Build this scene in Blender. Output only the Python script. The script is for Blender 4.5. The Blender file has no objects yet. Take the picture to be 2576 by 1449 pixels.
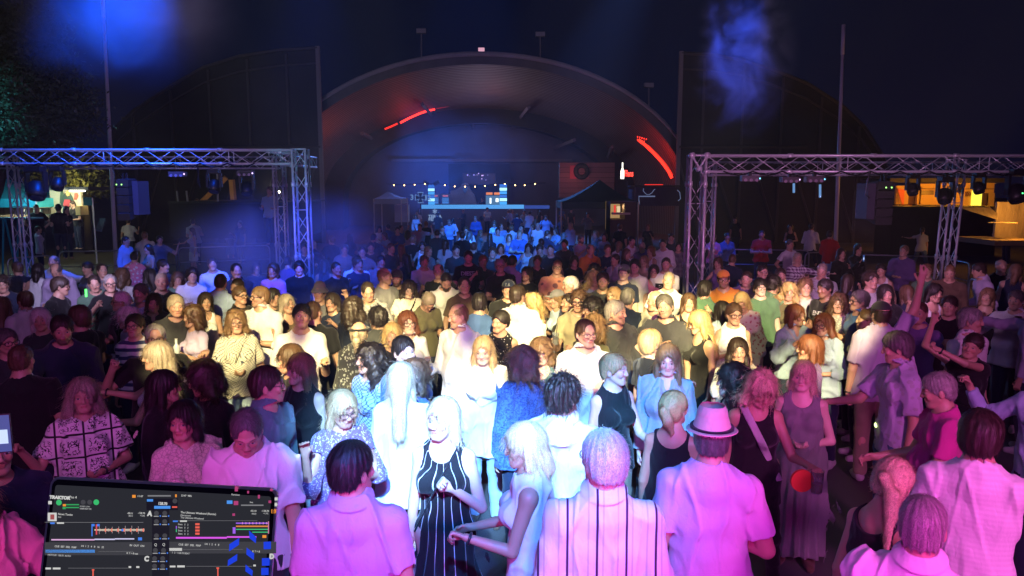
import bpy, bmesh, math, random, os, time
import numpy as np
from mathutils import Vector, Matrix
from concurrent.futures import ThreadPoolExecutor

# ------------------------------------------------------------------ camera, world, exposure
SC = bpy.context.scene; COL = SC.collection
CF, CX, CY, HC, PITCH = 1870., 1288., 724.5, 2.95, math.atan(249.5 / 1870.)   # picture 2576 x 1449 units
cam_d = bpy.data.cameras.new('camera'); cam = bpy.data.objects.new('camera', cam_d); COL.objects.link(cam)
cam.location = (0, 0, HC); cam.rotation_euler = (math.pi / 2 - PITCH, 0, 0)
cam_d.sensor_width = 36.; cam_d.lens = 36. * CF / 2576.; cam_d.clip_start = .05; cam_d.clip_end = 600
SC.camera = cam
W = bpy.data.worlds.new('World'); SC.world = W; W.use_nodes = True
wn = W.node_tree; bg = wn.nodes['Background']
bg.inputs[0].default_value = (.0017, .0022, .0115, 1); bg.inputs[1].default_value = 1.0
SC.view_settings.view_transform = 'Standard'; SC.view_settings.look = 'None'; SC.view_settings.gamma = 1; SC.view_settings.exposure = 0
cy = SC.cycles
try:
    cy.use_denoising = True; cy.denoiser = 'OPENIMAGEDENOISE'
except Exception: pass
cy.max_bounces = 5; cy.diffuse_bounces = 2; cy.glossy_bounces = 2; cy.transmission_bounces = 4; cy.volume_bounces = 0; cy.transparent_max_bounces = 12
cy.sample_clamp_indirect = 4.; cy.use_light_tree = True
def ray(px, py):
    x, z = (px - CX) / CF, -(py - CY) / CF; c, s = math.cos(PITCH), math.sin(PITCH)
    return V3(x, c + z * s, -s + z * c)
def at_z(px, py, z):
    r = ray(px, py); return V3(0, 0, HC) + r * ((z - HC) / r[2])
def at_y(px, py, y):
    r = ray(px, py); return V3(0, 0, HC) + r * (y / r[1])

# ------------------------------------------------------------------ distance-field modelling (numpy)
def V3(*a): return np.array(a, dtype=np.float64)
def unit(v):
    v = np.asarray(v, float); n = np.linalg.norm(v)
    return v / (n if n > 1e-9 else 1)
def rotx(a): c, s = math.cos(a), math.sin(a); return np.array([[1,0,0],[0,c,-s],[0,s,c]])
def roty(a): c, s = math.cos(a), math.sin(a); return np.array([[c,0,s],[0,1,0],[-s,0,c]])
def rotz(a): c, s = math.cos(a), math.sin(a); return np.array([[c,-s,0],[s,c,0],[0,0,1]])
def smin(a, b, k):
    if k <= 0: return np.minimum(a, b)
    h = np.maximum(k - np.abs(a - b), 0) / k
    return np.minimum(a, b) - h * h * k * .25
def smax(a, b, k): return -smin(-a, -b, k)
NDIR = np.random.RandomState(5).normal(size=(40, 3)); NDIR /= np.linalg.norm(NDIR, axis=1)[:, None]
def wob(P, f, seed=0, n=6, aniso=(1,1,1)):
    """smooth pseudo noise, about -1..1"""
    q = P * np.array(aniso, dtype=P.dtype) * f
    w = 0
    for i in range(n):
        d = NDIR[(seed * 7 + i * 3) % 40]
        fr = 1 + .37 * i
        w = w + np.sin((q @ d.astype(P.dtype)) * fr + seed * 1.7 + i * 2.1 + (w if i else 0) * .6) / (1 + .18 * i)
    return w / n * 1.9
class Fld:
    def __init__(s, P, m, big=None):
        s.P = P; s.m = m; s.D = np.full(len(P), m if big is None else big, dtype=P.dtype)
    def box(s, lo, hi):
        P = s.P
        return np.flatnonzero((P[:,0]>lo[0])&(P[:,0]<hi[0])&(P[:,1]>lo[1])&(P[:,1]<hi[1])&(P[:,2]>lo[2])&(P[:,2]<hi[2]))
    def put(s, i, d, k, op):
        if op > 0: s.D[i] = smin(s.D[i], d, k)
        else: s.D[i] = smax(s.D[i], -d, k)
    def rc(s, a, b, ra, rb, k=0., sq=1., y0=0., op=1):
        a = np.asarray(a, float); b = np.asarray(b, float); r = max(ra, rb) + s.m + k
        i = s.box(np.minimum(a, b) - r, np.maximum(a, b) + r)
        if not len(i): return
        p = s.P[i]
        if sq != 1.:
            p = p.copy(); p[:,1] = (p[:,1] - y0) / sq + y0
        ba = (b - a); l2 = float(ba @ ba) + 1e-12
        pa = p - a.astype(p.dtype)
        t = np.clip(pa @ ba.astype(p.dtype) / l2, 0, 1)
        d = np.sqrt(((pa - t[:,None] * ba.astype(p.dtype)) ** 2).sum(1)) - (ra + (rb - ra) * t)
        if sq < 1.: d = d * (.5 + .5 * sq)
        s.put(i, d, k, op)
    def el(s, c, r, k=0., R=None, op=1):
        c = np.asarray(c, float); r = np.asarray(r, float); e = r.max() + s.m + k
        i = s.box(c - e, c + e) if op > 0 else s.box(c - r.max() - k - s.m, c + r.max() + k + s.m)
        if not len(i): return
        p = s.P[i] - c.astype(s.P.dtype)
        if R is not None: p = p @ R
        q = p / r.astype(p.dtype)
        k0 = np.sqrt((q * q).sum(1)); q2 = q / r.astype(p.dtype); k1 = np.sqrt((q2 * q2).sum(1)) + 1e-9
        d = k0 * (k0 - 1) / k1
        d = np.where(k0 < .15, -r.min(), d)
        s.put(i, d.astype(p.dtype), k, op)
    def torus(s, c, R_, r, k=0., M=None):
        e = R_ + r + s.m + k; c = np.asarray(c, float)
        i = s.box(c - e, c + e)
        if not len(i): return
        p = s.P[i] - c
        if M is not None: p = p @ M
        d = np.hypot(np.hypot(p[:,0], p[:,1]) - R_, p[:,2]) - r
        s.put(i, d, k, 1)
def axis(lo, hi, h, fine=None):
    """grid line positions; fine=(a,b,hf) is a finer stretch"""
    if fine is None or fine[2] >= h * .99:
        n = max(4, int(math.ceil((hi - lo) / h / 4)) * 4)
        return np.linspace(lo, hi, n + 1)
    a, b, hf = fine; a = max(a, lo); b = min(b, hi)
    out = []
    if a - lo > h * .5: out += list(np.linspace(lo, a, max(1, int(round((a - lo) / h))) + 1))[:-1]
    out += list(np.linspace(a, b, int(math.ceil((b - a) / hf)) + 1))
    if hi - b > h * .5: out += list(np.linspace(b, hi, max(1, int(round((hi - b) / h))) + 1))[1:]
    while (len(out) - 1) % 4: out.append(out[-1] + h)
    return np.array(out)
EDG = [(0,1),(2,3),(4,5),(6,7),(0,2),(1,3),(4,6),(5,7),(0,4),(1,5),(2,6),(3,7)]
CORN = [(0,0,0),(1,0,0),(0,1,0),(1,1,0),(0,0,1),(1,0,1),(0,1,1),(1,1,1)]
def snet(fn, xs, ys, zs, slack=.004):
    xs = xs.astype(np.float32); ys = ys.astype(np.float32); zs = zs.astype(np.float32)
    nx, ny, nz = len(xs), len(ys), len(zs)
    c = [(a[0:-1:4] + a[4::4]) / 2 for a in (xs, ys, zs)]; w = [(a[4::4] - a[0:-1:4]) / 2 for a in (xs, ys, zs)]
    sh = tuple(len(a) for a in c)
    G = np.stack(np.meshgrid(*c, indexing='ij'), -1).reshape(-1, 3)
    W = np.stack(np.meshgrid(*w, indexing='ij'), -1).reshape(-1, 3); hd = np.sqrt((W * W).sum(1))
    d = fn(G, float(hd.max()) * 1.3 + slack + .01)
    act = (np.abs(d) < hd * 1.25 + slack).reshape(sh)
    cm = act.repeat(4, 0).repeat(4, 1).repeat(4, 2)
    pm = np.zeros((nx, ny, nz), bool)
    for i, j, k in CORN: pm[i:nx-1+i, j:ny-1+j, k:nz-1+k] |= cm
    idx = np.flatnonzero(pm); ii, r = np.divmod(idx, ny * nz); jj, kk = np.divmod(r, nz)
    if not len(idx): return np.zeros((0,3),np.float32), np.zeros((0,4),np.int32)
    D = np.full(nx * ny * nz, 9., np.float32)
    D[idx] = fn(np.stack([xs[ii], ys[jj], zs[kk]], 1), .035)
    ci = np.flatnonzero(cm); a, r = np.divmod(ci, (ny-1)*(nz-1)); b, cc = np.divmod(r, nz-1)
    base = (a * ny + b) * nz + cc
    off = [(i * ny + j) * nz + k for i, j, k in CORN]
    s = np.zeros(len(ci), np.int8)
    for o in off: s += (D[base + o] < 0)
    m = (s > 0) & (s < 8)
    a, b, cc, base = a[m], b[m], cc[m], base[m]
    v = np.stack([D[base + o] for o in off], 1)
    pos = np.zeros((len(base), 3), np.float32); cnt = np.zeros(len(base), np.float32)
    X = np.stack([xs[a], xs[a+1]], 1); Y = np.stack([ys[b], ys[b+1]], 1); Z = np.stack([zs[cc], zs[cc+1]], 1)
    for e0, e1 in EDG:
        d0, d1 = v[:, e0], v[:, e1]; q = (d0 < 0) != (d1 < 0)
        t = np.where(q, d0 / np.where(q, d0 - d1, 1), 0)
        for n, A in enumerate((X, Y, Z)):
            p0, p1 = A[:, CORN[e0][n]], A[:, CORN[e1][n]]
            pos[:, n] += np.where(q, p0 + (p1 - p0) * t, 0)
        cnt += q
    pos /= np.maximum(cnt, 1)[:, None]
    vid = np.full((nx-1) * (ny-1) * (nz-1), -1, np.int32); cid = (a * (ny-1) + b) * (nz-1) + cc
    vid[cid] = np.arange(len(cid))
    sx, sy = (ny-1)*(nz-1), (nz-1)
    F = []
    for e1, (o1, o2), lim in ((1, (sy, 1), (b, cc)), (2, (1, sx), (cc, a)), (4, (sx, sy), (a, b))):
        q = ((v[:, 0] < 0) != (v[:, e1] < 0)) & (lim[0] > 0) & (lim[1] > 0)
        i = cid[q]; f = np.stack([vid[i], vid[i - o1], vid[i - o1 - o2], vid[i - o2]], 1)
        neg = v[q, 0] < 0
        f = np.where(neg[:, None], f, f[:, ::-1])
        F.append(f[(f >= 0).all(1)])
    return pos, np.concatenate(F)
def mesh_np(name, v, f, attrs=None):
    me = bpy.data.meshes.new(name)
    me.vertices.add(len(v)); me.vertices.foreach_set('co', np.ascontiguousarray(v, np.float32).ravel())
    n = f.shape[1]
    me.loops.add(f.size); me.loops.foreach_set('vertex_index', np.ascontiguousarray(f, np.int32).ravel())
    me.polygons.add(len(f)); me.polygons.foreach_set('loop_start', np.arange(0, f.size, n, dtype=np.int32))
    me.polygons.foreach_set('use_smooth', np.ones(len(f), bool))
    for k, a in (attrs or {}).items():
        t = me.attributes.new(k, 'FLOAT_VECTOR', 'POINT'); t.data.foreach_set('vector', np.ascontiguousarray(a, np.float32).ravel())
    me.update(calc_edges=True); me.validate(verbose=False)
    return me

# ------------------------------------------------------------------ people
# arm poses for the +x arm: upper-arm direction, forearm direction, finger curl (x mirrored for the other arm)
ARM = {
 'down': ((.16,.04,-1), (.06,-.22,-1), .45), 'loose': ((.28,.1,-1), (.1,-.3,-1), .35),
 'bent': ((.22,-.05,-1), (-.25,-1,.05), .6), 'chest': ((.32,-.2,-1), (-.75,-.75,.35), .5),
 'belly': ((.3,-.05,-1), (-.95,-.7,-.05), .5), 'hold': ((.22,-.1,-1), (-.1,-.9,.55), .75),
 'up': ((.55,-.2,.85), (-.15,-.1,1), .15), 'upbent': ((.9,-.3,-.05), (-.15,-.35,1), .7),
 'fist': ((.45,-.3,-.8), (.1,-.6,.9), .9), 'wave': ((.6,-.35,-.5), (.25,-.35,1), .15),
 'reach': ((.35,-.7,-.6), (.15,-1,-.1), .3), 'out': ((.9,-.3,-.25), (.8,-.55,.1), .35),
 'chin': ((.3,-.35,-1), (-.55,-.45,1), .8), 'phone': ((.3,-.6,-.7), (-.15,-.75,.8), .6),
 'clap': ((.4,-.55,-.5), (-.45,-.6,.75), .2), 'hip': ((.7,.2,-.9), (-.7,-.15,-.7), .7),
 'back': ((.3,.25,-1), (-.6,.5,-.6), .5), 'cross': ((.3,-.25,-1), (-1,-.5,.12), .6),
}
def skel(s):
    h = s['h']; m = s['sex'] == 'm'; w = s.get('w', 1.)
    S = {'h': h, 'm': m, 'w': w}
    S['sh'] = (.097 if m else .084) * h * (w * .6 + .4)
    S['hip'] = .05 * h
    S['pel'] = V3(0, 0, .53 * h)
    a = math.radians(s.get('lean', 0)); b = math.radians(s.get('tilt', 0))
    S['R'] = roty(b) @ rotx(a)          # torso rotation about the pelvis (lean forward = towards -y)
    for sd in (-1, 1):
        code = s['al' if sd < 0 else 'ar']
        u, f, c = ARM[code] if isinstance(code, str) else code
        u = unit(u) * (sd if 0 else 1); u = V3(u[0] * sd, u[1], u[2]); f = unit(f); f = V3(f[0] * sd, f[1], f[2])
        shp = V3(sd * S['sh'], .004 * h, .793 * h)
        if u[2] > 0: shp = shp + V3(-sd * .012 * h, 0, .016 * h)
        el = shp + u * .172 * h; wr = el + f * .142 * h
        S['sh%d' % sd], S['el%d' % sd], S['wr%d' % sd], S['f%d' % sd], S['c%d' % sd] = shp, el, wr, f, c
        st = s.get('step', .0) * sd
        hipj = V3(sd * S['hip'], 0, .52 * h); kn = V3(sd * (.055 + abs(s.get('step', 0)) * .2) * h, -.012 * h - st * .16 * h, .285 * h); an = V3(sd * (.06 + abs(s.get('step', 0)) * .4) * h, .012 * h + st * .10 * h, .045 * h)
        for n, q in (('hj', hipj), ('kn', kn), ('an', an)): S[n + str(sd)] = S['pel'] + (q - S['pel']) @ S['R']
    S['nk'] = V3(0, .004 * h, .845 * h)
    S['hs'] = (.230 * (h / 1.72) ** .6) / .235 * s.get('hs', 1.)
    S['HR'] = rotz(math.radians(s.get('hy', 0))) @ rotx(math.radians(s.get('hp', 0))) @ roty(math.radians(s.get('hr', 0)))
    piv = V3(0, .0, .862 * h)
    S['hc'] = piv + S['HR'] @ V3(0, -.012, .012 + .098 * S['hs'])
    return S
def hframe(P, S): return ((P - S['hc'].astype(P.dtype)) @ S['HR'].astype(P.dtype)) / np.array(S['hs'], P.dtype)
def torso(F, S, t=0., s=None, legs=True):
    h, m, w = S['h'], S['m'], S['w']; q = .68 * (1 + (w - 1) * .5)
    k = .035 * h
    if m: pe, wa, ri = (.043, .057), (.034 * w, .052 * w), (.040, .061)
    else: pe, wa, ri = (.046 * w, .060 * w), (.026 * w, .046 * w), (.034, .055)
    for (xx, r), z in ((pe, .53), (wa, .635), (ri, .72)):
        F.rc((-xx * h, 0, z * h), (xx * h, 0, z * h), r * h + t, r * h + t, k, sq=q)
    F.rc((0, 0, .56 * h), (0, 0, .74 * h), .06 * h * w + t, .064 * h + t, k, sq=q)
    sh = S['sh'] - .022 * h
    for sd in (-1, 1): F.rc((0, .006 * h, .806 * h), (sd * sh, .006 * h, .788 * h), .036 * h + t, .030 * h + t, .035 * h, sq=.85)
    F.rc((0, .010 * h, .80 * h), (0, .006 * h, .850 * h), .042 * h + t, .027 * h + t, .03 * h)
    for sd in (-1, 1): F.rc((sd * .02 * h, .012 * h, .838 * h), (sd * sh * .8, .010 * h, .806 * h), .018 * h + t, .016 * h + t, .03 * h)
    if w > 1.05: F.el((0, -.03 * h * w, .62 * h), (.075 * h * w + t, .055 * h * w + t, .075 * h + t), .04 * h)
    if not m:
        for sd in (-1, 1): F.el((sd * .042 * h, -.052 * h, .722 * h), (.034 * h + t, .034 * h + t, .034 * h + t), .025 * h)
    elif w >= 1: 
        for sd in (-1, 1): F.el((sd * .04 * h, -.036 * h, .745 * h), (.04 * h + t, .022 * h + t, .03 * h + t), .03 * h)
def arms(F, S, t=0., frac=2.3, k=.02, flare=0.):
    h = S['h']; g = 1.0 if S['m'] else .86; g *= (1 + (S['w'] - 1) * .6)
    for sd in (-1, 1):
        a, b, c = S['sh%d' % sd], S['el%d' % sd], S['wr%d' % sd]
        F.el(a, [.028 * h * g + t * .7] * 3, .02 * h)
        e = a + (b - a) * min(frac, 1.)
        r1 = .0268 * h * g + t; r2 = .0228 * h * g + t + flare
        F.rc(a, e, r1, r1 + (r2 - r1) * min(frac, 1), k)
        if frac > 1:
            e = b + (c - b) * min(frac - 1, 1.)
            F.rc(b, e, .0228 * h * g + t + flare * .6, (.0228 + (.0148 - .0228) * min(frac - 1, 1)) * h * g + t + flare * .5, .008 + t * .3)
def hand(F, S, sd, fine):
    h = S['h']; g = (1. if S['m'] else .9) * h / 1.75
    w, f, c = S['wr%d' % sd], S['f%d' % sd], S['c%d' % sd]
    up = max(0., f[2]); ref = V3(-sd * (up + .15), -(1 - up) - .1, 0); ref = ref - f * (ref @ f); u = unit(ref)   # thumb side
    n = np.cross(f, u) * sd      # palm normal (towards which the fingers curl)
    if c < .2: n = n
    L = .092 * g
    for o in (-.026, -.009, .009, .026):
        F.rc(w + u * o * .55 * g, w + f * L + u * o * g, .013 * g, .0115 * g, .012)
    if not fine:
        a = c * 1.7; d2 = f * math.cos(a) + n * math.sin(a)
        F.rc(w + f * L, w + f * L + d2 * .06 * g, .024 * g, .018 * g, .01); 
        F.rc(w + f * .03, w + f * .065 + u * .05 * g, .013 * g, .01 * g, .01); return
    for i, (o, l) in enumerate(((.028, .066), (.0095, .074), (-.0095, .068), (-.028, .052))):
        sp = o * (1 + (1 - c) * .55)
        p0 = w + f * L + u * o * g; a1 = c * 1.25 + .1 + .05 * i; a2 = a1 + c * 1.5 + .1
        fo = unit(f + u * (sp - o) * 9)
        d1 = fo * math.cos(a1) + n * math.sin(a1); d2 = fo * math.cos(a2) + n * math.sin(a2)
        p1 = p0 + d1 * l * .55 * g; p2 = p1 + d2 * l * .5 * g
        F.rc(p0, p1, .0098 * g, .0088 * g, .004); F.rc(p1, p2, .0088 * g, .0074 * g, .003)
    p0 = w + f * .026 * g + u * .024 * g; p1 = p0 + (f * .6 + u * (.75 - c * .3) + n * .25) * .042 * g; p2 = p1 + (f * .9 + u * (.35 - c * .7) + n * (.1 + c * .5)) * .034 * g
    F.rc(w + f * .012, p0, .014 * g, .014 * g, .012); F.rc(p0, p1, .0125 * g, .0105 * g, .006); F.rc(p1, p2, .0105 * g, .0085 * g, .003)
def headf(Q, m, fine, s):
    """head in its own frame, metres; face towards -y"""
    F = Fld(Q, m)
    wd = s.get('fw', 1.)
    F.el((0, .014, .034), (.074, .094, .086))
    F.el((0, -.022, -.022), (.060 * wd, .062, .078), .03)
    F.rc((-.012, -.064, -.088), (.012, -.064, -.088), .024 * wd, .024 * wd, .03)
    F.rc((0, .03, -.03), (0, .02, -.12), .050, .052, .03)
    for sd in (-1, 1):
        F.rc((sd * .05 * wd, -.005, -.045), (sd * .03, -.05, -.08), .02, .018, .02)
        F.el((sd * .038, -.066, -.020), (.022 * wd, .018, .024), .015)
        F.el((sd * .077, .012, -.010), (.008, .019, .031), .006)
    if fine:
        for sd in (-1, 1):
            F.rc((sd * .014, -.083, .026), (sd * .044, -.070, .026), .009, .008, .014)
            F.el((sd * .031, -.096, .004), (.015, .014, .0095), .010, op=-1)
            F.el((sd * .031, -.0735, .004), (.014, .0125, .0125), .003)
            F.el((sd * .011, -.096, -.026), (.008, .010, .008), .006)
        F.rc((0, -.084, .020), (0, -.102, -.022), .0075, .0100, .012)
        F.rc((-.017, -.084, -.050), (.017, -.084, -.050), .0055, .0055, .007)
        F.rc((-.013, -.083, -.060), (.013, -.083, -.060), .0065, .0065, .007)
        F.rc((-.02, -.094, -.055), (.02, -.094, -.055), .0022, .0022, .004, op=-1)
        if s.get('smile'): F.rc((-.018, -.094, -.056), (.018, -.094, -.056), .0045, .0045, .004, op=-1)
    else:
        F.rc((0, -.082, .020), (0, -.100, -.022), .010, .013, .012)
        for sd in (-1, 1): F.el((sd * .031, -.094, .006), (.018, .014, .011), .012, op=-1)
    return F.D
def body_fn(s, S, fine):
    def fn(P, m):
        F = Fld(P, m); h = S['h']; g = 1. if S['m'] else .95
        torso(F, S)
        arms(F, S)
        for sd in (-1, 1):
            hand(F, S, sd, fine)
            hj, kn, an = S['hj%d' % sd], S['kn%d' % sd], S['an%d' % sd]
            F.rc(hj, kn, .052 * h * g, .032 * h * g, .03); F.rc(kn, an, .031 * h * g, .020 * h * g, .015)
            F.el(kn + (an - kn) * .3 + V3(0, .012 * h, 0), (.028 * h, .03 * h, .06 * h), .02)
            F.rc(an + V3(0, .02, -.03), an + V3(sd * .02, -.13, -.045), .033, .025, .02)
        F.rc((0, .012 * h, .80 * h), S['hc'] + S['HR'] @ V3(0, .015, -.03), .036 * h * g, (.030 if S['m'] else .0255) * h, .03)
        d = F.D
        i = np.flatnonzero(((P - S['hc'].astype(P.dtype)) ** 2).sum(1) < (.19 + m) ** 2)
        if len(i):
            dh = headf(hframe(P[i], S), m, fine, s) * S['hs']
            d[i] = smin(d[i], dh.astype(d.dtype), .012)
        return d
    return fn
def top_fn(s, S, T):
    """T: t thickness, sl sleeve fraction, hem z (of h), neck kind, collar, flare, fold, skirt"""
    h = S['h']; hem = T['hem'] * h; t = T['t']
    def fn(P, m):
        F = Fld(P, m)
        fo = T['fold']; sd0 = s['seed'] % 17
        torso(F, S, t)
        if T.get('skirt'):
            F.rc((0, 0, .56 * h), (0, 0, hem - .02), .075 * h * S['w'] + t, (.10 + T['skirt']) * h, .04, sq=.8)
        else:
            F.rc((0, 0, .60 * h), (0, -.004, hem - .05), .070 * h * S['w'] + t, .080 * h * S['w'] + t + T['flare'], .04, sq=.74)
            for sd in (-1, 1): F.rc((sd * .04 * h, 0, .56 * h), (sd * .052 * h * S['w'], 0, hem - .05), .059 * h * S['w'] + t, .062 * h * S['w'] + t + T['flare'], .03, sq=.74)
        A = Fld(P, m)
        if T['sl'] > 0: arms(A, S, t + .003, T['sl'], .03, T['flare'])
        # flat sleeve end
        for sd in (-1, 1):
            if T['sl'] <= 0: continue
            a, b, c = S['sh%d' % sd], S['el%d' % sd], S['wr%d' % sd]
            fr = T['sl']; e, dd = (a + (b - a) * fr, unit(b - a)) if fr <= 1 else (b + (c - b) * (fr - 1), unit(c - b))
            q = ((P - e.astype(P.dtype)) @ dd.astype(P.dtype)).astype(P.dtype)
            near = ((P - e.astype(P.dtype)) ** 2).sum(1) < .03 + m * m
            A.D = np.where(near, np.maximum(A.D, q), A.D)
        d = smin(F.D, A.D, .03)
        if fo > 0:
            q = fo * (1.1 * wob(P, 13, sd0, 4, (1, 1, .55)) - 1.5 * np.exp(-(wob(P, 19, sd0 + 3, 3, (1, 1, .5)) * 3.6) ** 2) - .9 * np.exp(-(wob(P, 27, sd0 + 6, 3, (1, 1, .3)) * 3.2) ** 2)) + fo * .6
            d = d + np.minimum(q, t * .45).astype(P.dtype) * (d < .06)
            if T.get('skirt'):
                an = np.arctan2(P[:, 1], P[:, 0]); d = d + np.clip((.56 * h - P[:, 2]) * .05, 0, .018) * np.sin(an * 13 + wob(P, 4, sd0, 3) * 2)
        d = np.maximum(d, hem + .006 * np.sin(P[:, 0] * 22 + sd0) - P[:, 2])
        G = Fld(P, m, 9.); k = T['neck']; c = (0, -.008 * h, .872 * h)
        G.D = -d; NG = Fld(P, 1.)
        NG.el(c, (.050 * h, .050 * h, .048 * h))
        if k in ('v', 'shirt', 'open'):
            dz = {'v': .745, 'shirt': .775, 'open': .66}[k] * h
            NG.rc((0, -.060 * h, .855 * h), (0, -.092 * h, dz), .036 * h, .005 * h)
        if k in ('scoop', 'strap', 'tank'): NG.el((0, -.07 * h, .845 * h), (.058 * h, .09 * h, .062 * h))
        if k == 'strap': NG.el((0, .05 * h, .845 * h), (.062 * h, .10 * h, .06 * h))
        if T['sl'] <= 0:
            r = .044 if k in ('strap', 'tank') else .032
            for sd in (-1, 1): NG.el((sd * (S['sh'] + .026 * h), 0, .800 * h), (r * h, .09 * h, .075 * h))
            for sd in (-1, 1): NG.el((sd * (S['sh'] + .03 * h), 0, .845 * h), (.03 * h, .09 * h, .06 * h))
        d = smax(d, -NG.D, .004)
        if T.get('collar'):
            C = Fld(P, m); M = rotx(math.radians(-16)); cc = V3(0, .006 * h, .880 * h)
            for dz, R_, r_ in ((0, .0365, .0055), (-.010, .0385, .006), (-.020, .042, .007), (-.030, .047, .008), (-.038, .052, .007)): C.torus(cc + V3(0, 0, dz), R_ * h, r_, .007, M)
            q = Fld(P, m); q.rc((0, -.05 * h, .89 * h), (0, -.10 * h, .80 * h), .020, .008)
            d = smin(d, np.maximum(C.D, -q.D), .006)
        return d.astype(P.dtype)
    return fn
def legs_fn(s, S, T):
    h = S['h']
    def fn(P, m):
        F = Fld(P, m); t = T['t']; w = S['w']; g = 1. if S['m'] else .95
        F.rc((-.046 * h * w, 0, .532 * h), (.046 * h * w, 0, .532 * h), .061 * h * w + t, .061 * h * w + t, .03, sq=.74)
        F.rc((0, 0, .56 * h), (0, 0, .60 * h), .075 * h * w + t, .07 * h * w + t, .02, sq=.72)
        if T['kind'] == 'skirt':
            F.rc((0, 0, .55 * h), (0, 0, T['hem'] * h - .03), .085 * h + t, .11 * h, .03, sq=.8)
        else:
            for sd in (-1, 1):
                hj, kn, an = S['hj%d' % sd], S['kn%d' % sd], S['an%d' % sd]; fl = T.get('flare', 0)
                F.rc(hj, kn, .054 * h * g + t, .034 * h * g + t + fl * .5, .02)
                F.rc(kn, an, .034 * h * g + t + fl * .5, .026 * h * g + t + fl, .02)
        d = F.D + np.minimum(.007 * wob(P, 24, s['seed'] % 13, 4, (1, 1, 1.6)), .002).astype(P.dtype) * (F.D < .05)
        d = np.maximum(d, P[:, 2] - min(.605, T.get('top', .605)) * h); d = np.maximum(d, T['hem'] * h - P[:, 2])
        return d.astype(P.dtype)
    return fn
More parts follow.
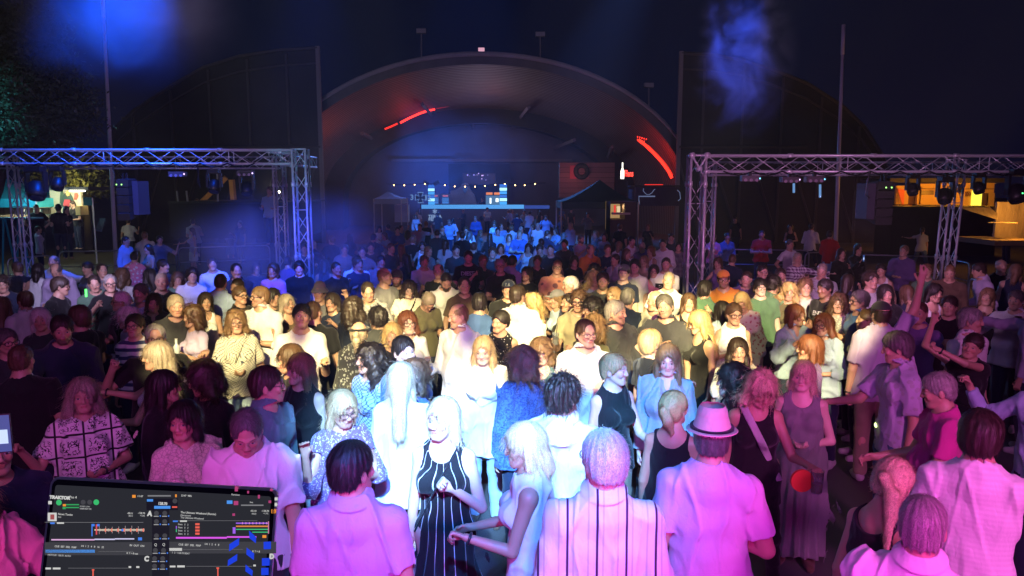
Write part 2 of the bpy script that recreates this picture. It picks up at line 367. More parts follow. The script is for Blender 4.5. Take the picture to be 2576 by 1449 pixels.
def hair_fn(s, S, kind):
    seed = s['seed'] % 19; hs = S['hs']
    th = {'buzz': .004, 'short': .013, 'thick': .020, 'curly': .030, 'ring': .007, 'thin': .007, 'long': .017, 'bob': .020, 'bobcurl': .034, 'wavy': .024, 'longcurl': .034, 'pony': .010, 'bun': .011, 'spiky': .018, 'braid': .012}[kind]
    th *= s.get('ht', 1.) * .88
    bangs = s.get('bangs', 0)
    def fn(P, m):
        Q = hframe(P, S); m2 = m / hs
        F = Fld(Q, m2)
        F.el((0, .016, .036), (.074 + th, .094 + th, .086 + th))
        F.el((0, .05, -.01), (.066 + th, .05 + th, .07 + th), .02)
        d = F.D
        long_ = kind in ('long', 'wavy', 'longcurl', 'bob', 'bobcurl')
        x, y, z = Q[:, 0], Q[:, 1], Q[:, 2]
        if not long_:
            nap = -.085 if kind in ('thick', 'curly') else -.07
            lim = np.interp(y, [-.06, -.02, .02, .06, .12], [.03, -.012, -.022, -.06, nap]).astype(Q.dtype)
            if kind in ('pony', 'bun', 'braid'): lim = np.interp(y, [-.06, -.01, .04, .12], [.03, .0, -.055, -.07]).astype(Q.dtype)
            d = smax(d, (lim - z), .008)
            E = Fld(Q, m2)
            for sd in (-1, 1): E.el((sd * .082, .012, -.016), (.02, .022, .034))
            d = smax(d, -E.D, .004)
        hl = {'ring': .15, 'thin': .090}.get(kind, .080 + .010 * (seed % 3) / 2 - bangs * .045)
        G = Fld(Q, 1.)
        G.el((.012 * ((seed % 3) - 1) * (kind != 'buzz'), -.125, -.03), (.070 + s.get('part', 0) * .006, .088, .03 + hl))
        if s.get('part'): G.rc((.012, -.10, .10), (.008, -.02, .150), .014, .006)
        if long_: G.el((0, -.125, -.09), (.066, .090, .10))
        if kind == 'ring': G.el((0, -.02, .125), (.062, .085, .075)); G.el((0, .03, .12), (.05, .07, .05))
        if kind == 'thin': G.el((0, -.105, .055), (.060, .062, .058))
        L = s.get('hl', {'long': .30, 'wavy': .24, 'longcurl': .27, 'bob': .13, 'bobcurl': .12}.get(kind, 0))
        if long_:
            C = Fld(Q, m2); wdt = {'long': .0, 'bob': .0, 'wavy': .014, 'longcurl': .03, 'bobcurl': .016}[kind]
            for sd in (-1, 1):
                C.rc((sd * .066, .012, .02), (sd * (.074 + wdt), .018, -.10), .024 + th * .4, .026 + wdt, .02)
                if L > .12: C.rc((sd * (.074 + wdt), .018, -.10), (sd * (.082 + wdt), -.012 if s.get('hfront') else .045, -L + .03), .026 + wdt, .022 + wdt * .6, .02)
                if s.get('hfront'): C.rc((sd * .080, .0, -.06), (sd * .088, -.07, -L + .03), .026 + wdt * .5, .022, .03)
            C.rc((0, .06, .02), (0, .078, -.08), .066 + wdt, .060 + wdt, .03)
            if L > .12: C.rc((0, .078, -.08), (0, .112, -L + .03), .060 + wdt, .045 + wdt * .5, .03)
            d = smin(d, C.D, .02)
        d = smax(d, -G.D, .008)
        amp, fr = {'curly': (.006, 75), 'bobcurl': (.007, 60), 'longcurl': (.008, 50), 'wavy': (.004, 40), 'spiky': (.005, 90)}.get(kind, (.0016, 70))
        az = 1 if 'curl' in kind else (.16 if long_ else .4)
        nn = wob(Q, fr, seed, 5, (1, 1, az)) + .5 * wob(Q, fr * 2.1, seed + 5, 4, (1, 1, az))
        an = np.arctan2(x, y + .01)
        if 'curl' not in kind: nn = nn + .8 * np.sin(an * 22 + z * 8 + wob(Q, 12, seed, 3) * 2.5)
        d = d - (amp * nn).astype(Q.dtype) * (d < .05)
        if kind in ('pony', 'braid'):
            T = Fld(Q, m2); q = s.get('tail', (0, .0)); LL = s.get('hl', .2)
            T.rc((0, .10, .035), (0, .128, .02), .018, .022, .01); T.rc((0, .128, .02), (q[0], .12, -.05), .024, .03, .02); T.rc((q[0], .12, -.05), (q[0] * 1.6, .10, -LL), .03, .012, .02)
            d = smin(d, T.D - (.004 * wob(Q, 75, seed, 4, (1, 1, .2 if kind == 'pony' else 1))).astype(Q.dtype), .006)
        if kind == 'bun':
            T = Fld(Q, m2); T.el((0, .112, .05), (.034, .03, .032)); d = smin(d, T.D - (.003 * wob(Q, 80, seed, 4)).astype(Q.dtype), .008)
        if s.get('hat'): d = np.maximum(d, z - .052)
        if long_: d = np.maximum(d, -L - .02 + .012 * np.sin(x * 60 + seed) - z)
        return (d * hs).astype(P.dtype)
    return fn
def hat_fn(s, S, kind):
    def fn(P, m):
        Q = hframe(P, S); F = Fld(Q, m)
        if kind == 'cap':
            F.el((0, .016, .04), (.089, .109, .096)); F.D = np.maximum(F.D, .045 - Q[:, 2] - .12 * Q[:, 1])
            B = Fld(Q, m); B.el((0, -.105, .052), (.072, .075, .010), R=rotx(math.radians(-14))); F.D = smin(F.D, B.D, .006)
        elif kind == 'cap_back':
            F.el((0, .016, .04), (.089, .109, .096)); F.D = np.maximum(F.D, .05 - Q[:, 2] + .10 * Q[:, 1])
        elif kind == 'bucket':
            F.rc((0, .015, .05), (0, .015, .09), .092, .078); B = Fld(Q, m); B.rc((0, .015, .03), (0, .015, .045), .118, .10); B.D = np.maximum(B.D, .012 - Q[:, 2]); B.D = np.maximum(B.D, Q[:, 2] - .06); F.D = smin(F.D, B.D, .01); F.D = np.maximum(F.D, .012 - Q[:, 2])
        elif kind == 'fedora':
            r = np.hypot(Q[:, 0], (Q[:, 1] - .015) / 1.18)
            F.rc((0, .015, .045), (0, .015, .118), .094, .072, sq=1.15, y0=.015)
            F.el((0, -.0, .200), (.018, .075, .030), .035, op=-1)
            F.D = np.maximum(F.D, .035 - Q[:, 2])
            zb = .045 + 2.2 * np.clip(r - .11, 0, 1) ** 2 * 4 - .010 * np.cos(np.arctan2(Q[:, 0], -Q[:, 1]))
            B = np.maximum(np.abs(Q[:, 2] - zb) - .0035, r - .120) 
            F.D = smin(F.D, B.astype(Q.dtype), .008)
        elif kind == 'band':
            r = np.hypot(Q[:, 0], (Q[:, 1] - .015) / 1.15)
            F.D = np.maximum(np.maximum(r - .103, .048 - Q[:, 2]), Q[:, 2] - .066)
        return (F.D * S['hs']).astype(P.dtype)
    return fn
def strap_fn(s, S, sd, wd=.02):
    h = S['h']; n = unit(V3(sd * .62, 0, .62)); c = V3(sd * .045 * h, 0, .83 * h); nn = unit(np.cross(unit(V3(sd * .62, 0, 1.) ), V3(0, 1, 0)))
    a = V3(sd * .055 * h, 0, .84 * h); b = V3(-sd * .085 * h, 0, .56 * h); dr = unit(b - a); nn = V3(dr[2], 0, -dr[0])
    def fn(P, m):
        F = Fld(P, m); torso(F, S, .026)
        q = (P - a.astype(P.dtype)) @ nn.astype(P.dtype)
        d = np.maximum(F.D, np.abs(q) - wd)
        return np.maximum(d, .53 * h - P[:, 2]).astype(P.dtype)
    return fn
def tube_np(pts, r, n=6, closed=False):
    pts = [np.asarray(p, float) for p in pts]; V = []; N = len(pts); up = None
    for i, p in enumerate(pts):
        a = pts[(i - 1) % N] if (closed or i > 0) else p; b = pts[(i + 1) % N] if (closed or i < N - 1) else p
        t = unit(b - a)
        if up is None: up = unit(np.cross(t, V3(.3, .2, 1)))
        up = unit(up - t * (up @ t)); w = np.cross(t, up)
        rr = r[i] if hasattr(r, '__len__') else r
        for k in range(n):
            an = 2 * math.pi * k / n; V.append(p + (up * math.cos(an) + w * math.sin(an)) * rr)
    F = []
    for i in range(N if closed else N - 1):
        for k in range(n):
            j = (i + 1) % N; F.append((i * n + k, i * n + (k + 1) % n, j * n + (k + 1) % n, j * n + k))
    return np.array(V), np.array(F)
def join_np(L):
    V, F, o = [], [], 0
    for v, f in L: V.append(v); F.append(f + o); o += len(v)
    return np.concatenate(V), np.concatenate(F)
def glasses_np(S, thick=.0022):
    L = []
    for sd in (-1, 1):
        ring = []
        for k in range(14):
            a = 2 * math.pi * k / 14; ca, sa = math.cos(a), math.sin(a)
            ring.append((sd * .034 + .027 * np.sign(ca) * abs(ca) ** .7, -.099 + .012 * ((sd * .034 + .027 * ca) / .06) ** 2, .002 + .019 * np.sign(sa) * abs(sa) ** .7))
        L.append(tube_np(ring, thick, 5, True))
        L.append(tube_np([(sd * .061, -.088, .008), (sd * .076, -.03, .008), (sd * .080, .012, .004), (sd * .078, .03, -.012)], thick, 5))
    L.append(tube_np([(-.008, -.099, .006), (0, -.103, .008), (.008, -.099, .006)], thick, 5))
    v, f = join_np(L)
    return v * S['hs'] @ S['HR'].T + S['hc'], f

def shoe_fn(S, sd):
    an = S['an%d' % sd]
    def fn(P, m):
        F = Fld(P, m); F.rc(an + V3(0, .03, -.03), an + V3(sd * .012, -.06, -.036), .046, .042, .03, op=1); F.rc(an + V3(sd * .012, -.06, -.036), an + V3(sd * .024, -.145, -.045), .042, .034, .03)
        F.rc(an, an + V3(0, 0, .02), .045, .042, .02)
        d = np.maximum(F.D, (an[2] - .078) - P[:, 2]); return np.maximum(d, P[:, 2] - (an[2] + .03)).astype(P.dtype)
    return fn

def strands(s, S, kind, v, N, wd):
    """fine ribbons that follow the hair surface, head to ends"""
    fn = hair_fn(s, S, kind); rs = np.random.RandomState(s['seed']); P = v[rs.randint(len(v), size=N)].astype(np.float32) + rs.normal(size=(N, 3)).astype(np.float32) * .003
    long_ = kind in ('long', 'wavy', 'longcurl', 'bob', 'bobcurl'); curl = {'longcurl': .9, 'bobcurl': 1., 'curly': 1.2, 'wavy': .5, 'spiky': .7, 'thick': .25}.get(kind, .12)
    L = {'short': .03, 'thick': .045, 'spiky': .035, 'curly': .04, 'ring': .02, 'thin': .035, 'buzz': .01, 'pony': .06, 'bun': .05, 'braid': .05}.get(kind, .11) * rs.uniform(.6, 1.3, (N, 1)).astype(np.float32)
    wh = (S['hc'] + S['HR'] @ V3(0, .03, .14)).astype(np.float32); back = (S['HR'] @ V3(0, 1, -.1)).astype(np.float32); dn = np.array([0, 0, -1], np.float32); K = 5; rows = []; lift = rs.uniform(.0008, .0042, (N, 1)).astype(np.float32); fly = (rs.uniform(0, 1, (N, 1)) ** 3 * (.0045 if kind in ('spiky', 'curly', 'bobcurl', 'longcurl') else (.0026 if long_ else .0011))).astype(np.float32)
    for k in range(K + 1):
        e = .004; d0 = fn(P, .03); n = np.stack([fn(P + np.array(a, np.float32) * e, .03) - d0 for a in ((1,0,0),(0,1,0),(0,0,1))], 1); n /= np.linalg.norm(n, axis=1)[:, None] + 1e-6
        d0 = np.clip(d0, -.012, .012); P = P - n * (d0[:, None] - lift - fly * k * k * .5)
        if kind in ('pony', 'bun', 'braid'):
            g = back + dn * .15 if kind != 'x' else back; near = ((P - (S['hc'] + S['HR'] @ V3(0, .12, .0)).astype(np.float32)) ** 2).sum(1) < .05 ** 2; g = np.where(((P - S['hc'].astype(np.float32)) @ S['HR'].astype(np.float32))[:, 1:2] > .11, dn, g)
        else:
            r = P - wh; r /= np.linalg.norm(r, axis=1)[:, None] + 1e-6; g = r + dn * .7
        a = np.stack([wob(P, 55, s['seed'] % 11 + q, 3) for q in range(3)], 1) * curl; g = g + a + rs.normal(size=(N, 3)) * (.15 if long_ else .10)
        t = g - n * (g * n).sum(1)[:, None]; t /= np.linalg.norm(t, axis=1)[:, None] + 1e-6
        w = np.cross(n, t) * (wd * (1 - .75 * k / K)); rows.append((P - w, P + w)); P = (P + t * L / K + n * (fly * k)).astype(np.float32)
    V = np.stack([q for r in rows for q in r], 1).reshape(-1, 3); b = np.arange(N)[:, None, None] * (2 * (K + 1)); i = np.arange(K)[None, :, None] * 2; F = (b + i + np.array([0, 1, 3, 2])[None, None, :]).reshape(-1, 4)
    return V, F, np.repeat(rs.normal(size=(N, 3)) * .045, 2 * (K + 1), 0)

# ------------------------------------------------------------------ materials
MAT = {}
class NT:
    def __init__(s, name):
        s.m = bpy.data.materials.new(name); s.m.use_nodes = True; s.t = s.m.node_tree; s.N = s.t.nodes; s.b = s.N['Principled BSDF']
    def n(s, ty, **k):
        o = s.N.new(ty)
        for a, v in k.items():
            if a.startswith('i_'):
                key = a[2:]; key = int(key) if key.isdigit() else key.replace('_', ' ')
                s.put(o.inputs[key], v)
            else: setattr(o, a, v)
        return o
    def put(s, sock, v):
        if isinstance(v, bpy.types.NodeSocket): s.t.links.new(v, sock)
        elif isinstance(v, bpy.types.Node): s.t.links.new(v.outputs[0], sock)
        else:
            if hasattr(sock.default_value, '__len__') and not hasattr(v, '__len__'): v = (v,) * len(sock.default_value)
            if hasattr(sock.default_value, '__len__') and len(sock.default_value) == 4 and len(v) == 3: v = tuple(v) + (1,)
            sock.default_value = v
    def mth(s, op, a, b=None, c=None, clamp=False):
        o = s.N.new('ShaderNodeMath'); o.operation = op; o.use_clamp = clamp; s.put(o.inputs[0], a)
        if b is not None: s.put(o.inputs[1], b)
        if c is not None: s.put(o.inputs[2], c)
        return o.outputs[0]
    def mix(s, f, a, b, mode='MIX'):
        o = s.N.new('ShaderNodeMix'); o.data_type = 'RGBA'; o.blend_type = mode
        s.put(o.inputs[0], f); s.put(o.inputs[6], a); s.put(o.inputs[7], b); return o.outputs[2]
    def vm(s, op, a, b=None):
        o = s.N.new('ShaderNodeVectorMath'); o.operation = op; s.put(o.inputs[0], a)
        if b is not None: s.put(o.inputs[1], b)
        return o.outputs['Value'] if op in ('LENGTH', 'DISTANCE', 'DOT_PRODUCT') else o.outputs[0]
    def noise(s, vec, sc, det=2., rough=.5, col=False):
        o = s.n('ShaderNodeTexNoise', i_Vector=vec, i_Scale=sc, i_Detail=det, i_Roughness=rough); return o.outputs[1 if col else 0]
    def ramp(s, f, a, b):
        o = s.n('ShaderNodeMapRange', interpolation_type='SMOOTHSTEP'); s.put(o.inputs[0], f); s.put(o.inputs[1], a); s.put(o.inputs[2], b); return o.outputs[0]
    def bump(s, h, st=.3, dist=.01):
        o = s.n('ShaderNodeBump', i_Height=h, i_Strength=st, i_Distance=dist); s.t.links.new(o.outputs[0], s.b.inputs['Normal'])
    def col(s, v): s.put(s.b.inputs['Base Color'], v)
    def set(s, **k):
        for a, v in k.items(): s.put(s.b.inputs[a.replace('_', ' ')], v)
def std(name, col, rough=.6, metal=0., noise=0., nsc=8., bump=0., emis=None, es=0.):
    if name in MAT: return MAT[name]
    t = NT(name); t.set(Roughness=rough, Metallic=metal)
    if noise > 0 or bump > 0:
        co = t.n('ShaderNodeTexCoord').outputs['Object']; f = t.noise(co, nsc, 5., .6)
        k = t.mth('MULTIPLY_ADD', f, 2 * noise, 1 - noise)
        t.col(t.mix(1., col, t.n('ShaderNodeCombineColor', i_0=k, i_1=k, i_2=k).outputs[0], 'MULTIPLY'))
        if bump: t.bump(f, bump, .02)
    else: t.col(col)
    if emis: t.set(Emission_Color=emis, Emission_Strength=es)
    MAT[name] = t.m; return t.m
def skin_mat():
    t = NT('skin'); oc = t.n('ShaderNodeObjectInfo').outputs['Color']; al = t.n('ShaderNodeObjectInfo').outputs['Alpha']
    hp = t.n('ShaderNodeAttribute', attribute_name='hp').outputs['Vector']
    sx = t.n('ShaderNodeSeparateXYZ', i_0=hp); ax = t.mth('ABSOLUTE', sx.outputs[0]); y, z = sx.outputs[1], sx.outputs[2]
    hv = t.n('ShaderNodeCombineXYZ', i_0=ax, i_1=y, i_2=z).outputs[0]
    def blob(c, r, e0=.8, e1=1.15):
        d = t.vm('LENGTH', t.vm('DIVIDE', t.vm('SUBTRACT', hv, c), r)); o = t.ramp(d, e0, e1); return t.mth('SUBTRACT', 1., o)
    co = t.n('ShaderNodeTexCoord').outputs['Object']
    base = t.mix(t.mth('MULTIPLY', t.noise(co, 14, 3), .5), oc, t.mix(1., oc, (.86, .72, .66), 'MULTIPLY'))
    base = t.mix(t.mth('MULTIPLY', blob((.040, -.075, -.022), (.026, .04, .022), .3, 1.3), .45), base, t.mix(1., oc, (1.05, .68, .62), 'MULTIPLY'))
    # stubble / beard: object alpha 1 none .. 0 full beard
    bd = t.mth('MULTIPLY', t.mth('MAXIMUM', blob((0, -.07, -.085), (.06, .05, .042), .75, 1.15), blob((.052, -.02, -.06), (.03, .05, .04), .7, 1.2)), t.mth('SUBTRACT', 1., al))
    base = t.mix(bd, base, (.035, .024, .018))
    base = t.mix(t.mth('MULTIPLY', blob((0, -.092, -.055), (.022, .03, .0095)), .6), base, t.mix(1., oc, (.82, .36, .36), 'MULTIPLY'))
    base = t.mix(t.mth('MULTIPLY', blob((0, -.096, -.055), (.018, .03, .0016)), .55), base, (.06, .02, .02))
    base = t.mix(t.mth('MULTIPLY', blob((.031, -.086, .0285), (.019, .04, .0040)), .6), base, (.05, .032, .022))
    base = t.mix(t.mth('MULTIPLY', blob((.031, -.086, .0115), (.015, .03, .0022)), .45), base, (.07, .04, .03))
    base = t.mix(blob((.031, -.086, .004), (.0130, .02, .0050)), base, (.45, .43, .42))
    base = t.mix(blob((.031, -.086, .0045), (.0062, .02, .0062)), base, (.025, .02, .018))
    base = t.mix(t.mth('MULTIPLY', blob((.0085, -.108, -.036), (.0045, .01, .003)), .5), base, (.08, .03, .03))
    t.col(base); t.set(Roughness=.46, Specular_IOR_Level=.5)
    t.bump(t.noise(co, 180, 2), .08, .003); return t.m
def hair_mat():
    t = NT('hair'); oc = t.n('ShaderNodeObjectInfo').outputs['Color']
    hp = t.n('ShaderNodeAttribute', attribute_name='hp').outputs['Vector']; sx = t.n('ShaderNodeSeparateXYZ', i_0=hp)
    an = t.mth('ARCTAN2', sx.outputs[0], t.mth('ADD', sx.outputs[1], .012))
    dw = t.noise(hp, 26, 2); 
    v = t.n('ShaderNodeCombineXYZ', i_0=t.mth('MULTIPLY_ADD', dw, .5, t.mth('MULTIPLY', an, 1.)), i_1=t.mth('MULTIPLY', sx.outputs[2], 2.2), i_2=0.).outputs[0]
    f = t.noise(v, 44, 4, .65); g = t.noise(v, 7, 3)
    k = t.ramp(t.mth('ADD', t.mth('MULTIPLY', f, .7), t.mth('MULTIPLY', g, .3)), .33, .66)
    dark = t.mix(1., oc, (.32, .29, .27), 'MULTIPLY'); lite = t.mix(1., t.mix(1., oc, (.012, .010, .009), 'ADD'), (1.6, 1.5, 1.4), 'MULTIPLY')
    t.col(t.mix(k, dark, lite)); t.set(Roughness=.42, Specular_IOR_Level=.45); t.bump(f, .35, .006); return t.m
def cloth_mat(pat=None, c2=(.02,.02,.02), sc=1.):
    key = ('cloth', pat, c2, sc)
    if key in MAT: return MAT[key]
    t = NT('cloth' if not pat else 'cloth_' + pat.split('_')[0]); oc = t.n('ShaderNodeObjectInfo').outputs['Color']
    co = t.n('ShaderNodeTexCoord').outputs['Object']; s = t.n('ShaderNodeSeparateXYZ', i_0=co); x, y, z = s.outputs
    f = t.noise(co, 9, 3); base = t.mix(t.mth('MULTIPLY', f, .35), oc, t.mix(1., oc, (.72,) * 3, 'MULTIPLY')); c2 = tuple(c2)
    if pat == 'stripes_v':
        w = t.mth('SINE', t.mth('MULTIPLY', x, 2 * math.pi * sc)); w2 = t.mth('SINE', t.mth('MULTIPLY_ADD', x, 4 * math.pi * sc, 1.)); base = t.mix(t.mth('MULTIPLY', t.ramp(w2, .9, .96), .25), base, c2); base = t.mix(t.ramp(w, .955, .98), base, c2)
    elif pat == 'stripes_h':
        w = t.mth('SINE', t.mth('MULTIPLY', z, 2 * math.pi * sc)); base = t.mix(t.ramp(w, -.05, .1), base, c2)
    elif pat == 'dots':
        v = t.n('ShaderNodeTexVoronoi', i_Vector=co, i_Scale=sc, i_Randomness=.25).outputs['Distance']; base = t.mix(t.ramp(v, .24, .19), base, c2)
    elif pat == 'check':
        a = t.ramp(t.mth('SINE', t.mth('MULTIPLY', t.mth('ADD', x, y), 2 * math.pi * sc)), -.1, .1); b = t.ramp(t.mth('SINE', t.mth('MULTIPLY', z, 2 * math.pi * sc)), -.1, .1)
        base = t.mix(t.mth('MULTIPLY', t.mth('ADD', a, b), .5), base, c2)
    elif pat == 'floral':
        d = t.noise(co, sc * .8, 3, col=True); v = t.vm('ADD', co, t.vm('MULTIPLY', d, (.05,) * 3))
        q = t.n('ShaderNodeTexVoronoi', i_Vector=v, i_Scale=sc, i_Randomness=1.).outputs['Distance']
        base = t.mix(t.ramp(q, .36, .30), base, c2)
    elif pat == 'leopard':
        q = t.noise(co, sc, 2.5, .6); r = t.noise(co, sc * .45, 2); base = t.mix(t.mth('MULTIPLY', t.ramp(t.mth('ABSOLUTE', t.mth('SUBTRACT', q, .5)), .05, .03), t.ramp(r, .35, .45)), base, c2)
    elif pat == 'maze':
        d = t.noise(co, sc * .16, 1.5, col=True); v = t.vm('ADD', co, t.vm('MULTIPLY', d, (.16,) * 3)); s2 = t.n('ShaderNodeSeparateXYZ', i_0=v)
        a = t.mth('SINE', t.mth('MULTIPLY', s2.outputs[0], 6.28 * sc)); b = t.mth('SINE', t.mth('MULTIPLY', s2.outputs[2], 6.28 * sc)); base = t.mix(t.ramp(t.mth('ABSOLUTE', t.mth('ADD', a, b)), .55, .35), base, c2)
    elif pat == 'tile':    # blocks framed in dark bands with leafy sprays inside
        gx = t.mth('PINGPONG', t.mth('ADD', x, .012), .085); gz = t.mth('PINGPONG', t.mth('ADD', z, .02), .072)
        g = t.mth('MAXIMUM', t.ramp(gx, .0075, .0055), t.ramp(gz, .0075, .0055))
        q = t.noise(co, sc, 2.2, .55); inn = t.mth('MULTIPLY', t.ramp(t.mth('ABSOLUTE', t.mth('SUBTRACT', q, .52)), .045, .03), t.mth('MULTIPLY', t.ramp(gx, .02, .03), t.ramp(gz, .018, .028)))
        base = t.mix(t.mth('MAXIMUM', g, inn), base, c2)
    elif pat == 'denim':
        q = t.noise(co, 60, 3); base = t.mix(t.mth('MULTIPLY', q, .6), base, t.mix(1., oc, (.5, .55, .62), 'MULTIPLY'))
    elif pat == 'lace':
        q = t.n('ShaderNodeTexVoronoi', i_Vector=co, i_Scale=sc, feature='DISTANCE_TO_EDGE').outputs['Distance']; base = t.mix(t.ramp(q, .02, .10), t.mix(1., oc, (.55,) * 3, 'MULTIPLY'), base)
    elif pat == 'mesh':    # sparkling / crocheted
        q = t.n('ShaderNodeTexVoronoi', i_Vector=co, i_Scale=sc).outputs['Distance']; base = t.mix(t.ramp(q, .2, .6), base, c2)
    elif pat == 'seams':   # dress panels: pale piping every few centimetres round the body
        an = t.mth('ARCTAN2', x, t.mth('ADD', t.mth('MULTIPLY', y, -1.), .0)); w = t.mth('PINGPONG', t.mth('ADD', an, .21), .21)
        base = t.mix(t.ramp(w, .020, .012), base, c2)
    t.col(base); t.set(Roughness=.85, Specular_IOR_Level=.2, Sheen_Weight=.15)
    w = t.noise(t.vm('MULTIPLY', co, (1, 1, .45)), 26, 3, .55); rd = t.mth('ABSOLUTE', t.mth('SUBTRACT', t.noise(t.vm('MULTIPLY', co, (1, 1, .6)), 13, 2.5, .55), .5)); rd = t.ramp(rd, 0., .07)
    t.bump(t.mth('ADD', t.mth('ADD', w, t.mth('MULTIPLY', rd, .13)), t.mth('MULTIPLY', t.noise(co, 400, 1), .10)), .30, .02)
    MAT[key] = t.m; return t.m
SKIN, HAIR = skin_mat(), hair_mat()

# ------------------------------------------------------------------ assembling a person
HC_COL = {'black': (.012,.010,.010), 'dark': (.030,.020,.015), 'brown': (.085,.048,.026), 'auburn': (.16,.055,.025), 'lbrown': (.20,.125,.065),
          'blond': (.48,.35,.17), 'lblond': (.66,.55,.36), 'ash': (.33,.29,.23), 'grey': (.30,.30,.30), 'dgrey': (.10,.10,.10), 'white': (.68,.68,.66), 'red': (.25,.07,.03)}
SK_COL = {'l': (.62,.40,.30), 'm': (.54,.33,.235), 'p': (.70,.50,.41), 'd': (.30,.165,.105), 't': (.46,.25,.16)}
C_ = {'white': (.78,.78,.78), 'cream': (.72,.68,.56), 'black': (.014,.014,.016), 'navy': (.02,.028,.06), 'char': (.045,.047,.052), 'grey': (.22,.22,.23), 'lgrey': (.45,.45,.47),
      'blue': (.07,.14,.36), 'lblue': (.35,.46,.66), 'teal': (.10,.20,.22), 'green': (.10,.20,.12), 'olive': (.13,.12,.065), 'brown': (.12,.08,.05), 'tan': (.40,.29,.18), 'orange': (.75,.28,.05),
      'salmon': (.80,.36,.24), 'red': (.55,.035,.03), 'pink': (.75,.25,.38), 'magenta': (.60,.05,.30), 'lilac': (.50,.42,.62), 'purple': (.16,.10,.26), 'denim': (.10,.16,.30), 'ldenim': (.38,.50,.64), 'khaki': (.30,.26,.17)}
TOPS = {  # name: thickness, sleeve, hem, neck, collar, flare, fold
 'tee': dict(t=.012, sl=.62, hem=.475, neck='crew', flare=.014, fold=.006), 'vtee': dict(t=.012, sl=.58, hem=.475, neck='v', flare=.014, fold=.006),
 'polo': dict(t=.012, sl=.66, hem=.47, neck='shirt', collar=1, flare=.014, fold=.006), 'shirt': dict(t=.014, sl=1.93, hem=.46, neck='shirt', collar=1, flare=.010, fold=.008),
 'sshirt': dict(t=.016, sl=.78, hem=.46, neck='shirt', collar=1, flare=.020, fold=.008), 'rolled': dict(t=.015, sl=1.25, hem=.46, neck='shirt', collar=1, flare=.012, fold=.008),
 'long': dict(t=.012, sl=1.9, hem=.475, neck='crew', flare=.008, fold=.006), 'blouse': dict(t=.018, sl=.75, hem=.46, neck='v', flare=.024, fold=.009), 'lblouse': dict(t=.018, sl=1.8, hem=.45, neck='v', flare=.022, fold=.010),
 'sleeveless': dict(t=.012, sl=0, hem=.47, neck='crew', flare=.012, fold=.006), 'tank': dict(t=.008, sl=0, hem=.47, neck='tank', flare=.006, fold=.004), 'strap': dict(t=.007, sl=0, hem=.47, neck='strap', flare=.006, fold=.004),
 'crop': dict(t=.009, sl=.18, hem=.60, neck='crew', flare=.010, fold=.004), 'jacket': dict(t=.024, sl=1.95, hem=.50, neck='open', collar=1, flare=.016, fold=.009),
 'dress': dict(t=.010, sl=.3, hem=.27, neck='scoop', flare=.01, fold=.006, skirt=.05), 'sdress': dict(t=.009, sl=0, hem=.25, neck='tank', flare=.01, fold=.005, skirt=.05),
 'ldress': dict(t=.014, sl=1.2, hem=.24, neck='v', flare=.022, fold=.008, skirt=.06), 'gdress': dict(t=.012, sl=0, hem=.07, neck='scoop', flare=.02, fold=.007, skirt=.035)}
LEGS = {'trousers': dict(kind='t', t=.010, hem=.04, flare=.012), 'jeans': dict(kind='t', t=.008, hem=.04, flare=.006), 'shorts': dict(kind='t', t=.018, hem=.29, flare=.03), 'skirt': dict(kind='skirt', t=.01, hem=.26), 'leggings': dict(kind='t', t=.004, hem=.04, flare=0), 'wide': dict(kind='t', t=.012, hem=.03, flare=.045)}
PEOPLE = []
def person(x, y, sex, top, tc, label, h=None, **k):
    s = dict(x=x, y=y, sex=sex, top=top, tc=tc, label=label, yaw=0, al='down', ar='down', hair='short' if sex == 'm' else 'long', hc='dark', sk='m', lc='navy', legs='jeans', beard=0)
    s.update(k)
    if len(PEOPLE) > 35 and 'al' not in k and 'ar' not in k:
        r = random.Random(int(x * 7 + y)); s['al'], s['ar'] = r.choice((('down', 'down'), ('loose', 'bent'), ('hold', 'down'), ('down', 'hold'), ('bent', 'bent'), ('fist', 'loose'), ('clap', 'clap'), ('belly', 'belly'), ('chest', 'down'), ('cross', 'cross'), ('loose', 'fist'), ('reach', 'bent')))
        if 'lean' not in k: s['lean'] = r.choice((0, 0, 3, 6, -3)); s['tilt'] = r.choice((0, 0, 4, -4))
    s['h'] = (h or (1.77 if sex == 'm' else 1.66)) * (.96 if y < 660 and 'yy' not in k else 1.); s['seed'] = len(PEOPLE) * 7 + 3
    PEOPLE.append(s); return s
def bounds(S, pts, pad):
    A = np.array(pts); return A.min(0) - pad, A.max(0) + pad
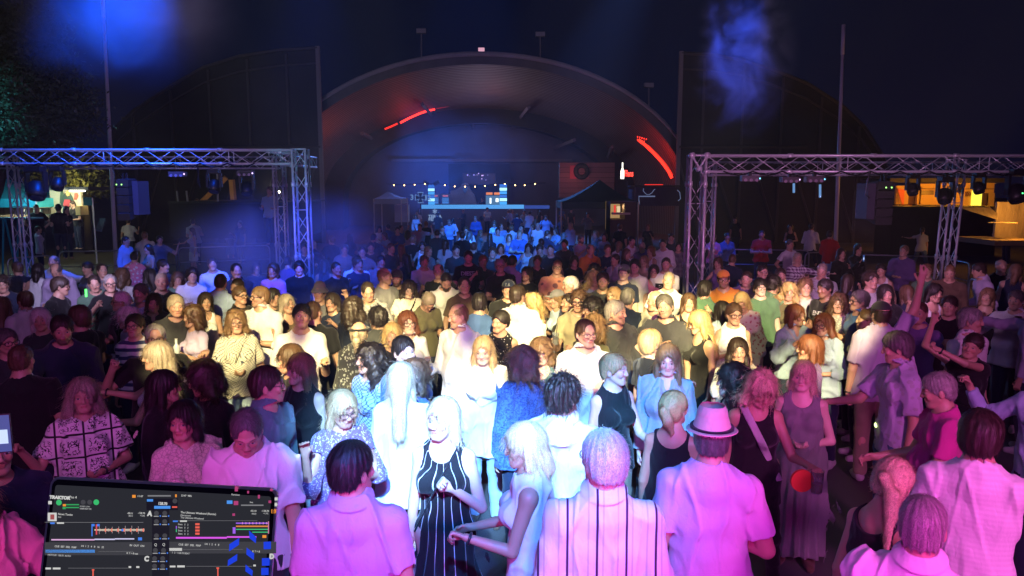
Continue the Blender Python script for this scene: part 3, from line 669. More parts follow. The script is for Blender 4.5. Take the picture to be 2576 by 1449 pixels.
def compute(s):
    """all meshes of one person as numpy arrays (thread safe)"""
    S = skel(s); h = S['h']; s['S'] = S
    D = s['D']; v = min(max(.0019 * D, .0062), .030); vh = min(max(.00105 * D, .0036), .016); fine = D < 14
    hc, R = S['hc'], S['R']
    out = {}
    jp = [S[n + str(sd)] for n in ('sh', 'el', 'wr') for sd in (-1, 1)]; hands = [S['wr%d' % sd] + S['f%d' % sd] * .15 for sd in (-1, 1)]
    lo, hi = bounds(S, jp + hands + [hc + .1, hc - .1, V3(-.1 * h, -.12 * h, .6 * h), V3(.1 * h, .12 * h, .6 * h)], .06)
    feet = [S['an%d' % sd] + V3(0, -.16, 0) for sd in (-1, 1)] + [S['an%d' % sd] + V3(0, .06, 0) for sd in (-1, 1)]
    lo2, hi2 = bounds(S, feet + [V3(-.12 * h, -.1 * h, .5 * h), V3(.12 * h, .1 * h, .5 * h)], .05)
    lo = np.minimum(lo, lo2); hi = np.maximum(hi, hi2); lo[2] = max(lo[2], -.02) if not s.get('lean') else lo[2]; hi[2] = max(hi[2], hc[2] + .17)
    def fin(r): return v if vh >= v else None
    ax = [axis(lo[i], hi[i], v, (hc[i] - .125, hc[i] + (.15 if i == 2 else .125), vh)) for i in range(3)]
    bv, bf = snet(body_fn(s, S, fine), *ax)
    def tr(p): return (p - S['pel']) @ R.T + S['pel']
    def hp(p): return ((p - hc) @ S['HR']) / S['hs']
    out['body'] = (tr(bv), bf, hp(bv))
    if s['top']:
        T = dict(TOPS[s['top']]); T.update(s.get('T', {}))
        tl, th = bounds(S, [S['sh%d' % sd] for sd in (-1, 1)] + ([S['el%d' % sd] for sd in (-1, 1)] if T['sl'] > 0 else []) + ([S['wr%d' % sd] for sd in (-1, 1)] if T['sl'] > 1 else []) + [V3(-.13 * h * S['w'], -.15 * h * S['w'], .6 * h), V3(.13 * h * S['w'], .13 * h * S['w'], .89 * h)], .09)
        if T.get('skirt'): tl[:2] = np.minimum(tl[:2], -.17 * h); th[:2] = np.maximum(th[:2], .17 * h)
        tl[2] = min(tl[2], T['hem'] * h - .03)
        ax = [axis(tl[i], th[i], v) for i in range(3)]
        a, b = snet(top_fn(s, S, T), *ax, slack=.012); out['top'] = (tr(a), b, None)
    if not (s['top'] and TOPS[s['top']].get('skirt')):
        T = dict(LEGS[s['legs']]); T.update(s.get('L', {}))
        if s['top']: T['top'] = dict(TOPS[s['top']], **s.get('T', {}))['hem'] + .05
        v2 = v * (1.3 if D < 8 else 1.5); ax = [axis(lo2[i], (hi2[i] if i < 2 else .64 * h), v2) for i in range(3)]
        a, b = snet(legs_fn(s, S, T), *ax, slack=.01); out['legs'] = (tr(a), b, None)
    def headgrid(fn, vv, L=0., slack=.014, wide=.15):
        cs = [hc + S['HR'] @ V3(*q) for q in ((-wide, -.2, -max(L, .1) - .03), (wide, .2, -max(L, .1) - .03), (-wide, .2, .17), (wide, -.2, .17), (wide, .2, .17), (-wide, -.2, .17), (-wide, .2, -max(L, .1) - .03), (wide, -.2, -max(L, .1) - .03))]
        l_, h_ = np.array(cs).min(0), np.array(cs).max(0)
        return snet(fn, *[axis(l_[i], h_[i], vv) for i in range(3)], slack=slack)
    if s['hair'] and s['hair'] != 'bald':
        L = s.get('hl', .32)
        so = None; a, b = headgrid(hair_fn(s, S, s['hair']), vh, L, .035, .16)
        if D < 16 and len(a):
            N = int((3800 if D < 5 else 2600 if D < 7.5 else 1500 if D < 11 else 700) * (1.5 if L > .2 and s['hair'] in ('long', 'wavy', 'longcurl') else 1) * (.5 if s['hair'] in ('ring', 'buzz') else 1))
            if s.get('hat'): N //= 4
            sv, sf, so = strands(s, S, s['hair'], a, N, .00032 * D ** .6 * (1.6 if D < 16 else 1) * 1.35); b = np.concatenate([b, sf + len(a)]); a = np.concatenate([a, sv])
        ha = hp(a)
        if so is not None: ha[-len(so):] += so
        out['hair'] = (tr(a), b, ha)
    if s.get('hat'):
        a, b = headgrid(hat_fn(s, S, s['hat']), vh * (1 if s['hat'] != 'fedora' else .8), .1, .01, .17); out['hat'] = (tr(a), b, hp(a))
        if s['hat'] == 'fedora':
            a, b = headgrid(hat_fn(s, S, 'band'), vh, .1); out['band'] = (tr(a), b, hp(a))
    if D < 11:
        for sd in (-1, 1):
            a_ = S['an%d' % sd]; a, b = snet(shoe_fn(S, sd), *[axis(a_[i] + (-.09, -.22, -.1)[i], a_[i] + (.09, .1, .06)[i], .012) for i in range(3)]); out['shoe%d' % sd] = (tr(a), b, None)
    if s.get('strap'):
        ax = [axis(-.16 * h, .16 * h, v), axis(-.16 * h, .16 * h, v), axis(.52 * h, .90 * h, v)]
        a, b = snet(strap_fn(s, S, s['strap'], s.get('sw', .016)), *ax); out['strap'] = (tr(a), b, None)
    if s.get('glasses') and D < 20:
        a, b = glasses_np(S, .0022 if D < 7 else .0035); out['glasses'] = (tr(a), b, None)
    if s.get('watch') and D < 12:
        sd = s['watch']; w_, f_ = S['wr%d' % sd], S['f%d' % sd]; u = unit(np.cross(f_, V3(.2, .3, 1))); w2 = np.cross(f_, u); r = .034 * h / 1.75
        a, b = tube_np([w_ - f_ * .015 + (u * math.cos(q) + w2 * math.sin(q)) * r * .86 for q in np.linspace(0, 6.2832, 15)[:-1]], .0075, 6, True); out['watch'] = (tr(a), b, None)
    s['tr'] = tr
    return out
def put_obj(name, me, mat, parent=None, color=None):
    o = bpy.data.objects.new(name, me); COL.objects.link(o)
    if mat: me.materials.append(mat)
    if parent: o.parent = parent
    if color: o.color = tuple(color) if len(color) == 4 else tuple(color) + (1,)
    return o
def build_people(group):
    for s in PEOPLE:
        z0 = s.get('z0', 0.)
        if 'yy' in s: z0 = at_y(s['x'], s['y'] + 3, s['yy'])[2] - s['h']
        p = at_z(s['x'], s['y'] + 3, z0 + s['h'] * s.get('hk', 1.)); s['pos'] = V3(p[0], p[1], z0); s['D'] = math.hypot(p[0], p[1])
    with ThreadPoolExecutor(4) as ex: res = list(ex.map(compute, PEOPLE))
    for s, r in zip(PEOPLE, res):
        rnd = random.Random(s['seed'])
        sk = SK_COL[s['sk']]; j = rnd.uniform(.9, 1.08)
        v, f, hp = r['body']
        o = put_obj('person', mesh_np('person', v, f, {'hp': hp}), SKIN, None, tuple(c * j for c in sk) + (1 - s['beard'],))
        hd = r['body'][0]
        # place so that the top of the head sits where the photo has it
        top = s['tr'](s['S']['hc'] + s['S']['HR'] @ V3(0, 0, .12)); ang = math.radians(s['yaw']) + math.atan2(-s['pos'][0], s['pos'][1])
        Rz = rotz(ang); q = Rz @ top; p = at_z(s['x'], s['y'] + 3, s['pos'][2] + q[2]); loc = p - q; loc[2] = s['pos'][2]
        o.location = loc; o.rotation_euler = (0, 0, ang); s['loc'] = loc; s['Rz'] = Rz; s['ob'] = o
        o['label'] = s['label']; o['category'] = 'person'; o['group'] = s.get('group', group)
        def child(n, key, mat, col):
            if key in r and len(r[key][1]):
                a, b, c = r[key]; return put_obj(n, mesh_np(n, a, b, {'hp': c} if c is not None else None), mat, o, col)
        C = lambda c: C_[c] if isinstance(c, str) else c
        child('hair', 'hair', HAIR, HC_COL[s['hc']] if isinstance(s['hc'], str) else s['hc'])
        pat = s.get('pat'); m = cloth_mat(*pat) if pat else cloth_mat()
        nm = 'dress' if s['top'] and 'dress' in s['top'] else {'tee': 'shirt', 'vtee': 'shirt', 'polo': 'polo_shirt', 'jacket': 'jacket', 'tank': 'tank_top', 'strap': 'strap_top', 'crop': 'crop_top', 'blouse': 'blouse', 'lblouse': 'blouse'}.get(s['top'], 'shirt')
        s['topo'] = child(nm, 'top', m, C(s['tc']))
        lp = s.get('lpat'); child({'skirt': 'skirt', 'shorts': 'shorts'}.get(s['legs'], 'trousers'), 'legs', cloth_mat(*lp) if lp else cloth_mat(), C(s['lc']))
        for sd in (-1, 1): child('shoe', 'shoe%d' % sd, cloth_mat(), C(s.get('shc', ('black', 'lgrey', 'white', 'brown')[s['seed'] % 4])))
        child('hat', 'hat', cloth_mat(), C(s.get('hatc', 'black'))); child('hat_band', 'band', cloth_mat(), C('black'))
        child('bag_strap', 'strap', cloth_mat(), C(s.get('sc', 'black')))
        child('glasses', 'glasses', std('glasses_frame', (.02,.02,.02), .3), None); child('watch', 'watch', std('watch_band', (.03,.03,.035), .4), None)
def hand_world(s, sd, along=.08):
    S = s['S']; p = s['tr'](S['wr%d' % sd] + S['f%d' % sd] * along); return s['Rz'] @ p + s['loc']

from mathutils.bvhtree import BVHTree
def decal(s, body, z, size, col, side=-1, x=0., sx=1., rect=None, on='topo', bold=.0):
    """flat print laid on the garment's surface"""
    if rect:
        w, h = rect; n = 8; V = [(x + w * (i / n - .5), 0, z + h * (j / n - .5)) for j in range(n + 1) for i in range(n + 1)]; F = [(j * (n + 1) + i, j * (n + 1) + i + 1, (j + 1) * (n + 1) + i + 1, (j + 1) * (n + 1) + i) for j in range(n) for i in range(n)]
    else:
        cu = bpy.data.curves.new('t', 'FONT'); cu.body = body; cu.size = size; cu.align_x = 'CENTER'; cu.align_y = 'CENTER'; cu.resolution_u = 2; cu.offset = bold
        o = bpy.data.objects.new('t', cu); COL.objects.link(o); me = bpy.data.meshes.new_from_object(o.evaluated_get(bpy.context.evaluated_depsgraph_get()))
        bm = bmesh.new(); bm.from_mesh(me); bmesh.ops.triangulate(bm, faces=bm.faces); V = [(x - side * v.co.x * sx, 0, z + v.co.y) for v in bm.verts]; F = [tuple(v.index for v in f.verts) for f in bm.faces]; bm.free()
        bpy.data.objects.remove(o); bpy.data.curves.remove(cu)
    g = s[on]; T = BVHTree.FromPolygons([v.co for v in g.data.vertices], [tuple(q.vertices) for q in g.data.polygons]); P = []
    for a, b, c in V:
        h, *_ = T.ray_cast(Vector((a, side * 2, c)), Vector((0, -side, 0))); P.append((a, (h.y if h else 0) + side * .004, c))
    me = bpy.data.meshes.new('lettering'); me.from_pydata(P, [], F); me.update()
    return put_obj('print' if rect else 'lettering', me, cloth_mat(), s['ob'], col)

# ------------------------------------------------------------------ building helpers
def tag(o, label=None, cat=None, group=None, kind=None):
    for k, v in (('label', label), ('category', cat), ('group', group), ('kind', kind)):
        if v: o[k] = v
    return o
def empty(name, loc, label=None, cat=None, group=None):
    o = bpy.data.objects.new(name, None); o.location = loc; COL.objects.link(o); return tag(o, label, cat, group)
class MB:
    def __init__(s): s.v = []; s.f = []
    def add(s, v, f):
        n = len(s.v); s.v += [tuple(map(float, p)) for p in v]; s.f += [tuple(int(i) + n for i in q) for q in f]; return s
    def box(s, lo, hi, R=None, c=None):
        v = np.array([(x, y, z) for x in (lo[0], hi[0]) for y in (lo[1], hi[1]) for z in (lo[2], hi[2])], float)
        if R is not None:
            c = np.asarray(c if c is not None else (0, 0, 0), float); v = (v - c) @ R.T + c
        return s.add(v, [(0,1,3,2),(4,6,7,5),(0,4,5,1),(2,3,7,6),(0,2,6,4),(1,5,7,3)])
    def prism(s, pts, d):
        pts = [np.asarray(p, float) for p in pts]; n = len(pts); d = np.asarray(d, float)
        s.add(pts + [p + d for p in pts], [tuple(range(n))[::-1], tuple(range(n, 2 * n))] + [(i, (i + 1) % n, (i + 1) % n + n, i + n) for i in range(n)]); return s
    def tube(s, pts, r, n=6, closed=False):
        v, f = tube_np(pts, r, n, closed); b = len(s.v); s.add(v, f)
        if not closed: s.f.append(tuple(b + k for k in range(n))[::-1]); s.f.append(tuple(b + len(v) - n + k for k in range(n)))
        return s
    def ball(s, c, r, n=8, m=6):
        c = np.asarray(c, float); r = np.asarray(r if hasattr(r, '__len__') else (r,) * 3, float); b = len(s.v)
        V = [c + r * (0, 0, 1)] + [c + r * (math.sin(math.pi * j / m) * math.cos(2 * math.pi * i / n), math.sin(math.pi * j / m) * math.sin(2 * math.pi * i / n), math.cos(math.pi * j / m)) for j in range(1, m) for i in range(n)] + [c - r * (0, 0, 1)]
        F = [(0, 1 + i, 1 + (i + 1) % n) for i in range(n)]
        for j in range(m - 2):
            F += [(1 + j * n + i, 1 + (j + 1) * n + i, 1 + (j + 1) * n + (i + 1) % n, 1 + j * n + (i + 1) % n) for i in range(n)]
        e = len(V) - 1; F += [(e, 1 + (m - 2) * n + (i + 1) % n, 1 + (m - 2) * n + i) for i in range(n)]
        return s.add(V, F)
    def sheet(s, rows):
        n = len(rows[0]); b = len(s.v)
        return s.add([p for r in rows for p in r], [(i * n + j, i * n + j + 1, (i + 1) * n + j + 1, (i + 1) * n + j) for i in range(len(rows) - 1) for j in range(n - 1)])
    def build(s, name, mat, parent=None, smooth=False, color=None):
        me = bpy.data.meshes.new(name); me.from_pydata(s.v, [], s.f); me.update()
        if smooth: me.polygons.foreach_set('use_smooth', [True] * len(me.polygons))
        o = put_obj(name, me, mat, None, color)
        if parent is not None:
            o.parent = parent
            o.matrix_parent_inverse = Matrix.Translation(parent.location).inverted() if parent.parent is None else (Matrix.Translation(parent.location).inverted() if parent.type == 'EMPTY' else Matrix.Identity(4))
        return o
def text(name, body, loc, size, mat, parent=None, rot=(math.pi / 2, 0, 0), align='CENTER', ext=.002, sx=1., bold=0.):
    cu = bpy.data.curves.new(name, 'FONT'); cu.body = body; cu.size = size; cu.align_x = align; cu.align_y = 'CENTER'; cu.extrude = ext; cu.offset = bold; cu.resolution_u = 3
    o = bpy.data.objects.new(name, cu); COL.objects.link(o); me = bpy.data.meshes.new_from_object(o.evaluated_get(bpy.context.evaluated_depsgraph_get())); bpy.data.objects.remove(o); bpy.data.curves.remove(cu)
    me.materials.clear(); me.materials.append(mat); o = bpy.data.objects.new(name, me); COL.objects.link(o); o.location = loc; o.rotation_euler = rot; o.scale = (sx, 1, 1)
    if parent is not None: o.parent = parent; o.matrix_parent_inverse = Matrix.Translation(parent.location).inverted() if parent.parent is None and parent.type == 'EMPTY' else Matrix.Identity(4)
    return o
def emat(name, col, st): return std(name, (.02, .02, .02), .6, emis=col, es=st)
def lamp(name, kind, loc, energy, color, target=None, **k):
    l = bpy.data.lights.new(name, kind); l.energy = energy; l.color = color
    for a, v in k.items(): setattr(l, a, v)
    o = bpy.data.objects.new(name, l); COL.objects.link(o); o.location = loc
    if target is not None: o.rotation_euler = (Vector(target) - Vector(loc)).to_track_quat('-Z', 'Y').to_euler()
    return o
ALU = std('aluminium', (.62,.62,.64), .38, .3); BLK = std('black_metal', (.015,.015,.017), .45, .3); DARK = std('dark_paint', (.02,.02,.023), .7)
STEEL = std('galvanised_steel', (.42,.43,.45), .4, .7, noise=.15, nsc=20)

HALLX = at_y(1207, 455, 45)[0]

VOL = True; HAZE = .0007
# ------------------------------------------------------------------ stage lighting from the stage the camera stands on
def beam(name, loc, px, py, Y, energy, col, deg, blend=.3, soft=.05, gobo=None, aspect=None):
    t = at_y(px, py, Y); o = lamp(name, 'SPOT', loc, energy, col, t, spot_size=math.radians(deg), spot_blend=blend, shadow_soft_size=soft)
    if gobo:
        l = o.data; l.use_nodes = True; nt = l.node_tree; em = [n for n in nt.nodes if n.type == 'EMISSION'][0]
        tc = nt.nodes.new('ShaderNodeTexCoord'); nz = nt.nodes.new('ShaderNodeTexNoise'); nz.inputs['Scale'].default_value = gobo; nz.inputs['Detail'].default_value = 1.5
        mp = nt.nodes.new('ShaderNodeMapRange'); mp.inputs[1].default_value = .40; mp.inputs[2].default_value = .56; mp.inputs[3].default_value = .06; mp.inputs[4].default_value = 1.5; mp.interpolation_type = 'SMOOTHSTEP'
        nt.links.new(tc.outputs['Normal'], nz.inputs['Vector']); nt.links.new(nz.outputs[0], mp.inputs[0]); nt.links.new(mp.outputs[0], em.inputs['Strength'])
    return o
WARM = (1., .82, .36)
# warm patterned beams over the middle of the crowd
beam('warm_beam', (-1.5, -.6, 5.9), 720, 850, 8.2, 7965, WARM, 17, .25, .04, 11); beam('warm_beam', (-.5, -.6, 5.9), 1110, 850, 8.2, 6580, WARM, 17, .25, .04, 11)
beam('warm_beam', (.5, -.6, 5.9), 1480, 825, 8.6, 10043, WARM, 17, .25, .04, 11); beam('warm_beam', (1.5, -.6, 5.9), 1830, 830, 8.6, 9350, WARM, 17, .25, .04, 11)
# cold beams into the front centre
beam('cold_beam', (-.3, -.6, 5.), 1020, 1030, 4.7, 13586, (.22,.52,1.), 15, .6, .05); beam('cold_beam', (0, -.6, 5.), 1420, 1080, 4.6, 6998, (.22,.52,1.), 12, .6, .05)
beam('cyan_beam', (.3, -.6, 5.), 1250, 1120, 4.3, 2904, (.02,.22,1.), 30, .9, .06); beam('cold_beam', (.3, -.6, 5.), 1665, 960, 5.6, 5352, (.12,.50,1.), 10, .6, .05)
# magenta front wash, low at the stage edge
for x, px, en, col in ((-1.9, 330, 48, (1.,.06,.75)), (-.9, 800, 105, (.9,.04,.9)), (.2, 1350, 125, (1.,.04,.9)), (1.1, 1720, 150, (1.,.03,.92)), (2.1, 2150, 95, (1.,.02,.6)), (3.0, 2560, 90, (1.,.03,.8))):
    beam('magenta_wash', (x, .75, 2.15), px, 1330, 2.9, en, col, 88, 1., .12)
beam('pink_wash', (3.2, -1., 3.6), 2260, 1000, 5., 952, (1.,.20,.72), 56, 1., .3); beam('pink_wash', (-2.6, -1., 3.6), 300, 1060, 5., 323, (1.,.16,.70), 60, 1., .3)
beam('cyan_top', (.6, -1.2, 5.6), 1500, 1085, 3.1, 1080, (.04,.42,1.), 13, .8, .05); beam('cyan_top', (-.6, -1.2, 5.6), 880, 1110, 3.1, 456, (.02,.22,1.), 10, .8, .05)
# dim lilac wash over everything, from high over the stage
beam('lilac_wash', (0, -2, 6.5), 1288, 700, 14, 405, (.45,.30,.95), 110, .6, .8)
beam('truss_pink', (3.5, 7.5, 2.6), 2150, 415, 13.8, 630, (.95,.42,.85), 100, 1., .2); beam('truss_lilac', (-5., 8, 2.6), 350, 395, 15.5, 693, (.66,.55,1.), 100, 1., .2); beam('truss_cyan', (-2., 2, 2.), 765, 400, 15.5, 2080, (.1,.7,1.), 9, 1., .1)
beam('dance_blue', (2.5, 11, 7.6), 1318, 562, 23, 19800, (.02,.20,1.), 21, .5, .1); beam('dance_blue', (-1., 20, 13.5), 1180, 545, 34, 32000, (.02,.17,1.), 27, .6, .1); beam('dance_blue', (1.5, 8, 5.6), 1250, 600, 17, 5600, (.03,.22,1.), 19, .6, .1); beam('dance_blue', (-3., 12, 6.8), 1000, 590, 19, 3300, (.02,.12,1.), 12, .6, .1)
for sx in (-1, 1): lamp('hall_wash', 'SPOT', (sx * 4, 3, 7.2), 5500, (.55, .42, .75), (HALLX + sx * 8, 45, 8.5), spot_size=math.radians(27), spot_blend=.7, shadow_soft_size=.4)  # spots added so that the arch and doors show up
beam('blue_side', (7.5, 22, 5.), 2380, 600, 15, 500, (.08,.4,1.), 50, .8, .2)
# ------------------------------------------------------------------ smoke and haze
def smoke(name, px, py, Y, r, density, seed, label=None, sc=1.1, lo=.46, hi=.7):
    c = at_y(px, py, Y); o = MB().ball((0, 0, 0), r, 16, 10).build(name, None, None, True); o.location = c; tag(o, kind='stuff')
    m = bpy.data.materials.new(name); m.use_nodes = True; nt = m.node_tree; nt.nodes.remove(nt.nodes['Principled BSDF']); out = nt.nodes['Material Output']
    vs = nt.nodes.new('ShaderNodeVolumePrincipled'); vs.inputs['Color'].default_value = (.9, .93, 1, 1); vs.inputs['Anisotropy'].default_value = .0
    co = nt.nodes.new('ShaderNodeTexCoord'); nz = nt.nodes.new('ShaderNodeTexNoise'); nz.inputs['Scale'].default_value = sc; nz.inputs['Detail'].default_value = 4; nz.inputs['Distortion'].default_value = .6
    mpn = nt.nodes.new('ShaderNodeMapping'); mpn.inputs['Location'].default_value = (seed, seed * 2, 0)
    nt.links.new(co.outputs['Object'], mpn.inputs[0]); nt.links.new(mpn.outputs[0], nz.inputs['Vector'])
    mr = nt.nodes.new('ShaderNodeMapRange'); mr.inputs[1].default_value = lo; mr.inputs[2].default_value = hi; mr.inputs[3].default_value = 0; mr.inputs[4].default_value = density; nt.links.new(nz.outputs[0], mr.inputs[0])
    dv = nt.nodes.new('ShaderNodeVectorMath'); dv.operation = 'DIVIDE'; nt.links.new(co.outputs['Object'], dv.inputs[0]); dv.inputs[1].default_value = tuple(float(q) for q in r)
    ln = nt.nodes.new('ShaderNodeVectorMath'); ln.operation = 'LENGTH'; nt.links.new(dv.outputs[0], ln.inputs[0])
    fo = nt.nodes.new('ShaderNodeMapRange'); fo.inputs[1].default_value = 1.; fo.inputs[2].default_value = .3; fo.interpolation_type = 'SMOOTHSTEP'; nt.links.new(ln.outputs['Value'], fo.inputs[0])
    ml = nt.nodes.new('ShaderNodeMath'); ml.operation = 'MULTIPLY'; nt.links.new(mr.outputs[0], ml.inputs[0]); nt.links.new(fo.outputs[0], ml.inputs[1]); nt.links.new(ml.outputs[0], vs.inputs['Density'])
    nt.links.new(vs.outputs[0], out.inputs['Volume']); o.data.materials.append(m); return o
if VOL:
    smoke('smoke', 290, 10, 14, (2.5, 1.5, 1.7), .22, 3, sc=.75, lo=.38, hi=.66); lamp('smoke_blue', 'SPOT', at_y(300, -420, 13), 9500, (0.,.085,1.), at_y(290, 0, 14), spot_size=math.radians(48), spot_blend=.9, shadow_soft_size=.2)
    smoke('smoke', 1870, 140, 20, (1.5, 1.2, 2.3), .9, 23, sc=1.1, lo=.47, hi=.72); lamp('smoke_blue', 'SPOT', at_y(1840, -350, 19), 5500, (.005,.075,1.), at_y(1855, 180, 20), spot_size=math.radians(26), spot_blend=.9, shadow_soft_size=.2)
    smoke('smoke', 740, 640, 13.5, (2.6, 1.6, 1.4), .32, 5, sc=.8, lo=.36, hi=.7); lamp('smoke_blue', 'SPOT', (-2.2, 9., 6.), 7000, (.01,.08,1.), at_y(720, 660, 13.5), spot_size=math.radians(42), spot_blend=.9, shadow_soft_size=.2)
    smoke('smoke', 990, 440, 30, (6.5, 3.5, 3.6), .11, 8, sc=.35, lo=.36, hi=.7)
    hz = MB().box((-60, -11, -1.5), (60, 75, 19)).build('haze', None); tag(hz, kind='stuff')
    m = bpy.data.materials.new('haze'); m.use_nodes = True; nt = m.node_tree; nt.nodes.remove(nt.nodes['Principled BSDF']); vs = nt.nodes.new('ShaderNodeVolumePrincipled'); vs.inputs['Density'].default_value = HAZE; vs.inputs['Color'].default_value = (.85,.88,1,1)
    nt.links.new(vs.outputs[0], nt.nodes['Material Output'].inputs['Volume']); hz.data.materials.append(m)

# ------------------------------------------------------------------ ground
def ground_mat():
    t = NT('asphalt'); co = t.n('ShaderNodeTexCoord').outputs['Object']
    a = t.noise(co, .6, 4, .6); b = t.noise(co, 90, 3, .6)
    v = t.mth('MULTIPLY', t.mth('MULTIPLY_ADD', a, .9, .55), t.mth('MULTIPLY_ADD', b, .9, .55)); c = t.mth('MULTIPLY', v, .075)
    t.col(t.n('ShaderNodeCombineColor', i_0=c, i_1=c, i_2=t.mth('MULTIPLY', c, 1.04)).outputs[0]); t.set(Roughness=.8); t.bump(b, .5, .01); return t.m
tag(MB().box((-160, -12, -.3), (160, 260, 0)).build('ground', ground_mat()), kind='structure')
def plank_mat(name, c1, c2, ax=0, w=.14):
    t = NT(name); co = t.n('ShaderNodeTexCoord').outputs['Object']; s = t.n('ShaderNodeSeparateXYZ', i_0=co)
    u = t.mth('DIVIDE', s.outputs[ax], w); fl = t.mth('FLOOR', u); fr = t.mth('FRACT', u)
    wn_ = t.n('ShaderNodeTexWhiteNoise', noise_dimensions='1D'); t.put(wn_.inputs['W'], fl)
    g = t.noise(t.vm('MULTIPLY', co, (1 if ax else 8, 8 if ax else 1, 8)), 3, 4)
    base = t.mix(wn_.outputs[0], c1, c2); base = t.mix(t.mth('MULTIPLY', g, .5), base, t.mix(1., base, (.5,) * 3, 'MULTIPLY'))
    base = t.mix(t.ramp(t.mth('ABSOLUTE', t.mth('SUBTRACT', fr, .5)), .46, .485), base, (.01, .008, .006)); t.col(base); t.set(Roughness=.75); return t.m
p0, p1 = at_z(985, 577, 0), at_z(1330, 577, 0)
tag(MB().box((-8.5, 39.5, .004), (5.5, 49.3, .03)).build('dance_floor', plank_mat('floor_boards', (.20,.16,.12), (.13,.10,.08), 1, .2)), kind='structure')

# ------------------------------------------------------------------ arched concert hall
SCX = at_y(1207, 455, 45)[0]
def arc(Y, cxp, cyp, a, b, n=48, t0=0., t1=math.pi, xoff=0):
    """arc seen at ellipse centre (cxp, cyp), half axes a, b in picture units, built at depth Y"""
    P = []
    for i in range(n + 1):
        t = t0 + (t1 - t0) * i / n; P.append(at_y(cxp - a * math.cos(t), cyp - b * math.sin(t), Y))
    return P
hall = empty('arched_hall', (SCX, 45, 0), 'huge arched concert hall with open front, ribbed vault and dark red lights', 'hall')
def lining_mat():
    t = NT('vault_lining'); co = t.n('ShaderNodeTexCoord').outputs['Object']; s = t.n('ShaderNodeSeparateXYZ', i_0=co)
    w = t.mth('SINE', t.mth('MULTIPLY', s.outputs[1], 21.)); f = t.noise(t.vm('MULTIPLY', co, (.4, 6, .4)), 1.2, 5)
    base = t.mix(t.ramp(w, -.3, .3), (.11, .085, .08), (.22, .18, .165)); base = t.mix(t.mth('MULTIPLY', f, .7), base, (.06, .045, .05))
    t.col(base); t.set(Roughness=.6); t.bump(w, .5, .05); return t.m
conc = std('hall_concrete', (.16,.155,.16), .85, noise=.35, nsc=.8, bump=.2)
outer, inner = arc(45, 1207, 516, 555, 385), arc(45, 1207, 516, 527, 354)
outb = [p + V3(0, 14, -2.2) for p in outer]
def drop(P): return [V3(P[0][0], P[0][1], 0)] + P + [V3(P[-1][0], P[-1][1], 0)]
outer, inner, outb = drop(outer), drop(inner), drop([p * V3(.93, 1, 1) for p in outb])
lip = [p + V3(0, 1.2, 0) for p in inner]
MB().sheet([inner, outer]).build('arch_rim', conc, hall)
ledge = [p + (p - V3(SCX, 45, 1.5)) * .0 + V3(0, -.25, 0) for p in outer]
MB().sheet([outer, ledge, [q + V3(0, 0, -.28) if q[2] > .1 else q for q in ledge], [V3(a[0] * .985 + b[0] * .015, a[1], (a[2] * .93 + b[2] * .07)) for a, b in zip(outer, inner)]]).build('rim_moulding', std('rim_pale', (.38,.36,.38), .8, noise=.3, nsc=1), hall, True)
MB().sheet([outer, outb]).build('roof_shell', std('roof_sheet', (.08,.08,.085), .7, noise=.2, nsc=1), hall, True)
mid = drop(arc(54, 1207, 500, 395, 228)); back = drop(arc(60, 1207, 500, 330, 186))
MB().sheet([inner, mid]).build('vault_lining', lining_mat(), hall, True)
midin = drop(arc(54.05, 1207, 500, 345, 190))
MB().sheet([mid, midin]).build('vault_rib', std('rib_dark', (.018,.018,.02), .8), hall, True)
MB().sheet([midin, back]).build('rear_vault', std('rear_vault', (.035,.035,.045), .8), hall, True)
MB().prism([p + V3(0, .0, 0) for p in drop(arc(60.1, 1207, 500, 360, 205, 32))], (0, .3, 0)).build('back_wall', std('wall_plaster', (.11,.11,.14), .85, noise=.25, nsc=.5), hall)
m = MB(); a, b = at_y(985, 400, 59.6), at_y(1440, 407, 59.6); m.box((a[0], 59.5, b[2]), (b[0], 60., a[2])); m.build('ledge', conc, hall)
for q in ((1190, 200, 1190, 322), (1062, 262, 1110, 318), (1330, 270, 1290, 322), (910, 335, 960, 362), (1445, 352, 1395, 372), (1540, 370, 1520, 420)):
    MB().tube([at_y(q[0], q[1], 50.), at_y(q[2], q[3], 59.)], .14, 4).build('roof_beam', std('beam_wood', (.13,.12,.13), .8), hall)
RED = (1., .03, .015)
def strip(px, Y, st, r=.16):
    o = MB().tube([at_y(x, y, Y) for x, y in px], r, 5).build('light_strip', emat('red_led_%g' % st, RED, st), hall); return o
strip([(968,325),(985,318),(1000,311)], 53.2, 1.5, .07); strip([(1007,309),(1030,297),(1055,286),(1078,278),(1094,275)], 53.2, 3.5, .08); strip([(1098,273),(1150,262)], 53.2, .25, .06)
strip([(1606,352),(1624,366),(1645,386),(1664,407),(1681,430),(1690,448)], 46., 2.6, .10); strip([(1630,366),(1655,390),(1676,414),(1692,440)], 46.2, .8, .05)
m = MB()
for i in range(9):
    c = at_y(1604 + (i % 5) * 5.5, 345 + (i // 5) * 7 + (i % 5) * 1.5, 45.8); m.box(c - .022, c + V3(.022, .05, .06))
m.build('light_cluster', emat('red_led_3', RED, 3.), hall)
lamp('hall_red_left', 'POINT', at_y(1030, 318, 51.5), 45, RED, shadow_soft_size=.5); lamp('hall_red_right', 'POINT', at_y(1640, 412, 45.8), 70, RED, shadow_soft_size=.4)
lamp('hall_red_edge', 'POINT', at_y(860, 410, 47.5), 110, (1, .16, .06), shadow_soft_size=.4); lamp('hall_red_top', 'POINT', at_y(1240, 275, 50.), 12, (1, .2, .12), shadow_soft_size=.6)
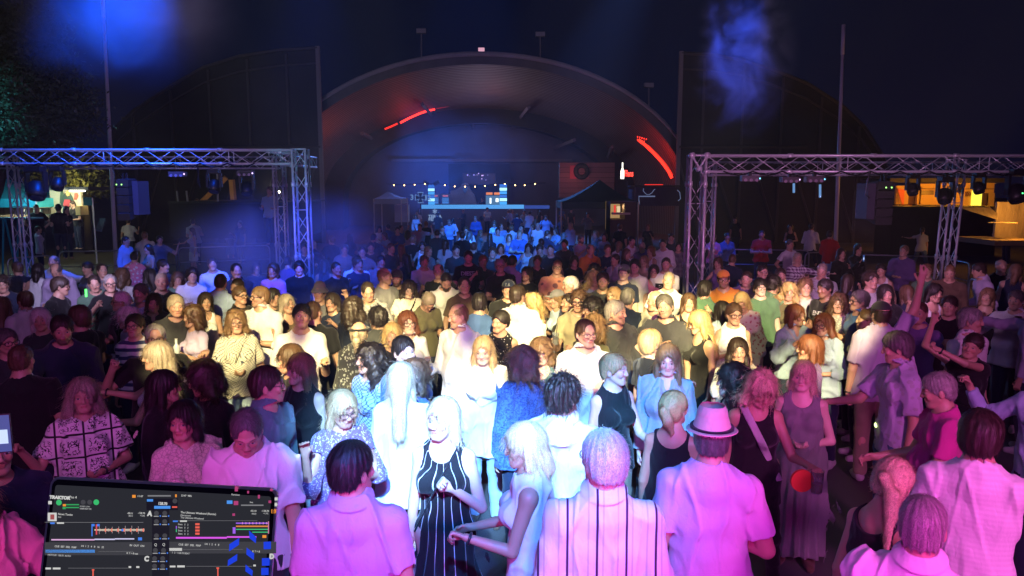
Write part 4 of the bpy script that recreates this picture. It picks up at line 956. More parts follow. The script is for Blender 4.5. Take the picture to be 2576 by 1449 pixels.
# wings either side: the two sliding halves of the front
def wing(name, pts, sgn, label):
    Y = 41.; P = [at_y(x, y, Y) for x, y in pts]; x0, x1 = P[0][0], P[-1][0]
    P = [V3(x0, Y, 0)] + P + [V3(x1, Y, 0)]
    e = empty(name, (P[0][0], Y, 0), label, 'hall door')
    MB().prism(P, (0, .35, 0)).build('door_panel', std('wing_sheet', (.035,.035,.04), .85, noise=.35, nsc=.7, bump=.3), e)
    fr = std('wing_frame', (.07,.068,.07), .75, noise=.3, nsc=2); top = P[1:-1]
    MB().tube([p + V3(0, -.12, -.1) for p in top], .10, 5).build('arched_frame', fr, e)
    MB().tube([p + V3(0, -.12, -.9) for p in top], .07, 5).build('arched_frame', fr, e)
    ex = top[-1] if sgn < 0 else top[0]
    MB().box((ex[0] - .1, Y - .2, 0), (ex[0] + .1, Y - .003, ex[2])).build('end_post', std('post_pale', (.2,.19,.2), .7), e)
    m = MB(); n = 5
    for i in range(n):
        f = (i + .6) / (n + .4); X = x0 + (x1 - x0) * f; zt = np.interp(X, [p[0] for p in sorted(top, key=lambda q: q[0])], [p[2] for p in sorted(top, key=lambda q: q[0])]) - .3
        m.tube([V3(X, Y - .1, 0), V3(X, Y - .1, zt)], .09, 4)
        X2 = x0 + (x1 - x0) * min(1, max(0, f - .13 * sgn)); zt2 = np.interp(X2, [p[0] for p in sorted(top, key=lambda q: q[0])], [p[2] for p in sorted(top, key=lambda q: q[0])])
        m.tube([V3(X, Y - .1, .3), V3(X2, Y - .1, min(zt2, 5.) - .4)], .08, 4)
    m.tube([V3(x0, Y - .16, 5.2) if sgn > 0 else V3(x0 + 4.5, Y - .16, 5.2), V3(x1 - 4.5, Y - .16, 5.2) if sgn > 0 else V3(x1, Y - .16, 5.2)], .09, 4)
    m.build('bracing', fr, e); return e
wing('hall_door', [(281,345),(300,310),(336,276),(425,216),(513,166),(602,138),(708,122),(800,117)], -1, 'tall dark quarter-round hall door slid open beside the arch, under the blue glow')
wing('hall_door', [(1713,130),(1790,134),(1865,146),(1944,171),(2030,206),(2117,262),(2171,313),(2219,389),(2232,430)], 1, 'tall dark quarter-round hall door slid open behind the truss with the ringed corner block')
for x, y, y1, lb in ((1060, 80, 136, 'floodlight on a thin pole above the arch, farthest from the pink lamp on the crown'), (1359, 88, 150, 'floodlight on a thin pole above the arch, right beside the crown'), (1632, 216, 272, 'floodlight on a thin pole low on the arch slope, near the smoke puff')):
    a, b = at_y(x, y, 46), at_y(x, y1 + 8, 46); e = empty('floodlight', b, lb, 'floodlight', 'floodlights on the roof of the arch')
    MB().tube([b, a], .045, 5).build('pole', std('pole_grey', (.25,.25,.27), .6), e); MB().box(a + V3(-.28, -.15, -.1), a + V3(.28, .15, .16)).build('lamp_head', std('lamp_housing', (.3,.3,.32), .5), e)
a = at_y(1211, 125, 45.5); tag(MB().box(a + V3(-.18, -.1, -.1), a + V3(.18, .1, .1)).build('roof_lamp', emat('pink_lamp', (.9, .45, .6), .8)), 'small pink lamp glowing on the crown of the arch', 'lamp')

SZ = at_y(1200, 515, 50)[2]
# ------------------------------------------------------------------ stage inside the hall
st = empty('stage', (0, 50, 0), 'low stage inside the hall with a glowing cyan front edge', 'stage')
a, b = at_y(1062, 515, 50), at_y(1352, 525, 50)
MB().box((a[0], 50, 0), (b[0] + .8, 57, a[2] - .02)).build('platform', std('stage_deck', (.05,.05,.06), .8), st)
MB().box((a[0] - .05, 49.9, b[2]), (at_y(1318, 520, 50)[0], 50., a[2])).build('front_edge', emat('cyan_edge', (.10,.42,.95), .9), st)
MB().box((at_y(1319, 520, 50)[0], 49.9, b[2]), (b[0] + .8, 50., a[2] - .04)).build('front_edge', emat('blue_edge', (.05,.12,.6), .5), st)
MB().box((a[0], 49.93, 0), (b[0], 49.99, b[2] - .02)).build('skirting', std('stage_skirt', (.12,.14,.22), .8), st)
a, b = at_y(1128, 412, 58), at_y(1283, 515, 58); sc_ = empty('screen_portal', ((a[0] + b[0]) / 2, 58, SZ), 'dark portal with a glittering video screen at the back of the hall', 'screen')
m = MB(); m.box((a[0], 58, a[2] - .7), (b[0], 58.4, a[2])); m.box((a[0], 58, SZ), (a[0] + 1.1, 58.4, a[2] - .7)); m.box((b[0] - 1.1, 58, SZ), (b[0], 58.4, a[2] - .7)); m.build('portal_frame', std('portal', (.02,.022,.03), .8), sc_)
def scr_mat():
    t = NT('video_screen'); co = t.n('ShaderNodeTexCoord').outputs['Object']
    v = t.n('ShaderNodeTexVoronoi', i_Vector=co, i_Scale=4.5); k = t.ramp(v.outputs['Distance'], .32, .12); g = t.ramp(t.noise(co, .9, 2), .5, .62)
    c = t.mix(t.noise(co, 1.5, 1), (.1, .2, .9), (.8, .5, .9)); t.put(t.b.inputs['Emission Color'], c); t.put(t.b.inputs['Emission Strength'], t.mth('MULTIPLY_ADD', t.mth('MULTIPLY', k, g), 2.2, .03)); t.col((.01, .01, .02)); return t.m
a, b = at_y(1164, 428, 58.2), at_y(1246, 464, 58.2); MB().box((a[0], 58.15, b[2]), (b[0], 58.3, a[2])).build('screen', scr_mat(), sc_)
def lit_box(name, x0, y0, x1, y1, Y, d, mat, label=None, cat=None, parent=None, group=None):
    a, b = at_y(x0, y0, Y), at_y(x1, y1, Y); o = MB().box((a[0], Y, b[2]), (b[0], Y + d, a[2])).build(name, mat, parent)
    return tag(o, label, cat, group)
def cabinet(x0, x1, label):
    a, b = at_y(x0, 488, 51), at_y(x1, 516, 51); e = empty('drinks_fridge', ((a[0] + b[0]) / 2, 51, SZ), label, 'fridge', 'lit fridges on the stage')
    MB().box((a[0], 51.02, SZ), (b[0], 51.6, a[2])).build('cabinet', std('fridge_body', (.15,.2,.35), .5), e); z = a[2]; 
    MB().box((a[0] + .06, 50.99, SZ + .06), (b[0] - .06, 51.01, z - .25)).build('glass_door', emat('fridge_glow', (.08,.32,.95), .7), e)
    MB().box((a[0] + .1, 50.97, z - .2), (b[0] - .1, 51., z - .08)).build('top_sign', emat('fridge_sign', (.7,.2,.35), .7), e)
    for k in (.3, .5, .7): MB().box((a[0] + .05, 50.96, SZ + (z - SZ) * k), (b[0] - .05, 50.985, SZ + .03 + (z - SZ) * k)).build('shelf', BLK, e)
cabinet(1086, 1105, 'lit drinks fridge on the stage, close to the bright light tower'); cabinet(1110, 1131, 'lit drinks fridge on the stage, beside the stone-like bell canopy')
def light_tower(x, y0, y1, w, label):
    a, b = at_y(x, y0, 50.6), at_y(x, y1, 50.6); e = empty('light_tower', (a[0], 50.6, SZ), label, 'light tower', 'glowing light towers on the stage')
    h = (a[2] - SZ) / 6
    for k in range(6): MB().box((a[0] - w, 50.4, SZ + k * h), (a[0] + w, 50.7, SZ + (k + .82) * h)).build('light_panel', emat('tower_%d' % (k % 3), ((.06,.40,.95), (.35,.75,1), (.04,.22,.9))[k % 3], (1.1, 1.8, .8)[k % 3]), e)
    for sd in (-1, 1): MB().box(a + V3(sd * .35 - .2, -.1, -.02), a + V3(sd * .35 + .2, .2, .22), roty(-sd * .5), a + V3(sd * .35, 0, .1)).build('spotlight', BLK, e)
light_tower(1085, 464, 510, .20, 'glowing light tower with two spotlights on the stage beside the cross emblem'); light_tower(1266, 462, 510, .24, 'glowing light tower on the stage beside the disc jockey desk')
e = empty('bell_canopy', at_y(1165, 515, 52.), 'grey bell-shaped stage canopy with a small shield emblem at its tip', 'canopy')
P = [at_y(x, y, 52.) for x, y in ((1130, 516), (1133, 480), (1146, 478), (1158, 470), (1163, 462), (1170, 460), (1177, 464), (1182, 478), (1192, 490), (1199, 516))]
MB().prism(P, (0, 1.2, 0)).build('cover', std('canopy_cloth', (.2,.24,.34), .8, noise=.4, nsc=1.2), e)
c = at_y(1170, 475, 51.95); MB().prism([c + V3(-.14, 0, .2), c + V3(.14, 0, .2), c + V3(.14, 0, -.1), c + V3(0, 0, -.3), c + V3(-.14, 0, -.1)], (0, -.04, 0)).build('shield', std('shield_blue', (.1,.3,.7), .5), e)
e = empty('dj_desk', at_y(1243, 515, 50.8), 'brightly lit disc jockey desk with two orange banners on the stage', 'desk')
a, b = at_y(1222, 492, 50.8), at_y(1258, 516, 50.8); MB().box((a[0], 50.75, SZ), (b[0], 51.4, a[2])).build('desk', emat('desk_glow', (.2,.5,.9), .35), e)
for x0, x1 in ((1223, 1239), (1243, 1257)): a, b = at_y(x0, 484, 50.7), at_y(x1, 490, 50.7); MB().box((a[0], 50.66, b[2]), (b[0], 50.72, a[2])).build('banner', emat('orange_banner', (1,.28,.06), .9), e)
m = MB(); m.box(at_y(1232, 512, 50.6), at_y(1236, 498, 50.74) + V3(0, .06, 0)); m.box(at_y(1247, 508, 50.6), at_y(1254, 499, 50.74) + V3(0, .06, 0)); m.build('panel_light', emat('desk_white', (.8,.95,1), 2.), e)
# cross emblem banner
e = empty('cross_emblem', at_y(1059, 515, 49.5), 'dark cross emblem with pale outline and numerals on a stand left of the stage', 'emblem')
c = at_y(1058, 497, 49.5); pale = emat('emblem_pale', (.25,.5,.95), .55)
def pattee(c, r, w0, w1, d):
    m = MB()
    for k in range(4):
        a = k * math.pi / 2; R2 = lambda x, z: c + V3(x * math.cos(a) - z * math.sin(a), 0, x * math.sin(a) + z * math.cos(a)); m.prism([R2(-w0, 0), R2(w0, 0), R2(w1, r), R2(-w1, r)][::-1], (0, -d, 0))
    return m
pattee(c, .36, .07, .20, .03).build('cross_outline', pale, e); pattee(c + V3(0, -.035, 0), .31, .04, .155, .03).build('cross', BLK, e)
text('numerals', '31', at_y(1041, 497, 49.45), .5, pale, e, ext=.01, bold=.01); text('numerals', '42', at_y(1075, 498, 49.45), .5, pale, e, ext=.01, bold=.01)
MB().tube([c - V3(0, -.05, .3), V3(c[0], c[1] + .05, 0)], .04).build('pole', BLK, e)
e = empty('festival_banner', at_y(1094, 560, 49.7), 'blue banner with white festival lettering in front of the stage', 'banner')
lit_box('banner_sheet', 1080, 528, 1108, 560, 49.7, .03, std('banner_blue', (.10,.22,.5), .7), parent=e); txm = emat('banner_white', (.4,.6,.95), .6)
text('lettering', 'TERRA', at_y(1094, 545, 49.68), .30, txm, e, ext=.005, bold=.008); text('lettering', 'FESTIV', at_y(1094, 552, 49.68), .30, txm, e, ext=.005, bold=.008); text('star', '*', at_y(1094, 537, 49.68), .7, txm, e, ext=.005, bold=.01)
for x0, x1, y0, y1, nm, lb, mt in ((992, 1025, 515, 559, 'covered_crate', 'pale covered crate standing left of the cross emblem', std('crate_cover', (.4,.5,.7), .8, noise=.3)),):
    lit_box(nm, x0, y0, x1, y1, 48, 1., mt, lb, 'crate')
def pavilion(name, x0, x1, ye, yp, Y, d, mat, label, zl=0., posts=True, group=None):
    a, b = at_y(x0, ye, Y), at_y(x1, ye, Y); pk = at_y((x0 + x1) / 2, yp, Y + d / 2); e = empty(name, ((a[0] + b[0]) / 2, Y + d / 2, 0), label, 'tent', group)
    z = a[2]; C4 = [V3(a[0], Y, z), V3(b[0], Y, z), V3(b[0], Y + d, z), V3(a[0], Y + d, z)]; m = MB(); n = 6
    for k in range(4):
        p, q = C4[k], C4[(k + 1) % 4]; rows = []
        for j in range(n + 1):
            f = j / n; g = f ** 1.35; L_ = p + (pk - p) * f; R_ = q + (pk - q) * f; L_ = V3(L_[0], L_[1], z + (pk[2] - z) * g); R_ = V3(R_[0], R_[1], z + (pk[2] - z) * g); rows.append([L_, (L_ + R_) / 2, R_])
        m.sheet(rows)
    m.build('roof', mat, e, True); m = MB()
    for k in range(4):
        p, q = C4[k], C4[(k + 1) % 4]; m.sheet([[p, q], [p - V3(0, 0, .3), q - V3(0, 0, .3)]])
    m.build('valance', mat, e)
    if posts:
        for p in C4: MB().tube([V3(p[0], p[1], 0), p], .035, 5).build('post', ALU, e)
    return e
pavilion('pavilion_tent', 940, 1009, 500, 482, 43, 2.6, std('tent_pale', (.3,.32,.42), .8), 'small pale pavilion tent left of the stage, behind the crowd')
pavilion('pavilion_tent', 1412, 1606, 508, 452, 33, 3.6, std('tent_green', (.02,.045,.04), .8, noise=.3), 'large dark green peaked tent in front of the wooden board with the wreath')
# string of bulbs
bl = [(991,466),(1017,466),(1043,465),(1069,463),(1119,466),(1144,469),(1170,469.5),(1195,469.5),(1220,468),(1246,465),(1270,463),(1296,466),(1320,466),(1346,463)]
e = empty('string_lights', at_y(1170, 469, 42), 'string of round warm bulbs hanging across the front of the stage', 'string lights')
MB().tube([at_y(970, 462, 42)] + [at_y(x, y - 2, 42) for x, y in bl] + [at_y(1372, 460, 42)], .015, 4).build('cable', BLK, e)
bm = emat('bulb_warm', (1,.55,.18), 14.)
for x, y in bl: MB().ball(at_y(x, y, 42), .032, 8, 6).build('bulb', bm, e, True)
# wooden board with wreath, neon, platform, bar kiosk
e = empty('wooden_board', at_y(1475, 495, 44), 'big wooden board with a dark round wreath inside the right of the hall', 'board')
lit_box('board', 1407, 409, 1545, 497, 44, .15, plank_mat('board_planks', (.30,.14,.11), (.22,.11,.09), 2, .3), parent=e); c = at_y(1463, 431, 43.9)
MB().tube([c + V3(math.cos(t) * .34, 0, math.sin(t) * .34) for t in np.linspace(0, 6.283, 19)[:-1]], .14, 6, True).build('wreath', std('wreath', (.03,.04,.03), .9, noise=.6, nsc=20), e, True)
lit_box('frame_panel', 1434, 416, 1450, 450, 43.95, .04, std('panel_red', (.5,.08,.08), .7), parent=e); lit_box('frame_panel', 1474, 412, 1482, 450, 43.95, .04, std('panel_red2', (.4,.12,.1), .7), parent=e)
lamp('board_lamp', 'POINT', at_y(1440, 440, 42.9), 14, (1,.25,.25), shadow_soft_size=.3)
e = empty('neon_sign', at_y(1578, 456, 40), 'neon beer sign with a white bottle and red script lettering', 'neon sign')
c = at_y(1566, 430, 40); prof = [(-.085, -.42), (.085, -.42), (.095, -.36), (.095, .0), (.03, .16), (.03, .44), (-.03, .44), (-.03, .16), (-.095, .0), (-.095, -.36)]
MB().prism([c + V3(x, 0, z) for x, z in prof][::-1], (0, .06, 0)).build('bottle', emat('neon_white', (1,.95,.8), 2.2), e)
text('lettering', 'Flens', at_y(1582, 437, 39.9), .46, emat('neon_red', (1,.05,.03), 3.2), e, ext=.01, sx=.5, bold=.012); MB().tube([at_y(1578, 455, 40), at_y(1578, 500, 40)], .03).build('mast', BLK, e)
e = empty('side_platform', at_y(1655, 516, 40), 'dark raised platform with a red lit edge under the right end of the arch', 'platform')
lit_box('deck', 1598, 466, 1712, 470, 40, 3, DARK, parent=e); lit_box('skirt', 1600, 470.5, 1710, 518, 40.2, 2.6, std('platform_skirt', (.05,.03,.06), .9, noise=.4, nsc=1), parent=e)
lit_box('light_strip', 1622, 463.5, 1668, 465.3, 39.9, .05, emat('red_edge', RED, 1.1), parent=e)
def outline(pts, Y, mt, par, r=.02): MB().tube([at_y(x, y, Y) for x, y in pts], r, 4).build('contour_line', mt, par)
om = emat('pale_line', (.3,.38,.7), .35)
outline([(1619,474),(1618,480),(1623,486),(1628,490),(1634,489),(1640,485),(1645,478),(1648,476)], 40.1, om, e); outline([(1608,514),(1607,494),(1648,494)], 40.1, om, e, .035); outline([(1704,478),(1710,484),(1712,500),(1706,505)], 40.1, om, e)
tag(e, None, None)
e = empty('bar_kiosk', at_y(1562, 560, 31), 'little bar kiosk with a lit serving hatch and red post under the green tent', 'kiosk')
m = MB(); a, b = at_y(1536, 507, 31), at_y(1600, 590, 31); m.box((a[0], 31, 0), (b[0], 32.6, at_y(1560, 552, 31)[2])); m.box((a[0], 31.01, a[2] - .1), (b[0], 32.6, a[2])); m.box((a[0], 31.01, 0), (at_y(1545, 0, 31)[0], 32.6, a[2] - .1)); m.box((at_y(1583, 0, 31)[0], 31.01, 0), (b[0], 32.6, a[2] - .1)); m.build('body', std('kiosk_wood', (.09,.055,.04), .8), e)
m = MB(); m.box((a[0], 32.5, 1.2), (b[0], 32.58, a[2])); m.build('rear_wall', emat('hatch_glow', (1,.62,.25), .35), e)
lit_box('counter', 1542, 535, 1586, 540, 30.7, .5, std('counter', (.6,.5,.35), .6), parent=e); lit_box('post', 1545, 516, 1549, 541, 30.9, .1, emat('red_post', (1,.06,.04), .8), parent=e)
lit_box('dispenser', 1554, 519, 1560, 534, 31.2, .2, emat('dispenser', (1,.75,.45), .8), parent=e); lit_box('menu_light', 1572, 517, 1582, 521, 31.2, .1, emat('menu_light', (1,.8,.3), 2.2), parent=e)
lamp('kiosk_lamp', 'POINT', at_y(1565, 520, 31.6), 10, (1,.65,.3), shadow_soft_size=.1)
# lamps of the far dance floor, and fills added inside the hall
BLU = (.04, .22, 1.)
for x, tx, en in ((-6.5, -2.5, 1500), (0., .5, 1600), (4.5, 3.2, 1500)):
    lamp('stage_blue', 'SPOT', (x, 50.5, 6.2), en, BLU, (tx, 40.5, .8), spot_size=math.radians(75), spot_blend=.6, shadow_soft_size=.15)
lamp('wall_blue', 'SPOT', at_y(1085, 480, 54.), 1800, (.05,.16,1.), at_y(1075, 440, 60.), spot_size=math.radians(70), spot_blend=.9, shadow_soft_size=.3)
lamp('vault_fill', 'POINT', (SCX, 48.5, 6.), 300, (.62,.50,.62), shadow_soft_size=1.)  # added fill to brighten the vault lining, no fixture there
lamp('back_wall_fill', 'POINT', at_y(1200, 380, 56.), 150, (.30,.28,.8), shadow_soft_size=1.)
lamp('floor_cyan', 'SPOT', (0.5, 49.3, 5.), 900, (.05,.45,1.), (4.6, 38.5, 1.2), spot_size=math.radians(50), spot_blend=.5, shadow_soft_size=.1)

# ------------------------------------------------------------------ flagpoles
for x0, y0, x1, lb in ((257, -30, 291, 'tall leaning flagpole beside the tree on the left'), (2122, 62, 2101, 'tall flagpole with a plain tip on the right, ending below the picture top')):
    a = at_y(x0, y0, 24); b = at_y(x1, 640, 24); t_ = (a - b) / (a[2] - b[2]); b = b - t_ * b[2]; e = empty('flagpole', b, lb, 'flagpole', 'flagpoles')
    MB().tube([b, a], [.07, .042], 10).build('pole', std('pole_paint', (.75,.72,.75), .4), e, True); MB().tube([a, a - t_ * .9], .055, 8).build('halyard_sleeve', std('pole_paint', (.75,.72,.75), .4), e, True)
    MB().tube([b, b + V3(0, 0, .25)], .14, 10).build('foot', BLK, e)

# ------------------------------------------------------------------ trusses
def truss(a, b, name, par, w=.24, r=.025, tri=False, off=None):
    a, b = np.asarray(a, float), np.asarray(b, float); d = unit(b - a); L = np.linalg.norm(b - a); up = V3(0, 0, 1) if abs(d[2]) < .8 else V3(0, 1, 0)
    u = unit(np.cross(up, d)); v = np.cross(d, u)
    C = [(-1, -1), (1, -1), (1, 1), (-1, 1)]; C = [(u * i + v * j) * w / 2 for i, j in C]
    if tri: C = [(u * -1 - v * .6) * w / 2, (u * 1 - v * .6) * w / 2, v * w * .55]
    m = MB()
    for c in C:
        m.tube([a + c, b + c], r, 8)
        for i in range(int(L / 1.5) + 1):
            q = a + c + d * min(L, i * 1.5 + .02); m.tube([q - d * .05, q - d * .045, q + d * .045, q + d * .05], [r, r * 1.55, r * 1.55, r], 8)
    k = max(2, int(round(L / .42))); n = len(C)
    for q in range(n):
        c0, c1 = C[q], C[(q + 1) % n]
        for i in range(k):
            p, s_ = a + d * L * i / k, a + d * L * (i + 1) / k
            if i % 2 == 0: m.tube([p + c0, s_ + c1], .009, 5)
            else: m.tube([p + c1, s_ + c0], .009, 5)
        for i in ([0, k] + list(range(0, k, 6))):
            p = a + d * L * i / k; m.tube([p + c0, p + c1], .010, 5)
    m2 = []
    return m.build(name, ALU, par, True)
def vtower(x, y, Y, ztop, par, **k):
    p = at_y(x, y, Y); return truss((p[0], Y, 0.02), (p[0], Y, ztop), 'tower', par, **k)
TL = empty('lighting_truss', at_y(400, 817, 15.5) * V3(1, 1, 0), 'wide aluminium lighting truss frame on the left, its corner lit cyan', 'truss', 'lighting trusses')
z1, z0_ = at_y(400, 377, 15.5)[2], at_y(400, 412, 15.5)[2]; zc = (z1 + z0_) / 2
truss((-13.5, 15.6, zc), (at_y(738, 395, 15.6)[0], 15.6, zc), 'front_beam', TL, w=z1 - z0_)
vtower(756, 400, 15.6, z1 + .02, TL, w=.27); truss((-13.5, 19.0, zc), (at_y(700, 395, 19)[0], 19.0, zc), 'rear_beam', TL, w=z1 - z0_, r=.02); vtower(702, 420, 19.0, z1, TL, w=.24); vtower(41, 430, 19.0, z1, TL, w=.27)
x_ = at_y(730, 400, 17)[0]; truss((x_, 15.9, zc), (x_, 18.8, zc), 'side_beam', TL)
TR = empty('lighting_truss', at_y(2200, 817, 13.8) * V3(1, 1, 0), 'wide aluminium lighting truss frame on the right with ringed corner block, lit pink', 'truss', 'lighting trusses')
z1, z0_ = at_y(1900, 392, 13.8)[2], at_y(1900, 432, 13.8)[2]; zc = (z1 + z0_) / 2
truss((at_y(1772, 400, 13.8)[0], 13.8, zc), (12.5, 13.8, zc), 'front_beam', TR, w=z1 - z0_)
vtower(1753, 400, 13.8, z1 + .02, TR, w=.27); xr = at_y(1753, 400, 13.8)[0]
m = MB()
for dx, dz in ((-.135, 0), (.135, 0), (0, -.24)): m.tube([V3(xr + dx, 13.56, z1 + dz), V3(xr + dx, 13.68, z1 + dz)], [.055, .055], 12)
m.tube([V3(xr - .135, 13.6, z1), V3(xr + .135, 13.6, z1)], .02); m.tube([V3(xr - .135, 13.6, z1), V3(xr, 13.6, z1 - .24)], .02); m.tube([V3(xr + .135, 13.6, z1), V3(xr, 13.6, z1 - .24)], .02); m.build('corner_block', ALU, TR, True)
truss((at_y(1790, 400, 17.2)[0], 17.2, zc), (14.5, 17.2, zc), 'rear_beam', TR, w=z1 - z0_, r=.02); vtower(1786, 435, 17.2, z1, TR, w=.22)
p = at_y(2403, 449, 15.4); q = at_y(2378, 736, 15.4); truss((q[0] - .1 + (p[0] - q[0]) * 0, 15.4, .02), (p[0], 15.4, z1), 'tower', TR, w=.25)
# lanterns, moving heads and loudspeakers hung on the trusses
HG = 'lanterns and loudspeakers hung on the trusses'
def moving_head(x, y, r, Y, label, tilt=0., led=None):
    c = at_y(x, y, Y); R_ = r / CF * Y; e = empty('moving_head', (c[0], Y, c[2]), label, 'moving head', HG)
    top = c[2] + R_ * 1.9; MB().box((c[0] - R_ * .8, Y - R_ * .6, top), (c[0] + R_ * .8, Y + R_ * .6, top + R_ * .55)).build('base', BLK, e)
    m = MB()
    for sd in (-1, 1): m.box((c[0] + sd * R_ * .95 - .02, Y - R_ * .35, c[2] - R_ * .2), (c[0] + sd * R_ * .95 + .02, Y + R_ * .35, top))
    m.box((c[0] - R_ * .95, Y - R_ * .34, top - .02), (c[0] + R_ * .95, Y + R_ * .34, top - .001))
    m.build('yoke', BLK, e)
    m = MB(); d = V3(math.sin(tilt) , -.5, -math.cos(tilt)); d = unit(d); m.tube([c - d * R_ * .9, c - d * R_ * .6, c + d * R_ * .5, c + d * R_ * .95], [R_ * .55, R_ * .85, R_ * .9, R_ * .78], 14); m.build('head', BLK, e, True)
    MB().tube([c + d * R_ * .955, c + d * R_ * .97], R_ * .7, 14).build('lens', std('lens_glass', (.03,.03,.05), .08), e)
    MB().box((c[0] - .03, Y - .03, top + R_ * .55), (c[0] + .03, Y + .03, zc - .1)).build('clamp', BLK, e)
    if led: MB().ball(c + V3(0, -R_, 0), R_ * .08, 6, 4).build('indicator', emat('led_' + led[0], led[1], 3.), e)
moving_head(93, 478, 24, 15., 'big black moving head hanging before the turquoise canopy, left truss', .2)
moving_head(146, 462, 17, 15.4, 'smaller black moving head hanging before the lit mural stall')
moving_head(540, 468, 17, 15.4, 'dark moving head hanging mid truss above the slanted yellow beam'); moving_head(622, 474, 17, 15.4, 'dark moving head hanging left of the blue-shirted disc jockey')
moving_head(2295, 476, 15, 14.2, 'dark moving head hanging before the red curtain of the yellow kiosk'); moving_head(2376, 492, 19, 13.9, 'large round moving head beside the leaning truss tower', -.2)
moving_head(2461, 472, 15, 14.2, 'moving head hanging right above the bright yellow doorway', .1); moving_head(2556, 486, 24, 13.6, 'large moving head with a green indicator before the lit tarpaulin', .1, ('green', (.1,1,.3)))
def par_can(x, y, Y, label, c1):
    c = at_y(x, y, Y); e = empty('wash_light', c, label, 'wash light', HG)
    MB().box(c + V3(-.16, -.08, -.05), c + V3(.16, .08, .05)).build('housing', std('par_body', (.07,.06,.07), .5), e)
    for i in range(3): MB().tube([c + V3(-.10 + i * .1, -.085, -.03), c + V3(-.10 + i * .1, -.095, -.03)], .03, 8).build('lens', std('par_lens', (.3,.25,.3), .2), e)
    MB().ball(c + V3(.16, -.07, .0), .018, 6, 4).build('indicator', emat('ind_' + label[:4], c1, 2.5), e); MB().box((c[0] - .03, c[1] - .03, c[2] + .05), (c[0] + .03, c[1] + .03, z0_)).build('clamp', BLK, e)
par_can(447, 438, 15.4, 'small wash light on the left truss above the slanted beam foot', (.7,.5,1)); par_can(618, 436, 15.4, 'small wash light on the left truss near its right corner', (.8,.4,1))
par_can(1886, 449, 13.7, 'wash light on the right truss nearest the ringed corner', (.2,.7,1)); par_can(1986, 452, 13.9, 'small wash light between two others on the right truss', (.9,.3,.7)); par_can(2048, 451, 13.7, 'wash light on the right truss beside the flagpole', (.2,.7,1))
def speaker(x0, x1, xp, y0, y1, Y, label):
    a, b = at_y(x0, y0, Y), at_y(x1, y1, Y); e = empty('line_array_speaker', ((a[0] + b[0]) / 2, Y, b[2]), label, 'loudspeaker', HG); n = 5; dz = (a[2] - b[2]) / n
    for i in range(n): MB().box((a[0], Y, b[2] + dz * i + .006), (b[0], Y + .35, b[2] + dz * (i + 1) - .006), rotx(.05 * (n - i)), ((a[0] + b[0]) / 2, Y + .2, b[2] + dz * i)).build('cabinet', std('speaker_grille', (.02,.02,.022), .7, noise=.4, nsc=60), e)
    s0, s1 = (x0, xp) if xp < x0 else (x1, xp); p, q = at_y(min(s0, s1), y0 + 6, Y), at_y(max(s0, s1), y1 - 8, Y)
    MB().box((p[0], Y + .05, q[2]), (q[0] , Y + .5, p[2])).build('side_panel', std('speaker_side', (.045,.045,.07), .6), e)
    for sd in (-.05, .05): MB().ball(((a[0] + b[0]) / 2 + sd, Y - .12, a[2] - .12), .014, 6, 4).build('indicator', emat('led_lime', (.35,1,.2), 3.), e)
    m = MB(); m.box(((a[0] + b[0]) / 2 - .05, Y + .1, a[2]), ((a[0] + b[0]) / 2 - .02, Y + .13, z0_)); m.box(((a[0] + b[0]) / 2 + .02, Y + .1, a[2]), ((a[0] + b[0]) / 2 + .05, Y + .13, z0_)); m.build('bracket', BLK, e)
speaker(291, 328, 348, 449, 549, 14.9, 'black column loudspeaker with two green lights hung from the left truss'); speaker(2208, 2243, 2188, 455, 560, 13.6, 'black column loudspeaker with two green lights hung from the right truss')
for x, y0, y1, lb in ((1997, 461, 485, 'short blue lit tube hanging under the right truss, nearer the ringed corner'), (2063, 464, 497, 'longer blue lit tube hanging under the right truss')):
    tag(MB().tube([at_y(x, y0, 13.9), at_y(x, y1, 13.9)], .022, 6).build('light_tube', emat('tube_blue', (.15,.35,.7), .8)), lb, 'light tube', HG)
def cable(pts, Y, label):
    tag(MB().tube([at_y(x, y, Y) for x, y in pts], .014, 5).build('cable', BLK), label, 'cable')
cable([(285, 412), (284, 425), (288, 440), (287, 470)], 15.2, 'black cable hanging at the left truss beside the flagpole'); cable([(496, 412), (500, 440), (497, 455), (503, 470), (499, 446)], 15.2, 'looped black cable hanging from the left truss near a wash light')
cable([(2190, 432), (2183, 455), (2178, 490), (2188, 498)], 13.6, 'black cable hanging beside the right column loudspeaker')

def sag(x0, x1, y, Y, n, drop, label):
    P = []
    for i in range(n * 4 + 1):
        f = i / (n * 4); g = (i % 4) / 4; P.append((x0 + (x1 - x0) * f, y + drop * 4 * g * (1 - g)))
    cable(P, Y, label)
sag(30, 640, 411, 15.35, 9, 9, 'black power cable sagging along the lower tube of the left truss'); sag(1820, 2560, 431, 13.6, 10, 10, 'black power cable sagging along the lower tube of the right truss')
cable([(775, 400), (780, 470), (776, 540), (783, 620), (786, 690)], 15.4, 'black cable running down the left truss corner tower'); cable([(1760, 430), (1750, 500), (1756, 580), (1745, 660), (1748, 720)], 13.55, 'black cable running down the ringed truss tower')
